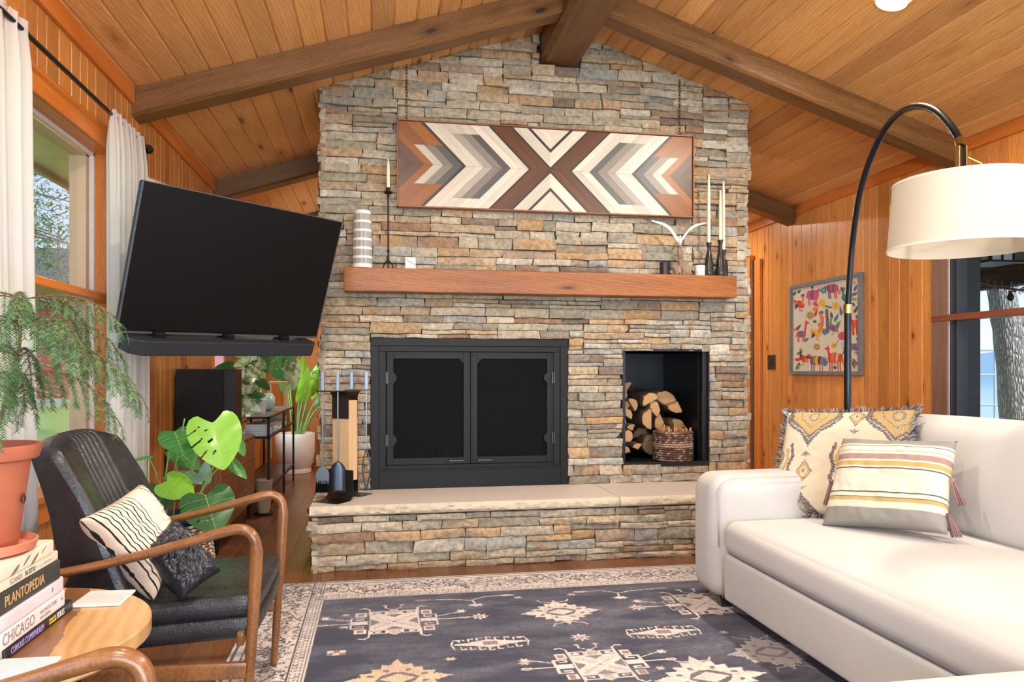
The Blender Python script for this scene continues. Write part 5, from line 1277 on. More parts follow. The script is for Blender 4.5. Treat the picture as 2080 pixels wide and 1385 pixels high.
# ------------------------------------------------------------------ leather armchairs
M_LEATH = G('worn_black_leather'); g = M_LEATH; co = g.coord(); vo = g.n('TexVoronoi', {'feature': 'DISTANCE_TO_EDGE'}, Vector=co, Scale=150).outputs[0]; nn = g.noise(co, 5, 5, .6); n2 = g.noise(co, 16, 4, .7)
cr2 = g.n('TexVoronoi', {'feature': 'DISTANCE_TO_EDGE'}, Vector=g.map(co, (1, 1, 1)), Scale=13).outputs[0]
bmp = g.bump(g.math('ADD', g.math('MULTIPLY', g.ramp(vo, [(0, 0), (.12, 1)]), .35), g.math('MULTIPLY', n2, .7)), .22, .004)
M_LEATH = g.fin(g.mix((.014, .016, .022), (.028, .031, .040), g.ramp(nn, [(.35, 0), (.75, 1)])), g.math('MULTIPLY_ADD', n2, .22, .17), 0, bmp, spec=.6)
M_WALN = wood('oiled_walnut_frame', srgb(88, 54, 30), srgb(160, 108, 62), (7, 16, 5), .32, coat=.25, bump=.03, rings=0)
def armchair(label, loc):
    t = thing('leather_armchair', label, 'armchair', loc, group='black leather armchairs with curved wooden arms')
    HWD = .343
    for s in (-1, 1):
        y = s * HWD
        path = [(-.40, .588), (-.30, .600), (-.15, .624), (0, .655), (.14, .690), (.22, .712), (.275, .724), (.310, .718), (.333, .695), (.340, .655), (.337, .58), (.330, .45), (.322, .32), (.312, .16), (.302, .008)]
        pts = smoothpath([(x, y + s * .004 * math.sin(i), z) for i, (x, z) in enumerate(path)], 5); n = len(pts); a_, b_ = [], []
        for i in range(n):
            f = i / (n - 1) * (len(path) - 1)
            if f < 6: a_.append(.0125 + .001 * f); b_.append(.024 - .0006 * f)
            elif f < 9: a_.append(.0185); b_.append(.020)
            else: k = (f - 9) / 5; a_.append(.0235 - .010 * k if k > .15 else .0215); b_.append(.020 - .008 * k)
        MB().tube(pts, a_, 14, rb=b_, side=(0, 1, 0)).build('arm_frame', M_WALN, t, smooth=180)
        rl = smoothpath([(-.245, y, .60), (-.30, y, .45), (-.345, y, .28), (-.40, y, .008)], 5)
        MB().tube(rl, [.020, .020, .019, .018, .017, .017, .016, .015, .015, .014, .014, .013, .012, .012, .011, .011], 12, rb=.017, side=(0, 1, 0)).build('rear_leg', M_WALN, t, smooth=180)
        MB().rbox((0, 0, 0), (.66, .022, .055), .006, n=4, seg=2).build('side_rail', M_WALN, t, smooth=40).matrix_local = Matrix.Translation((-.015, y, .268)) @ Matrix.Rotation(.02, 4, 'Y')
    MB().rbox((.285, 0, .355), (.024, .65, .045), .006, n=4, seg=2).build('front_rail', M_WALN, t, smooth=40)
    MB().rbox((-.335, 0, .30), (.024, .66, .05), .006, n=4, seg=2).build('back_rail', M_WALN, t, smooth=40)
    # seat: sprung base and loose cushion, tilted up towards the front
    rt_ = Matrix.Translation((.0, 0, .0)) @ Matrix.Rotation(-.045, 4, 'Y')
    mb = MB(); mb.M = Matrix.Translation((.015, 0, .372)) @ rt_; mb.rbox((0, 0, 0), (.64, .60, .085), .038, (.01, .0, .0), 12, 5); mb.build('seat_base', M_LEATH, t, smooth=180)
    mb = MB(); mb.M = Matrix.Translation((.015, 0, .442)) @ rt_; mb.rbox((0, 0, 0), (.64, .605, .072), .030, (.008, .004, .016), 16, 5)
    mb.v = [(x + .002 * mnoise.noise((x * 16, y * 16, z * 9)), y, z + .0035 * mnoise.noise((x * 12, y * 14, 3)) * (1 if z > .44 else 0)) for x, y, z in mb.v]
    mb.build('seat_cushion', M_LEATH, t, smooth=180)
    mb = MB(); pts = []
    mb.M = Matrix.Translation((.015, 0, .442)) @ rt_
    a, b = .312, .297
    mb.tube([(-a, -b, .0), (a, -b, .0), (a + .006, -b + .008, 0), (a + .008, b - .01, 0), (a, b, 0), (-a, b, 0)], .0028, 6); mb.build('piping', plain('leather_piping', (.01, .01, .012), .4) if 'leather_piping' not in MATS else MATS['leather_piping'], t, smooth=180)
    # back shell: leaning, wrapped, with stitched channels in the middle
    def back(s):
        def f(u, v):
            yy = 2 * u - 1; z = .40 + .63 * v
            wv_ = .318 * (1 - .07 * v) ; c = 0
            if v > .86: k = (v - .86) / .14; c = .13 * (1 - math.sqrt(max(0, 1 - k * k * .96)))
            y = yy * wv_ * (1 - c)
            z -= .035 * (abs(yy) ** 3.2) * max(0, (v - .7) / .3)
            x = -.105 - .225 * (v ** 1.1) - .05 * max(0, v - .6) + .05 * yy * yy * (1 - .35 * v)
            e = max(0, min(1, (1 - abs(yy)) / .07)) ; ev = max(0, min(1, (1 - v) / .055)) * max(0, min(1, v / .05))
            th = (.036 if s > 0 else .06 + .13 * (1 - v)) * math.sqrt(max(0, 1 - (1 - e) ** 2)) * math.sqrt(max(0, 1 - (1 - ev) ** 2))
            if s > 0 and abs(yy) < .50:
                ch = abs(math.sin(PI * (yy + .5) * 7)) ** .5; th += -.014 + .016 * ch
            return (x + s * th + .001 * mnoise.noise((yy * 8, v * 8, s)), y, z)
        return f
    MB().grid(back(1), 112, 50).build('back_cushion', M_LEATH, t, smooth=180)
    mb = MB(); fn = back(-1); mb.grid(lambda u, v: fn(1 - u, v), 40, 40); mb.build('back_shell', M_LEATH, t, smooth=180)
    mb = MB(); fb = back(1)
    for u0 in (.09, .91):
        mb = MB()
        for k in range(46): p = Vector(fb(u0, .06 + .88 * k / 46)); p2 = Vector(fb(u0, .06 + .88 * (k + .55) / 46)); mb.tube([p + Vector((.001, 0, 0)), p2 + Vector((.001, 0, 0))], .0011, 4, cap=False)
        mb.build('stitching', plain('grey_thread', (.05, .05, .05), .8) if 'grey_thread' not in MATS else MATS['grey_thread'], t)
    return t
armchair('black leather armchair facing the rug, holding two pillows', (-.742, 2.913, 0))
armchair('second armchair, of which only a curved wooden arm shows below the round table', (-.765, 1.127, 0))
# pillows on the chair
g = G('striped_linen'); uv = g.coord('UV'); s_ = g.n('SeparateXYZ', Vector=uv); wob = g.math('MULTIPLY', g.noise(g.map(uv, (2, 7, 1)), 1, 2), .022)
uu = g.math('ADD', s_.outputs[0], wob); fr_ = g.math('FRACT', g.math('MULTIPLY', uu, 17)); ln = g.math('LESS_THAN', fr_, .26)
gate = g.math('MAXIMUM', g.math('LESS_THAN', uu, .60), g.math('MULTIPLY', g.math('GREATER_THAN', uu, .86), 1))
ln2 = g.math('MULTIPLY', ln, gate); nz = g.noise(g.map(uv, (200, 200, 1)), 1, 2)
M_STL = g.fin(g.mix(srgb(220, 202, 180), (.012, .012, .014), ln2), .92, 0, g.bump(g.math('ADD', nz, g.math('MULTIPLY', ln2, .6)), .35, .003))
q = on_plane(((160, 1056), (284, 984), (350, 1084), (312, 1222)), (.76, -.50, .42), (-.735, 2.76, .62))
t = thing('striped_linen_pillow', 'beige pillow with black stripes leaning in the leather armchair', 'pillow', (-.84, 2.8, .49))
pillow(t, 'cushion', M_STL, [p - Vector(t.location) for p in q], .15, n=56, parent=t, seed=11, wr=.008)
q = on_plane(((350, 1054), (448, 1160), (370, 1216), (284, 1122)), (.5, -.65, .6), (-.60, 2.70, .565))
t = thing('leather_pillow', 'small crumpled black leather pillow lying on the armchair seat', 'pillow', (-.66, 2.76, .49))
pillow(t, 'cushion', M_LEATH, [p - Vector(t.location) for p in q], .12, n=56, parent=t, seed=23, wr=.013, pinch=.04)

# ------------------------------------------------------------------ round side table, books, coasters
TX, TY, TZ = -.983, 2.03, .60
t = thing('round_side_table', 'round pale wood side table with a dark river inlay by the armchair', 'side table', (TX, TY, 0))
g = G('live_edge_pine_top'); co = g.coord(); nn = g.noise(g.map(co, (1, 9, 9)), 5, 5, .6)
g_dir = g.n('SeparateXYZ', Vector=co); dd = g.math('ADD', g.math('MULTIPLY', g_dir.outputs[0], .984), g.math('MULTIPLY', g_dir.outputs[1], .18))
dist = g.math('ADD', dd, g.math('MULTIPLY', g.noise(g.map(co, (1, 1, 1)), 7, 3), .07))
ring = g.n('TexWave', {'wave_type': 'BANDS', 'bands_direction': 'X'}, Vector=g.n('CombineXYZ', X=dist, Y=0.0, Z=0.0).outputs[0], Scale=9, Distortion=1.2).outputs[1]
base_ = g.mix(srgb(186, 138, 84), srgb(214, 172, 118), g.math('MULTIPLY_ADD', ring, .5, g.math('MULTIPLY', nn, .5)))
inl = g.math('MULTIPLY', g.math('GREATER_THAN', dist, .168), g.math('LESS_THAN', dist, .240)); dark_ = g.mix(srgb(98, 58, 32), srgb(160, 110, 66), g.noise(co, 14, 5, .7))
M_TOP = g.fin(g.mix(base_, dark_, inl), .3, 0, g.bump(nn, .04, .002), coat=.35)
o = MB().lathe([(0, TZ - .045), (.388, TZ - .045), (.3955, TZ - .038), (.3955, TZ - .004), (.392, TZ), (0, TZ)], 120).build('tabletop', M_TOP, t, smooth=35)
for k in range(4):
    a = PI / 4 + k * PI / 2 + .25; x, y = .27 * math.cos(a), .27 * math.sin(a)
    MB().tube([(x, y, TZ - .045), (x * 1.12, y * 1.12, .001)], .014, 10).build('leg', M_BLACK, t, smooth=50)
MB().box(-.22, -.03, TZ - .06, .22, .03, TZ - .046).build('cross_brace', M_BLACK, t, bevel=.002)

def text(par, s, size, loc, rot, mat, name='title', ext=.0003, width=1.0):
    c = bpy.data.curves.new(name, 'FONT'); c.body = s; c.size = size; c.extrude = ext; c.align_x = 'LEFT'; c.align_y = 'CENTER'; c.materials.append(mat); c.resolution_u = 3
    tmp = bpy.data.objects.new(name, c); SC.collection.objects.link(tmp); me = bpy.data.meshes.new_from_object(tmp); me.name = name; bpy.data.objects.remove(tmp)
    o = bpy.data.objects.new(name, me); SC.collection.objects.link(o); o.parent = par; o.location = loc; o.rotation_euler = rot; o.scale = (width, 1, 1); return o
ink = {k: plain('ink_' + k, c, .5, var=.02) for k, c in dict(gold=srgb(212, 172, 112), black=(.02, .02, .02), grey=srgb(130, 126, 126), pale=srgb(196, 192, 198), lilac=srgb(170, 160, 226), yellow=srgb(226, 206, 70), white=(.85, .85, .85), olive=srgb(120, 122, 96), red=srgb(150, 40, 70)).items()}
M_PAGE = plain('page_block', srgb(232, 224, 206), .9, bump=.2, bscale=400)
SXP = -.82
def book(z0, z1, y0, y1, depth, col, label, items, cover=.0025, skew=0.0, hb=True, xoff=0):
    """lying flat, spine facing +X"""
    t = thing('book', label, 'book', (SXP + xoff, (y0 + y1) / 2, z0), rotz=skew, group='books stacked on the round table')
    L = (y1 - y0) / 2; h = z1 - z0 - .0006
    m = plain('cover_' + str(len(MATS)), col, .42, var=.03)
    mb = MB(); mb.rbox((-.003, 0, h / 2), (.008, 2 * L, h), .0035, n=4, seg=3); mb.box(-depth, -L, 0, -.003, L, cover); mb.box(-depth, -L, h - cover, -.003, L, h)
    mb.build('cover', m, t, smooth=40)
    MB().box(-depth + .004, -L + .004, cover, -.006, L - .004, h - cover).build('pages', M_PAGE, t)
    for (s, size, fy, fz, ik, wd) in items: text(t, s, size, (.0013, -L + 2 * L * fy, h * fz), (PI / 2, 0, PI / 2), ink[ik], width=wd)
    return t
book(.6005, .628, 1.826, 2.197, .25, srgb(30, 32, 42), 'dark navy book titled Curious Compendium at the bottom of the stack',
     [('CURIOUS COMPENDIUM', .0215, .07, .48, 'lilac', .70), ('OF PRACTICAL', .0085, .60, .64, 'yellow', .72), ('AND OBSCURE', .0085, .60, .34, 'yellow', .72), ('SKILLS', .0215, .725, .5, 'white', .74)])
book(.6285, .670, 1.775, 2.145, .24, srgb(226, 222, 226), 'white book spelling Chicago in thin black outline letters',
     [('CHICAGO', .037, .10, .5, 'grey', .92), ('ARCHITECTURE', .0135, .60, .62, 'grey', 1), ('AND DESIGN', .010, .60, .3, 'grey', 1)], hb=False)
book(.6705, .707, 1.770, 2.136, .235, srgb(222, 216, 228), 'pale lilac book with faint handwriting between Chicago and Plantopedia', [])
book(.7075, .757, 1.745, 2.116, .23, srgb(58, 60, 62), 'charcoal book titled Plantopedia in gold capitals', [('PLANTOPEDIA', .0345, .21, .5, 'gold', .88)])
book(.7575, .782, 1.74, 2.108, .225, srgb(226, 220, 202), 'thin ivory book titled Scandi Rustic above the charcoal one', [('SCANDI', .0165, .30, .5, 'grey', 1), ('RUSTIC', .0165, .50, .5, 'black', 1)], xoff=-.002)
b6 = book(.7825, .8175, 1.72, 2.076, .22, srgb(232, 226, 206), 'cream book with printed leaves, topmost under the terracotta saucer', [])
def faint(par, y0, y1, z, h, ik, seed, th=.0006):
    R = random.Random(seed); mb = MB(); y = y0
    while y < y1:
        zz = z + R.uniform(-.2, .2) * h; mb.box(.0012, y, zz - h / 2 * R.uniform(.4, 1), .0016, y + th, zz + h / 2 * R.uniform(.4, 1)); y += h * R.uniform(.35, .8) + (h * .8 if R.random() < .15 else 0)
    mb.build('faint_lettering', ink[ik], par)
faint(b6, -.07, -.03, .020, .006, 'pale', 1); faint(b6, -.07, -.04, .010, .006, 'pale', 2); faint(b6, .03, .06, .016, .005, 'pale', 3)
faint(bpy.data.objects['book.002'], -.12, .07, .018, .009, 'pale', 4); faint(bpy.data.objects['book.004'], .045, .14, .012, .0035, 'grey', 5, .0004)
o = MB().lathe([(0, 0), (.0065, 0)], 16, cap=False).build('publisher_dot', ink['grey'], bpy.data.objects['book.002']); o.matrix_local = Matrix.Translation((.0014, .115, .020)) @ Matrix.Rotation(PI / 2, 4, 'Y') @ Matrix.Diagonal((1, .55, 1, 1))
for (y, z, s_) in ((.07, .010, 1), (.03, .018, .8), (-.03, .006, 1.1), (.12, .022, .6)):
    mb = MB(); n = 8; pts = [(.0014, y + .022 * s_ * math.cos(a) * 1.0 + .006 * math.sin(a), z + .008 * s_ * math.sin(a) + .009 * s_ * math.cos(a)) for a in np.linspace(0, 2 * PI, n, endpoint=False)]
    pts = [(x, yy, max(.001, min(.034, zz))) for x, yy, zz in pts]; mb.add(pts, [tuple(range(n))]); mb.build('printed_leaf', ink['olive'], b6)
o = MB().lathe([(0, 0), (.0035, 0)], 16, cap=False).build('publisher_dot', ink['red'], bpy.data.objects['book.001']); o.matrix_local = Matrix.Translation((.0014, .165, .022)) @ Matrix.Rotation(PI / 2, 4, 'Y')
def coaster(q, label):
    c = sum((Vector(p) for p in q), Vector()) / 4; t = thing('ceramic_coaster', label, 'coaster', (c.x, c.y, TZ + .0005), group='white ribbed coasters')
    M_C = MATS.get('dimpled_white') or plain('dimpled_white', srgb(236, 234, 232), .5)
    q = [Vector(p) - c for p in q]; mb = MB(); mb.prism([(p.x, p.y) for p in q], 0, .007); mb.build('tile', M_C, t, bevel=.002)
    mb = MB(); n = 22
    for i in range(1, n):
        for j in range(1, n):
            u, v = i / n, j / n; p = q[0] * (1 - u) * (1 - v) + q[1] * u * (1 - v) + q[2] * u * v + q[3] * (1 - u) * v; r = .0014
            mb.add([(p.x - r, p.y - r, .00712), (p.x + r, p.y - r, .00712), (p.x + r, p.y + r, .00712), (p.x - r, p.y + r, .00712)], [(0, 1, 2, 3)])
    mb.build('dimples', MATS.get('grey_dimple') or plain('grey_dimple', srgb(150, 150, 158), .6), t)
coaster([(-.832, 2.207, 0), (-.702, 2.203, 0), (-.703, 2.337, 0), (-.828, 2.345, 0)], 'square white dimpled coaster near the armchair side of the table')
coaster([(-.835, 1.695, 0), (-.700, 1.690, 0), (-.704, 1.825, 0), (-.832, 1.830, 0)], 'square white dimpled coaster at the frame bottom beside the books')

# ------------------------------------------------------------------ potted pine on the books
PX, PY = -.925, 1.94
M_TERRA = plain('terracotta', srgb(176, 100, 72), .7, bump=.15, bscale=90); M_TERRA2 = plain('new_terracotta', srgb(204, 128, 100), .6)
M_SOIL = plain('potting_soil', (.03, .02, .014), .95, bump=.6)
tag(MB().lathe([(0, 0), (.098, 0), (.112, .006), (.118, .026), (.114, .028), (.104, .012), (0, .010)], 64, (PX, PY, .8185), cap=False).build('plant_saucer', M_TERRA2, smooth=50), 'terracotta saucer lying on top of the book stack', 'saucer')
t = thing('potted_norfolk_pine', 'feathery drooping pine in a large terracotta pot on the books', 'potted plant', (PX, PY, .830))
MB().lathe([(0, 0), (.072, 0), (.076, .004), (.103, .205), (.112, .207), (.119, .211), (.127, .238), (.126, .243), (.116, .243), (.112, .22), (.10, .215)], 72, cap=False).build('pot', M_TERRA, t, smooth=40)
MB().lathe([(0, .214), (.105, .212)], 40, cap=False).build('soil', M_SOIL, t)
mb = MB()
for k in range(3):
    mb.M = Matrix.Translation((.0825 + .0175, -.005, .115)) @ Matrix.Rotation(PI / 2 + .14 * 0, 4, 'Y'); r = .006 + .003 * k
    mb.tube([(r * math.cos(a), r * math.sin(a) * 1.1, -.0045 + .002 * 0) for a in np.linspace(0, 6, 12)], .0008, 4)
mb.build('stamped_mark', M_SOIL, t)
M_NEEDLE = G('pine_needles'); g = M_NEEDLE; g.fin(g.mix(g.attr(), (1, 1, 1), 0.0), .5); tl_ = g.n('BsdfTranslucent'); g.t.links.new(g.attr(), tl_.inputs[0]); mx_ = g.n('MixShader', i0=.3, i1=g.b.outputs[0], i2=tl_.outputs[0]); g.t.links.new(mx_.outputs[0], g.o.inputs[0]); M_NEEDLE = g.m
M_STEM = plain('pine_stem', srgb(112, 84, 62), .8, bump=.4)
stem = smoothpath([(.012, -.0, .21), (.035, .004, .27), (.055, .008, .36), (.075, .01, .43), (.085, .01, .52), (.09, .01, .60)], 4)
MB().tube(stem, [.0062 - .0042 * i / (len(stem) - 1) for i in range(len(stem))], 8).build('stem', M_STEM, t, smooth=60)
R = random.Random(12)
GR = [srgb(48, 104, 56), srgb(66, 124, 66), srgb(38, 86, 48), srgb(84, 144, 74), srgb(30, 70, 42)]
def needled(mb, pts, L, dens=.0046, w_=.0019):
    """short flattened needles in two ranks along a drooping twig"""
    acc = 0
    for a, b in zip(pts[:-1], pts[1:]):
        d = (b - a); ln_ = d.length; d.normalize(); side = d.cross(Vector((0, 0, 1)));
        side = side.normalized() if side.length > .1 else Vector((1, 0, 0)); up = side.cross(d)
        n = max(1, int(ln_ / dens))
        for k in range(n):
            p = a.lerp(b, (k + .5) / n); mb.col = R.choice(GR)
            for s_ in (-1, 1):
                an = R.uniform(-.35, .35); o = (side * s_ * math.cos(an) + up * math.sin(an)) * .75 + d * .75; o.normalize(); q = p + o * L * R.uniform(.75, 1.15)
                v = d * w_; mb.add([p - v, p + v, q], [(0, 1, 2)])
def branch(h, az, ln_, rise, droop, nb, blen):
    i = min(len(stem) - 1, max(0, int(h * (len(stem) - 1)))); p0 = stem[i]; dr = Vector((math.cos(az), math.sin(az), 0)); pts = []; n = 12
    for k in range(n + 1):
        s_ = k / n; pts.append(p0 + dr * ln_ * (s_ - .10 * s_ ** 3) + Vector((0, 0, rise * math.sin(s_ * PI * .62) - droop * s_ ** 2.4)))
    br = MB(); br.tube(pts, [.0022 * (1 - .7 * k / n) for k in range(n + 1)], 5)
    nd = MB(); needled(nd, pts[1:], .018)
    for k in range(nb):
        s_ = .18 + .80 * (k + .5) / nb; f = s_ * n; a = pts[int(f)].lerp(pts[min(n, int(f) + 1)], f - int(f)); sd = dr.cross(Vector((0, 0, 1))) * (1 if k % 2 else -1)
        L_ = blen * (1 - .35 * abs(s_ - .55)) * R.uniform(.8, 1.1); tw = []
        for j in range(8):
            u = j / 7; tw.append(a + (sd * .50 + dr * .55) * L_ * (u - .40 * u * u) * .9 + Vector((0, 0, -L_ * .85 * u ** 1.7)))
        br.tube(tw, [.0011 * (1 - .6 * j / 7) for j in range(8)], 4, cap=False); needled(nd, tw, .0175)
    o = br.build('branch', M_STEM, t, smooth=60); nd.build('needles', M_NEEDLE, o)
for wi, (h, n, ln_, rise, droop, blen) in enumerate(((.99, 6, .24, .03, .09, .075), (.84, 6, .28, .05, .13, .095), (.68, 6, .30, .06, .16, .11), (.52, 4, .24, .05, .14, .11))):
    for k in range(n): branch(h, 2 * PI * (k + .37 * wi) / n + R.uniform(-.2, .2), ln_ * R.uniform(.88, 1.08), rise, droop * R.uniform(.85, 1.1), 15, blen)

# ------------------------------------------------------------------ leaves
def leafmat(name, c, c2, tr=.3, rough=.35):
    g = G(name); co = g.coord(); nn = g.noise(co, 30, 3); g.fin(g.mix(c, c2, nn), rough, 0, None, coat=.15)
    tl_ = g.n('BsdfTranslucent', Color=(*[min(1, x * 1.3) for x in c2], 1)); mx_ = g.n('MixShader', i0=tr, i1=g.b.outputs[0], i2=tl_.outputs[0]); g.t.links.new(mx_.outputs[0], g.o.inputs[0]); return g.m
M_MON = [leafmat('monstera_bright', srgb(112, 178, 44), srgb(150, 208, 70)), leafmat('monstera_mid', srgb(58, 124, 62), srgb(86, 152, 80)), leafmat('monstera_dark', srgb(38, 88, 48), srgb(62, 118, 62)), leafmat('monstera_blue', srgb(104, 150, 132), srgb(140, 180, 160))]
M_VEIN = plain('leaf_vein', srgb(186, 206, 120), .5); M_PET = plain('green_petiole', srgb(120, 164, 92), .45)
def heart(n=28, tip=.16):
    """heart outline, base notch at (0,0), tip at (0,-1); returns right half going down"""
    return [(0, 0), (.10, .12), (.20, .185), (.31, .20), (.41, .15), (.475, .05), (.505, -.08), (.505, -.22), (.475, -.38), (.42, -.53), (.335, -.68), (.225, -.82), (.11, -.93), (.04, -.985), (0, -1)]
def big_leaf(par, name, B, T, N, width, mat, fen=0, cup=.12, droopk=.12, seed=0, slits=5, vein=True):
    """B: leaf base (notch), T: tip; N: facing; fen>0: monstera splits from the margin and holes"""
    B, T, N = Vector(B), Vector(T), Vector(N); ax = (B - T); L = ax.length; ay = ax.normalized(); sx = ay.cross(N).normalized(); nz = sx.cross(ay).normalized()
    R = random.Random(seed); outl = heart(); nv, nu = 36, 14; mb = MB()
    ys = [p[1] for p in outl]
    def wid(y):     # half width at height y (0 base .. -1 tip)
        best = 0
        for a, b in zip(outl[:-1], outl[1:]):
            if (a[1] - y) * (b[1] - y) <= 0 and a[1] != b[1]: best = max(best, a[0] + (b[0] - a[0]) * (y - a[1]) / (b[1] - a[1]))
        return best
    ytop = max(ys) - .001
    def surf(x, y):
        z = -cup * abs(x) ** 1.6 + (-droopk * (y * y)) + .02 * math.sin(abs(x) * 9 - y * 14) * abs(x)
        return B + sx * (x * width) + ay * (y * L) + nz * (z * L * .9)
    for s_ in (-1, 1):
        for j in range(nv * 2):
            y0 = ytop - (ytop + .999) * j / (nv * 2); y1 = ytop - (ytop + .999) * (j + 1) / (nv * 2); w0, w1 = wid(y0), wid(y1)
            for i in range(nu):
                u0, u1 = i / nu, (i + 1) / nu
                # inner edge of the basal lobes
                def inner(y): return 0 if y <= 0 else .30 * (y / ytop) ** .8 * .8
                a0, a1 = inner(y0), inner(y1); a0 = min(a0, w0); a1 = min(a1, w1)
                q = [(a0 + (w0 - a0) * u0, y0), (a0 + (w0 - a0) * u1, y0), (a1 + (w1 - a1) * u1, y1), (a1 + (w1 - a1) * u0, y1)]
                um = (u0 + u1) / 2; ym = (y0 + y1) / 2
                if fen:
                    sl = (ym + .55 * um * .45) * slits + .3 * s_; fr = sl - math.floor(sl); yy_ = ym
                    if -.78 < yy_ < .0 and fr < .13 * fen and um > .5 and s_ < 0: continue
                    if s_ < 0 and -.7 < yy_ < -.12 and .44 < fr < .44 + .20 * fen and .14 < um < .34: continue
                v = [surf(s_ * p[0], p[1]) for p in q]
                if (q[1][0] - q[0][0]) < 1e-5 and (q[2][0] - q[3][0]) < 1e-5: continue
                mb.add(v, [(0, 1, 2, 3) if s_ < 0 else (3, 2, 1, 0)])
    o = mb.build(name, mat, par, smooth=180)
    bm = bmesh.new(); bm.from_mesh(o.data); bmesh.ops.remove_doubles(bm, verts=bm.verts, dist=.0004); bm.to_mesh(o.data); bm.free()
    for p in o.data.polygons: p.use_smooth = True
    if vein:
        vb = MB(); vb.tube([surf(0, y) + nz * .0006 for y in np.linspace(0, -.97, 12)], [.0016 * (1 - .6 * k / 11) * L / .25 for k in range(12)], 5)
        for s_ in (-1, 1):
            for y in (-.1, -.28, -.46, -.64): vb.tube([surf(0, y) + nz * .0003, surf(s_ * wid(y) * .5, y + .05) + nz * .0003, surf(s_ * wid(y) * .93, y + .02) + nz * .0003], .0006 * L / .25, 4, cap=False)
        vb.build('vein', M_VEIN, o, smooth=180)
    return o
def rel(t, p): return Vector(p) - Vector(t.location)
# monstera in a woven basket behind the armchair
MXb, MYb = -1.06, 4.10
t = thing('monstera_plant', 'monstera with bright split leaves in a navy pot behind the armchair', 'potted plant', (MXb, MYb, .0))
bsk = thing('woven_plant_basket', 'white and brown woven basket around the monstera pot', 'basket', (MXb, MYb, .001))
mb = MB(); rows = 26; BRr = lambda z: .165 + .035 * math.sin(PI * z / .46)
for j in range(rows):
    z = .012 + .44 * j / (rows - 1); n = 40
    for k in range(n):
        a0 = 2 * PI * (k + (j % 2) * .5) / n; mb.col = srgb(226, 214, 196) if (j + k) % 2 else srgb(146, 112, 84); r0 = BRr(z)
        mb.tube([((r0 + .004 * math.sin(PI * s_ / 3)) * math.cos(a0 + 2 * PI / n * 1.1 * s_ / 3), (r0 + .004 * math.sin(PI * s_ / 3)) * math.sin(a0 + 2 * PI / n * 1.1 * s_ / 3), z) for s_ in range(4)], [.004, .008, .008, .004], 5)
mb.build('woven_side', M_SEAG, bsk, smooth=60)
MB().lathe([(0, .001), (.16, .001), (.168, .02), (.195, .23), (.166, .45)], 48, cap=False).build('lining', plain('dark_lining', (.03, .02, .015), .9), bsk)
M_NAVY = plain('navy_glazed_pot', srgb(36, 46, 76), .25)
MB().lathe([(0, .06), (.11, .06), (.135, .47), (.15, .475), (.15, .50), (.14, .50), (.132, .47), (0, .465)], 48, cap=False).build('nursery_pot', M_NAVY, t, smooth=50)
V = Vector
def mleaf(nx, ny, tx, ty, tt, w_, mi, N, fen=0, cup=.12, dk=.1, stem_to=(0, 0), tt2=None, seed=0, slits=5):
    B = P(nx, ny, t=tt); T = P(tx, ty, t=tt2 or tt); o = big_leaf(t, 'leaf', rel(t, B), rel(t, T), N, w_, M_MON[mi], fen, cup, dk, seed, slits)
    b0 = V((stem_to[0], stem_to[1], .48)); b1 = rel(t, B); mid = b0.lerp(b1, .55) + V((0, 0, .06)) + (b1 - b0).cross(V((0, 0, 1))) * .04
    pts = smoothpath([b0, mid, b1 - V((0, 0, .0))], 6); MB().tube(pts, [.0048 - .002 * k / (len(pts) - 1) for k in range(len(pts))], 8).build('petiole', M_PET, t, smooth=180)
mleaf(432, 858, 455, 953, 3.75, .255, 0, (.25, -1, .35), 1, .16, .06, (.05, 0), 3.68, 1, 4)
mleaf(354, 876, 371, 915, 3.85, .17, 1, (0, -.6, .9), 0, .25, .1, (-.05, -.02), 3.70, 2)
mleaf(360, 915, 405, 950, 4.05, .13, 1, (.2, -.8, .8), 0, .1, .1, (0, .03), 3.98, 3)
mleaf(357, 962, 408, 968, 3.88, .14, 3, (.1, -.35, 1), 0, .1, .25, (-.03, 0), 3.80, 4)
mleaf(338, 978, 392, 1003, 3.75, .155, 0, (-.1, -.8, .7), 0, .2, .12, (-.06, -.03), 3.70, 5)
mleaf(325, 985, 334, 1035, 3.85, .16, 2, (-.2, -1, .4), 0, .15, .1, (-.08, 0), 3.8, 6)
mleaf(417, 1006, 441, 1082, 3.72, .255, 2, (.15, -1, .55), 1, .10, .05, (.08, -.04), 3.60, 7, 4)
mleaf(483, 892, 497, 925, 3.95, .07, 1, (.6, -.8, .2), 0, .3, .1, (.08, 0), 3.9, 8)
mleaf(470, 935, 502, 970, 3.95, .075, 1, (.4, -.7, .6), 0, .3, .1, (.08, 0), 3.92, 9)
mleaf(415, 975, 420, 935, 4.0, .07, 3, (.2, -1, .3), 0, .2, .1, (.04, 0), 4.0, 10)
mleaf(300, 925, 262, 930, 3.7, .05, 1, (0, -.3, 1), 0, .3, .25, (-.1, -.03), 3.6, 11)
mb = MB()
for a, b, c_ in (((335, 1040), (318, 965), (300, 925)), ((370, 1035), (395, 930), (440, 858)), ((330, 1040), (355, 950), (375, 850))):
    mb.tube(smoothpath([rel(t, P(*a, t=3.9)), rel(t, P(*b, t=3.88)), rel(t, P(*c_, t=3.86))], 6), .0035, 7)
mb.build('aerial_stem', M_PET, t, smooth=180)

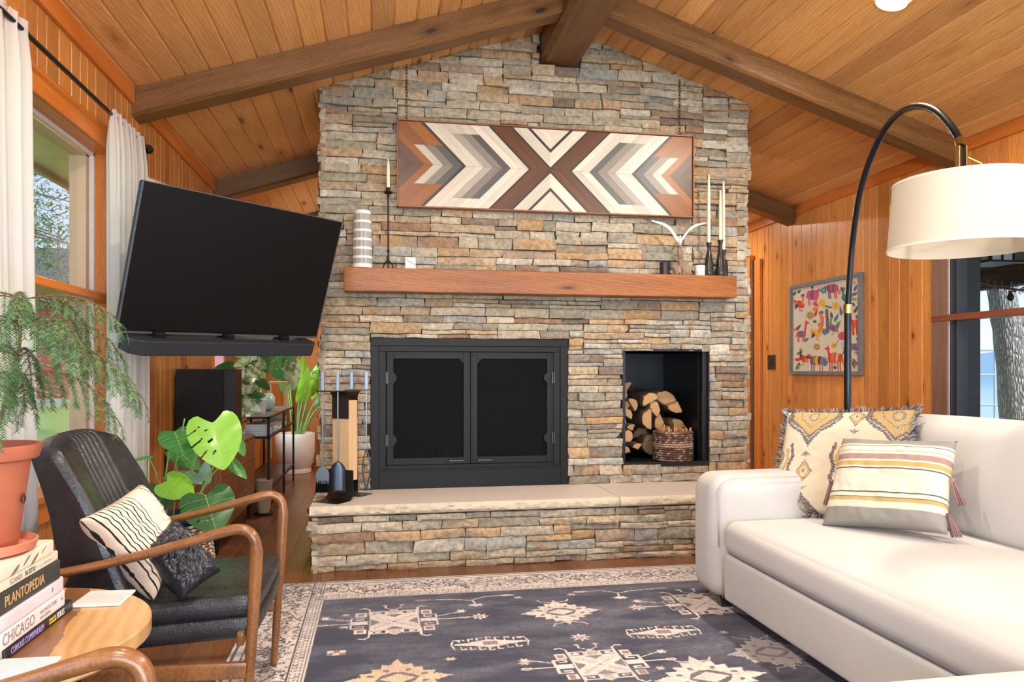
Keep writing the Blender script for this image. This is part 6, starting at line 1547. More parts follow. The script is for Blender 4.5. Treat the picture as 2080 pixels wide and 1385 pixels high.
# ------------------------------------------------------------------ sideboard, speaker, turntable
M_WAL2 = wood('walnut_sideboard', srgb(100, 60, 38), srgb(150, 98, 64), (14, 2.2, 14), .32, bump=.05)
M_WAL3 = wood('walnut_upright', srgb(100, 60, 38), srgb(148, 96, 62), (14, 14, 2.0), .32, bump=.05)
CX1, CY0, CY1, CZ0, CZ1 = -1.045, 5.25, 6.60, .15, .70
t = thing('walnut_sideboard', 'walnut sideboard with slot-handled drawers against the left wall', 'sideboard', (-1.22, 5.9, 0))
wb('top', t, [(XL + .02, CY0, CZ1 - .022, CX1, CY1, CZ1)], M_WAL2, .003)
wb('side_panel', t, [(XL + .02, CY0, CZ0, CX1, CY0 + .022, CZ1 - .022)], M_WAL3, .002); wb('side_panel', t, [(XL + .02, CY1 - .022, CZ0, CX1, CY1, CZ1 - .022)], M_WAL3, .002)
wb('carcass', t, [(XL + .02, CY0 + .022, CZ0, CX1 - .02, CY1 - .022, CZ0 + .02), (XL + .02, CY0 + .022, CZ0, XL + .03, CY1 - .022, CZ1 - .022), (XL + .03, CY0 + .44, CZ0 + .02, CX1 - .02, CY0 + .46, CZ1 - .022), (XL + .03, CY0 + .90, CZ0 + .02, CX1 - .02, CY0 + .92, CZ1 - .022)], M_WAL2)
for c in range(3):
    for r in range(3):
        y0 = CY0 + .026 + c * .435; zz = [(.155, .325), (.33, .50), (.505, .673)][r]
        d = wb('drawer', t, [(CX1 - .018, y0, zz[0], CX1 - .001, y0 + .428, zz[1])], M_WAL2, .0015)
        mb = MB(); yc = y0 + .214; zc = zz[1] - .03; mb.M = Matrix.Translation(-Vector(t.location)); mb.add([(CX1 - .0005, yc - .04, zc + .008), (CX1 - .0005, yc + .04, zc + .008), (CX1 - .0005, yc + .03, zc - .010), (CX1 - .0005, yc - .03, zc - .010)], [(0, 1, 2, 3)[::-1]])
        mb.build('finger_slot', MATS.get('slot_shadow') or plain('slot_shadow', (.02, .01, .006), .9), d)
for x in (XL + .06, CX1 - .04):
    for y in (CY0 + .05, CY1 - .05): MB().tube([(x, y, CZ0), (x, y, .001)], [.016, .011], 10).build('leg', M_BLACK, t, smooth=60, world=True)
sp1 = thing('black_speaker', 'tall black box speaker standing on the walnut sideboard', 'speaker', (-1.17, 5.7, CZ1 + .0005))
wb('cabinet', sp1, [(-1.385, 5.46, CZ1 + .002, -1.0, 5.74, 1.252)], plain('matte_black_laminate', (.010, .010, .011), .6), .004)
wb('grille', sp1, [(-1.37, 5.453, CZ1 + .01, -1.07, 5.46, 1.244)], plain('speaker_cloth', (.010, .010, .010), .9, bump=.2, bscale=400), .002)
wb('side_panel', sp1, [(-1.068, 5.451, CZ1 + .006, -1.002, 5.462, 1.248)], MATS['matte_black_laminate'], .002)
tt_ = thing('turntable', 'low black turntable lying at the near end of the sideboard', 'turntable', (-1.28, 5.34, CZ1 + .0005))
wb('plinth', tt_, [(-1.385, 5.27, CZ1 + .002, -1.12, 5.44, CZ1 + .035)], M_BLACKGL, .004)
MB().lathe([(0, 0), (.07, 0), (.07, .012), (0, .012)], 32, (-1.29, 5.355, CZ1 + .0365)).build('platter', M_BLACK, tt_, smooth=40, world=True)

# ------------------------------------------------------------------ console shelf beyond it
t = thing('metal_console_shelf', 'narrow black metal console table with three shelves behind sideboard', 'console table', (-1.11, 7.7, 0))
SX0, SX1, SY0, SY1 = -1.27, -.955, 6.76, 8.64
for y in (SY0, 7.80, SY1):
    for x in (SX0, SX1): wb('post', t, [(x - .010, y - .010, .001, x + .010, y + .010, .838)], M_BLACK, .001)
for z in (.838, .665, .20):
    wb('shelf_frame', t, [(SX0 - .01, SY0 - .01, z - .018, SX0 + .008, SY1 + .01, z), (SX1 - .008, SY0 - .01, z - .018, SX1 + .01, SY1 + .01, z), (SX0, SY0 - .01, z - .018, SX1, SY0 + .01, z), (SX0, SY1 - .01, z - .018, SX1, SY1 + .01, z)], M_BLACK, .001)
    wb('shelf_panel', t, [(SX0 + .008, SY0 + .01, z - .012, SX1 - .008, SY1 - .01, z + .0)], plain('shelf_top', srgb(96, 100, 96), .25) if z > .8 else M_BLACKGL, .001)
R = random.Random(31); bc = [srgb(214, 218, 222), srgb(180, 196, 204), srgb(232, 228, 220), srgb(150, 176, 180), srgb(200, 190, 176), srgb(120, 130, 140)]
desc = ['pale blue', 'white', 'cream', 'grey', 'teal edged', 'slate']
GB = 'books lying on the middle shelf of the console'
for s_, (y, n) in enumerate(((6.95, 5), (7.35, 4), (7.62, 3), (8.02, 4))):
    z = .6655
    for k in range(n):
        h = R.uniform(.018, .03); c = bc[(s_ + k) % 6]
        tb = thing('shelf_book', '%s book, %s in the %s pile on the middle console shelf' % (desc[(s_ + k) % 6], ['lowest', 'second from bottom', 'third from bottom', 'fourth from bottom', 'topmost'][k], ['nearest', 'second', 'third', 'farthest'][s_]), 'book', (-1.08, y, z), group=GB)
        d = R.uniform(0, .02)
        MB().box(-.10 + d, -.12 + d, 0, .11, .11 + d, h - .0005).build('cover', plain('cover_' + str(len(MATS)), c, .6, var=.03), tb, bevel=.002)
        MB().box(-.097 + d, -.1205 + d, .003, .107, -.1195 + d, h - .0035).build('pages', M_PAGE, tb)
        z += h
M_CELA = G('celadon_glass'); g = M_CELA; g.fin(srgb(184, 214, 206), .12); M_CELA = g.m
tag(MB().lathe([(0, .0), (.05, .0), (.085, .03), (.10, .08), (.095, .13), (.072, .17), (.068, .168), (.088, .13), (.092, .08), (.08, .035), (0, .01)], 40, (-1.13, 7.75, .8385), cap=False).build('celadon_vase', M_CELA, smooth=60), 'round pale green vase on top of the black console', 'vase')
t = thing('wooden_stand', 'small blond wood open frame standing on the console', 'stand', (-1.07, 8.25, .8385))
M_BLOND = wood('blond_wood', srgb(206, 160, 104), srgb(232, 194, 144), (20, 20, 3), .5)
for x in (-.085, .085):
    for y in (-.07, .07): MB().box(x - .011, y - .011, 0, x + .011, y + .011, .26).build('post', M_BLOND, t, bevel=.002)
MB().box(-.1, -.085, .26, .1, .085, .282).build('top_board', M_BLOND, t, bevel=.002)
tag(MB().lathe([(0, 0), (.05, 0), (.052, .004), (.052, .06), (.03, .085), (0, .09)], 24, (-1.07, 8.38, .6655)).build('ceramic_jar', plain('mottled_jar', srgb(196, 168, 140), .5, var=.4), smooth=50), 'small speckled jar at the far end of the middle console shelf', 'jar')
# plants behind the television
def stalk(t, b0, b1, r=.006, bend=.08, m=M_PET, name='petiole'):
    b0, b1 = V(b0), V(b1); mid = b0.lerp(b1, .55) + V((0, 0, bend)); pts = smoothpath([b0, mid, b1], 6); MB().tube(pts, [r * (1 - .5 * k / (len(pts) - 1)) for k in range(len(pts))], 7).build(name, m, t, smooth=180)
M_VAR = [G('variegated_leaf') for _ in range(1)][0]; g = M_VAR; co = g.coord(); nn = g.noise(co, 16, 4, .65); g.fin(g.mix(srgb(88, 128, 72), srgb(226, 224, 190), g.ramp(nn, [(.44, 0), (.56, 1)])), .4); tl_ = g.n('BsdfTranslucent', Color=(.6, .75, .4, 1)); mx_ = g.n('MixShader', i0=.3, i1=g.b.outputs[0], i2=tl_.outputs[0]); g.t.links.new(mx_.outputs[0], g.o.inputs[0]); M_VAR = g.m
t = thing('variegated_rubber_plant', 'bushy variegated plant with cream splashed leaves by the speaker', 'potted plant', (-1.2, 6.45, CZ1 + .0005))
MB().lathe([(0, 0), (.06, 0), (.075, .12), (.07, .122), (.066, .11), (0, .108)], 32, cap=False).build('pot', M_NAVY, t, smooth=50)
R = random.Random(44)
for k, (ex, ey, hh) in enumerate(((.16, .0, .62), (.10, .16, .50), (.24, -.02, .42), (.02, -.04, .70), (.20, .14, .60), (.12, -.06, .30))):
    pts = smoothpath([(0, 0, .1), (ex * .5, ey * .5, .1 + hh * .5), (ex, ey, .1 + hh)], 6); MB().tube(pts, [.005 - .003 * i / (len(pts) - 1) for i in range(len(pts))], 6).build('twig', M_STEM, t, smooth=180)
    for j in range(6):
        p = pts[min(len(pts) - 1, int(len(pts) * (.30 + .12 * j)))]; a = j * 2.4 + k; d = V((math.cos(a), math.sin(a), R.uniform(-.6, .3))).normalized(); L_ = R.uniform(.12, .18)
        N = V((R.uniform(-.3, .3) + .2, -.9, R.uniform(.1, .7)))
        big_leaf(t, 'leaf', p + d * .02, p + d * (L_ + .02), N, L_ * .55, M_VAR if R.random() < .7 else M_MON[2], 0, .15, .25, seed=k * 10 + j, vein=False)
t = thing('shelf_monstera', 'dark green split-leaf plant rising above the console table', 'potted plant', (-1.12, 7.25, .8385))
MB().lathe([(0, 0), (.065, 0), (.085, .13), (.08, .132), (.076, .12), (0, .118)], 32, cap=False).build('pot', plain('white_glazed_pot', srgb(226, 224, 218), .3), t, smooth=50)
def sleaf(nx, ny, tx, ty, tt, w_, m, N, fen=0, seed=0, cup=.12):
    B = rel(t, P(nx, ny, t=tt)); T = rel(t, P(tx, ty, t=tt - .1)); big_leaf(t, 'leaf', B, T, N, w_, m, fen, cup, .08, seed, vein=True); stalk(t, (0, 0, .12), B)
sleaf(548, 690, 580, 772, 7.0, .44, M_MON[1], (.3, -1, .3), .8, 21); sleaf(515, 745, 520, 800, 6.9, .20, M_VAR, (.1, -1, .3), 0, 22); sleaf(590, 735, 598, 790, 7.0, .17, M_VAR, (.3, -1, .1), 0, 23)
sleaf(470, 690, 520, 730, 7.1, .22, M_MON[0], (0, -1, .6), 0, 24); sleaf(500, 820, 530, 812, 6.9, .1, M_MON[2], (0, -1, .6), 0, 25); sleaf(530, 700, 500, 760, 6.7, .24, M_MON[2], (-.2, -1, .3), .6, 26)
t = thing('bird_of_paradise_plant', 'tall bird of paradise plant in a big white pot, far left corner', 'potted plant', (-1.02, 9.38, 0))
MB().lathe([(0, .0), (.19, .0), (.195, .004), (.195, .045), (.185, .05), (.215, .12), (.235, .24), (.238, .47), (.232, .478), (.222, .47), (.22, .43), (0, .42)], 64, cap=False).build('pot', plain('matte_white_planter', srgb(232, 226, 218), .5), t, smooth=45)
for k, (ex, ey, hz_, L_) in enumerate(((.20, -.05, .95, .42), (-.06, -.2, 1.0, .45), (.28, .1, .80, .40), (-.06, .05, .92, .3), (.05, .2, 1.05, .4), (.32, -.12, .62, .32), (.12, -.22, .75, .35))):
    stalk(t, (ex * .25, ey * .25, .43), (ex, ey, .43 + hz_ * .62), .016, .05)
    B = V((ex, ey, .43 + hz_ * .62)); d = V((ex, ey, .35)).normalized(); big_leaf(t, 'leaf', B, B + d * L_ + V((0, 0, .05)), V((.4, -.8, .5)), .17, M_MON[1] if k % 2 else M_MON[0], 0, .3, .3, seed=k, vein=True)
M_FROND = M_MON[1]; mb = MB()
for s_ in range(2):
    b0 = V((.10 + .1 * s_, -.1, 1.0)); pts = smoothpath([b0 * .6, b0 + V((.02, 0, .2)), b0 + V((.25, -.1, .16)), b0 + V((.42, -.15, -.02))], 6); mb.tube(pts, .004, 5)
    for k in range(4, len(pts) - 1):
        dd_ = (pts[k + 1] - pts[k]).normalized()
        for sg in (-1, 1): p = pts[k]; sd = dd_.cross(V((0, 0, 1))).normalized() * sg; q = p + sd * .11 + dd_ * .06 - V((0, 0, .03)); mb.add([p - dd_ * .008, p + dd_ * .008, q], [(0, 1, 2)])
mb.build('palm_frond', M_FROND, t)
t = thing('small_floor_pot', 'slim beige planter on a black dish by the sideboard end', 'planter', (-.985, 6.52 + .18, 0))
MB().lathe([(0, .0), (.075, .0), (.085, .016), (.08, .018), (0, .012)], 32, cap=False).build('dish', M_BLACKGL, t, smooth=50)
MB().lathe([(0, .019), (.045, .019), (.06, .12), (.072, .30), (.068, .303), (.064, .29), (0, .28)], 40, cap=False).build('pot', plain('beige_stoneware', srgb(178, 160, 138), .8, bump=.2), t, smooth=50)

# ------------------------------------------------------------------ folk picture and switch on the right wall
PYa, PYb, PZa, PZb = 6.84, 5.722, 1.198, 2.078
t = thing('folk_animal_picture', 'framed picture of bright folk animals and flowers on right wall', 'picture', (XR, (PYa + PYb) / 2, (PZa + PZb) / 2))
M_GFR = wood('grey_weathered_frame', srgb(88, 88, 88), srgb(126, 124, 120), (10, 10, 10), .6, bump=.3)
fw_ = .035
wb('frame', t, [(XR - .035, PYb, PZa, XR - .002, PYa, PZa + fw_), (XR - .035, PYb, PZb - fw_, XR - .002, PYa, PZb), (XR - .035, PYb, PZa + fw_, XR - .002, PYb + fw_, PZb - fw_), (XR - .035, PYa - fw_, PZa + fw_, XR - .002, PYa, PZb - fw_)], M_GFR, .002)
X_ = XR - .018
fc = Canvas(-PYa, -PYb, PZa, PZb, 520, 410, srgb(216, 202, 178))
def Z_(x, y): p = P(1590 + x / 5.77, 540 + y / 5.77, X=X_); return (-p.y, p.z)
COL = dict(r=srgb(206, 62, 34), o=srgb(228, 122, 34), y=srgb(224, 172, 52), t=srgb(46, 132, 140), b=srgb(76, 104, 150), p=srgb(134, 70, 104), k=srgb(70, 50, 56), g=srgb(112, 166, 78), v=srgb(60, 96, 74), m=srgb(196, 80, 120), n=srgb(160, 128, 48))
def bl(x, y, rx, ry, c, rot=0):
    cx, cz = Z_(x, y); ex = Z_(x + rx, y); ez = Z_(x, y + ry); fc.ell(cx, cz, abs(ex[0] - cx) * 1.2, abs(ez[1] - cz) * 1.2, COL[c], -rot)
def lnz(pts, w_, c): fc.line([Z_(*p) for p in pts], w_ * .0014, COL[c])
def leafz(x, y, x2, y2, c, w_=14):
    dx, dy = x2 - x, y2 - y; L = math.hypot(dx, dy); nx, ny = -dy / L * w_ * 1.35, dx / L * w_ * 1.35; fc.poly([Z_(x, y), Z_(x + dx * .3 + nx, y + dy * .3 + ny), Z_(x + dx * .65 + nx * .7, y + dy * .65 + ny * .7), Z_(x2, y2), Z_(x + dx * .65 - nx * .7, y + dy * .65 - ny * .7), Z_(x + dx * .3 - nx, y + dy * .3 - ny)], COL[c])
def flower(x, y, c, r=42, n=8, c2='y'):
    for k in range(n): a = 2 * PI * k / n + .2; leafz(x, y, x + r * math.cos(a), y + r * math.sin(a), c, 9)
    bl(x, y, 9, 9, c2)
def beast(x, y, w_, h_, cs, legs=70, face=1, neck=60, head='up'):
    n = len(cs)
    for k, c in enumerate(cs): bl(x - w_ * .5 + w_ * (k + .5) / n, y, w_ / n * .75, h_ * (.5 + .08 * math.sin(k)), c)
    for k in (-.42, -.25, .22, .40): lnz([(x + w_ * k, y + h_ * .3), (x + w_ * (k - .02), y + h_ * .4 + legs * .6), (x + w_ * (k + .03), y + h_ * .4 + legs)], 13, cs[0 if k < 0 else -1])
    hx_, hy_ = x + face * (w_ * .5 + 12), y - neck; lnz([(x + face * w_ * .42, y), (hx_, hy_)], 24, cs[-1 if face > 0 else 0]); bl(hx_ + face * 8, hy_, 24, 14, cs[0]); leafz(hx_, hy_ - 8, hx_ - face * 4, hy_ - 42, cs[-1], 6)
    lnz([(x - face * w_ * .5, y - 5), (x - face * (w_ * .5 + 22), y + 30)], 8, cs[0])
def fowl(x, y, cs, k=1, face=1):
    bl(x, y, 38 * k, 30 * k, cs[0], .3); lnz([(x + face * 20 * k, y - 10), (x + face * 30 * k, y - 60 * k), (x + face * 22 * k, y - 85 * k)], 20 * k, cs[1]); bl(x + face * 26 * k, y - 92 * k, 16 * k, 13 * k, cs[2])
    for i, c in enumerate(cs): leafz(x - face * 20 * k, y, x - face * (75 - i * 6) * k, y - (50 - 34 * i) * k, c, 12 * k)
    for q in (-8, 10): lnz([(x + q * k, y + 24 * k), (x + q * k, y + 62 * k), (x + (q + face * 16) * k, y + 70 * k)], 6, cs[2])
beast(350, 340, 115, 90, 'mpm', 80, 1, 55); beast(585, 265, 110, 80, 'pmpm', 80, -1, 10); fowl(205, 450, 'ropk', 1.15, 1); fowl(740, 380, 'vtbpg', 1.2, -1)
flower(480, 285, 't', 55); flower(320, 580, 'n', 60); flower(620, 470, 'y', 62, 10, 'o'); flower(400, 950, 'n', 50); flower(600, 935, 'y', 48, 8, 'r'); flower(495, 770, 't', 50, 8, 't')
leafz(440, 385, 490, 500, 'y', 32); lnz([(500, 470), (570, 490)], 10, 'v'); leafz(350, 430, 430, 480, 'r', 16); leafz(345, 510, 425, 500, 'o', 22); leafz(370, 600, 410, 500, 'r', 14)
for a in ((120, 345, 160, 300, 'v'), (170, 320, 215, 280, 'v'), (330, 265, 365, 240, 'v'), (700, 300, 680, 240, 'v'), (835, 300, 870, 215, 'b'), (815, 345, 880, 310, 'p'), (805, 390, 880, 395, 'g'), (810, 430, 850, 480, 'p'), (830, 560, 885, 460, 'v'), (855, 200, 815, 190, 'o'), (690, 590, 670, 460, 'b'), (580, 620, 560, 530, 'v'), (600, 660, 660, 550, 'b'), (620, 690, 690, 640, 'g'), (150, 760, 220, 680, 'v'), (140, 720, 145, 780, 'o'), (250, 890, 310, 835, 't'), (160, 1040, 240, 1000, 't'), (205, 1130, 150, 1220, 'k'), (200, 1150, 175, 1225, 'g'), (650, 340, 680, 270, 'o'), (350, 650, 405, 655, 'v'), (870, 620, 865, 570, 'p')): leafz(*a)
beast(215, 800, 95, 60, 'mpbr', 60, 1, 130); fowl(400, 790, 'yonk', 1.15, 1); lnz([(445, 560), (460, 640), (450, 740)], 40, 'o'); lnz([(475, 600), (470, 700)], 10, 'b'); bl(450, 545, 26, 15, 't')
lnz([(515, 530), (520, 620), (530, 760)], 34, 'p'); fowl(590, 730, 'ptgm', 1.1, -1); bl(700, 820, 48, 42, 'm'); bl(700, 820, 24, 18, 'r'); lnz([(650, 870), (620, 930)], 6, 'v')
beast(405, 1110, 150, 90, 'pnykm', 100, -1, 40); beast(615, 1080, 150, 100, 'romyr', 130, -1, 110); fowl(240, 1085, 'rkno', 1.1, -1); bl(175, 1098, 30, 16, 'r')
for k in range(-2, 3): leafz(495, 1180, 495 + k * 22, 1040 + abs(k) * 30, 't', 9); leafz(610, 1215, 610 + k * 14, 1150 + abs(k) * 14, 'v', 6)
beast(850, 680, 70, 80, 'ror', 90, -1, 30); fowl(850, 950, 'bmtr', 1.1, 1); leafz(880, 1060, 900, 980, 'm', 22); leafz(870, 1095, 905, 1100, 't', 12)
for k, c in enumerate('kgvok'): leafz(815, 1080 + k * 8, 890 - k * 12, 1170 + k * 12, c, 9)
lnz([(690, 900), (720, 1000), (690, 1070)], 6, 'v'); leafz(700, 1030, 745, 960, 'v', 8); leafz(690, 1090, 730, 1200, 'o', 10)
ysn = np.linspace(PYb + fw_ - .003, PYa - fw_ + .003, 420)[::-1]; zsn = np.linspace(PZa + fw_ - .003, PZb - fw_ + .003, 320); Yg, Zg = np.meshgrid(ysn, zsn)
cols = fc.sample((-Yg + PYa) / (PYa - PYb), (Zg - PZa) / (PZb - PZa))
lx, ly, lz = t.location
painted_grid('printed_cloth', colmat('painted_cotton', .85, .15, 500), ysn, zsn, lambda Yq, Zq: (np.full_like(Yq, X_ - lx), Yq - ly, Zq - lz), cols, t)
t = thing('light_switch', 'dark brown double switch plate on the pine wall', 'light switch', (XR, 7.24, 1.32))
wb('plate', t, [(XR - .008, 7.16, 1.25, XR - .001, 7.31, 1.40)], plain('oil_rubbed_plate', (.03, .018, .012), .4), .002)
for y in (7.195, 7.25): wb('toggle', t, [(XR - .016, y, 1.30, XR - .008, y + .025, 1.35)], MATS['oil_rubbed_plate'], .002)

# ------------------------------------------------------------------ outside
g = G('mown_grass'); co = g.coord(); n1 = g.noise(co, 1.2, 4); n2 = g.noise(co, 24, 4)
M_GRASS = g.fin(g.mix(g.mix(srgb(124, 148, 74), srgb(166, 184, 100), n1), srgb(96, 118, 60), g.math('MULTIPLY', n2, .4)), .95, 0, g.bump(n2, .5, .03))
o = structure(MB().add([(-120, -60, -.4), (120, -60, -.4), (120, 160, -.4), (-120, 160, -.4)], [(0, 1, 2, 3)]).build('ground', M_GRASS))
M_REDS = G('red_lap_siding'); g = M_REDS; co = g.coord(); z_ = g.n('SeparateXYZ', Vector=co).outputs[2]; fr_ = g.math('FRACT', g.math('MULTIPLY', z_, 5)); M_REDS = g.fin(g.mix(srgb(186, 74, 74), srgb(150, 52, 54), g.math('LESS_THAN', fr_, .12)), .8)
t = thing('red_house', 'red lap-sided house standing on the lawn beyond the left windows', 'house', (-10, 36, -.4))
MB().box(-14, 0, 0, 6.4, 8, 5.2).build('siding_wall', M_REDS, t); MB().box(-14.3, -.05, 0, 6.6, 8, .35).build('foundation', plain('concrete', (.4, .39, .37), .9), t)
mb = MB(); mb.M = Matrix(((0, 0, 1, 0), (1, 0, 0, 0), (0, 1, 0, 0), (0, 0, 0, 1))); mb.prism([(-.6, 5.1), (8.6, 5.1), (4, 7.6)], -14.6, 7); mb.build('roof', plain('asphalt_shingle', (.12, .11, .11), .9), t)
M_SOF = plain('tan_vinyl_soffit', srgb(200, 186, 160), .6)
mb = MB(); planked(mb, (-2.32, 0, 2.66), (0, 1, 0), (1, 0, 0), -3.4, 10.4, .9, 0, (), .10, .10, groove=.006, gw=.006, tone=(.97, 1.03), seed=2)
mb.build('eave_soffit', colmat('soffit_boards', .6)); structure(bpy.data.objects['eave_soffit'])
structure(MB().box(-2.36, -3.4, 2.62, -2.32, 10.4, 2.84).build('eave_fascia', M_SOF)); structure(MB().box(-2.36, -3.4, 2.84, -1.5, 10.4, 2.90).build('eave_roof', plain('roof_felt', (.1, .1, .1), .9)))
structure(MB().box(-1.62, 4.335, -.4, -1.57, 4.45, 2.66).build('outer_casing', plain('tan_outer_trim', srgb(196, 160, 138), .6)))
M_SPR = leafmat('spruce_needles', srgb(92, 122, 84), srgb(148, 166, 110), .3, .7)
def spruce(x, y, h, r, label, seed, n=1500, trunk=.28):
    R = random.Random(seed); t = thing('spruce_tree', label, 'tree', (x, y, -.4), group='trees beyond the left windows')
    g_ = plain('grey_bark_' + str(seed), srgb(150, 144, 138), .9, bump=.8, bscale=14); MB().tube([(0, 0, 0), (.02, 0, h * .4), (0, 0, h)], [trunk, trunk * .7, .02], 14).build('trunk', g_, t, smooth=60)
    mb = MB(); bb = MB()
    for k in range(n):
        z = h * (.22 + .78 * R.random() ** .9); rr = r * (1 - z / h) + .25; a = R.uniform(0, 2 * PI); q = R.random() ** .6; p = V((rr * q * math.cos(a), rr * q * math.sin(a), z - .25 * rr * q))
        for j in range(14):
            d = V((R.uniform(-1, 1), R.uniform(-1, 1), R.uniform(-.9, .4))); s_ = p + d * .22; e = s_ + V((R.uniform(-1, 1), R.uniform(-1, 1), R.uniform(-1, .2))) * .10; w_ = V((R.uniform(-1, 1), R.uniform(-1, 1), R.uniform(-1, 1))) * .012
            mb.add([s_ - w_, s_ + w_, e], [(0, 1, 2)])
        if k % 9 == 0: bb.tube([(0, 0, z), tuple(p)], [.022, .006], 4, cap=False)
    mb.build('foliage', M_SPR, t); bb.build('branch', g_, t)
spruce(-4.75, 9.3, 7.5, 2.6, 'spruce with a grey trunk standing close outside the curtained window', 5, 2300, .2)
spruce(-8.8, 17.5, 11, 3.4, 'farther spruce on the lawn before the red house', 6, 2300, .3)
# porch side
M_DKW = plain('dark_stained_porch', srgb(48, 42, 40), .7); M_LGAP = plain('pale_batten', srgb(206, 204, 200), .6)
mb = MB(); mb.box(4.12, -3, 2.62, 8.4, 10.5, 2.72); structure(mb.build('porch_ceiling', M_DKW))
for k in range(14): structure(MB().box(4.12, -1.6 + k * .82, 2.602, 8.4, -1.578 + k * .82, 2.62).build('porch_batten', M_LGAP))
structure(MB().box(8.2, -3, 2.36, 8.4, 10.5, 2.62).build('porch_beam', M_DKW)); structure(MB().box(4.12, 10.3, 2.30, 8.4, 10.5, 2.62).build('porch_beam', M_DKW))
structure(MB().box(4.1, -3, -.4, 8.4, 10.5, -.02).build('porch_deck', plain('deck_boards', srgb(150, 140, 130), .8)))
for i, (x, y, w_, lb) in enumerate(((5.55, 6.45, .10, 'dark timber porch post nearest the right window'), (5.02, 5.72, .09, 'narrow dark porch post against the window frame'))):
    tag(MB().box(x - w_, y - .08, -.018, x + w_, y + .08, 2.60).build('porch_post', plain('slate_post_%d' % i, srgb(70, 74, 82), .6), bevel=.006), lb, 'post', 'porch posts outside the right window')
tag(wb('porch_brace', None, [(5.95, 6.75, -.018, 6.03, 6.83, 2.6)], plain('cedar_post', srgb(160, 120, 96), .7), .004), 'slim reddish cedar post beside the dark porch post', 'post')
g = G('furrowed_bark'); co = g.coord(); vo = g.n('TexVoronoi', {'feature': 'DISTANCE_TO_EDGE'}, Vector=g.map(co, (34, 34, 7)), Scale=1).outputs[0]; nn = g.noise(co, 14, 5, .7)
hh_ = g.math('ADD', g.ramp(vo, [(0, 0), (.3, 1)]), g.math('MULTIPLY', nn, .5)); M_FUR = g.fin(g.mix(srgb(126, 118, 114), srgb(224, 218, 212), hh_), .95, 0, g.bump(hh_, .9, .03))
t = thing('leaning_oak', 'thick leaning tree trunk with furrowed grey bark beyond the porch', 'tree', (9.3, 9.7, -.4))
tp = smoothpath([(0.25, .0, 0), (.12, 0, .9), (.02, 0, 1.8), (-.12, 0, 2.6), (-.3, 0, 3.6), (-.4, 0, 5)], 8)
mb = MB(); mb.tube(tp, [.25 - .0025 * k for k in range(len(tp))], 28); mb.v = [(x + .02 * mnoise.noise((x * 9, y * 9, z * 3)), y + .02 * mnoise.noise((x * 9, y * 9, z * 3 + 9)), z) for x, y, z in mb.v]; mb.build('trunk', M_FUR, t, smooth=180)
mb = MB(); mb.tube(smoothpath([(-.1, 0, 2.3), (.4, 0, 2.45), (.9, 0, 2.9), (1.6, 0, 3.8)], 6), [.10, .1, .1, .095, .09, .09, .085, .08, .08, .075, .07, .07, .065, .06, .06, .05, .05, .04, .04], 12); mb.build('bough', plain('brown_bough', srgb(150, 112, 84), .8), t, smooth=180)
t = thing('deck_railing', 'pale thin metal railing far outside the right window', 'railing', (11.0, 12.0, -.4))
M_RLG = plain('galvanised_rail', srgb(214, 220, 226), .4)
mb = MB()
for z in (.5, 1.0, 1.55, 2.0): mb.tube([(-4, 2, z), (7, -4, z)], .02, 6)
for k in range(12): mb.tube([(-4 + k, 2 - k * 6 / 11, 0), (-4 + k, 2 - k * 6 / 11, 2.0)], .02, 6)
mb.build('rails', M_RLG, t)
structure(MB().add([(12, -20, -.38), (120, -20, -.38), (120, 150, -.38), (9, 150, -.38), (12, 16, -.38)], [(0, 1, 2, 3, 4)]).build('lake', plain('lake_water', srgb(120, 170, 190), .15)))
mb = MB(); R = random.Random(2); n = 40; v = [(140 * math.sin(a) + 0, 140 * math.cos(a), 2 + 5 * abs(mnoise.noise((a * 6, 0, 0))) + 2 * abs(mnoise.noise((a * 22, 3, 0)))) for a in np.linspace(.1, 1.5, n)]
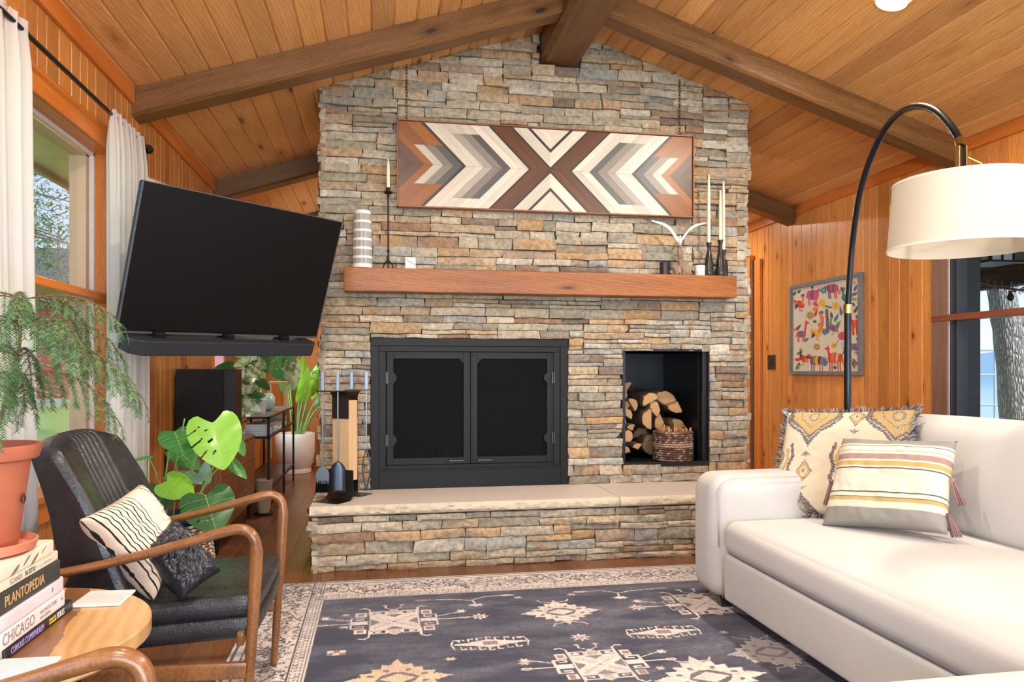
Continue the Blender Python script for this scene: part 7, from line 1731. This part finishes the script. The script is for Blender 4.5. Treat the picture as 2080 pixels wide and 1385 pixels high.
v2 = [(x, y, -3) for x, y, z in v]; mb.add(v + v2, [(i, i + 1, n + i + 1, n + i) for i in range(n - 1)]); structure(mb.build('hills', plain('hazy_hills', srgb(176, 196, 214), .9)))
t = thing('porch_lantern', 'square glass lantern hanging under the dark porch ceiling', 'lantern', (6.15, 6.65, 2.34))
M_FROST = plain('frosted_glass', (.8, .82, .84), .4)
MB().box(-.13, -.13, .0, .13, .13, .2).build('glass', M_FROST, t); mb = MB()
for x in (-.13, 0, .13):
    for y in (-.135, .135): mb.box(x - .009, y - .009, -.005, x + .009, y + .009, .2)
for y in (-.13, 0, .13):
    for x in (-.135, .135): mb.box(x - .009, y - .009, -.005, x + .009, y + .009, .2)
mb.box(-.19, -.19, -.018, .19, .19, 0); mb.box(-.15, -.15, .2, .15, .15, .22); mb.box(-.01, -.01, .22, .01, .01, .27); mb.build('iron_cage', M_BLACK, t)
t = thing('porch_garland', 'sagging purple-brown garland strung along the porch beam', 'garland', (6.5, 6.6, 2.1)); R = random.Random(6); mb = MB()
gp = smoothpath([(-1.6, .9, .05), (-1.0, .5, .3), (-.4, .15, .04), (.3, -.1, -.07), (1.0, -.45, .0), (1.9, -.9, .2)], 10); mb.tube(gp, .012, 6)
for p in gp:
    for k in range(26): d = V((R.uniform(-1, 1), R.uniform(-1, 1), R.uniform(-1, 1))).normalized(); mb.add([p + d * .01, p + d * .07 + V((.01, 0, .01)), p + d * .055 - V((.01, .01, 0))], [(0, 1, 2)])
mb.build('tinsel', plain('purple_tinsel', srgb(122, 88, 92), .6), t)
for k, i in enumerate((24, 36, 44)): p = gp[i]; MB().lathe([(.0, -.13), (.03, -.11), (.034, -.08), (.015, -.045), (.015, -.02), (0, -.02)], 12, tuple(p)).build('bulb', M_BLACKGL, t, smooth=60)
tag(MB().rbox((10.9, 10.3, .05), (1.4, .5, .35), .15, n=6).build('kayak', plain('blue_plastic', srgb(40, 110, 190), .4), smooth=180), 'blue plastic boat lying beyond the tree trunk', 'boat')
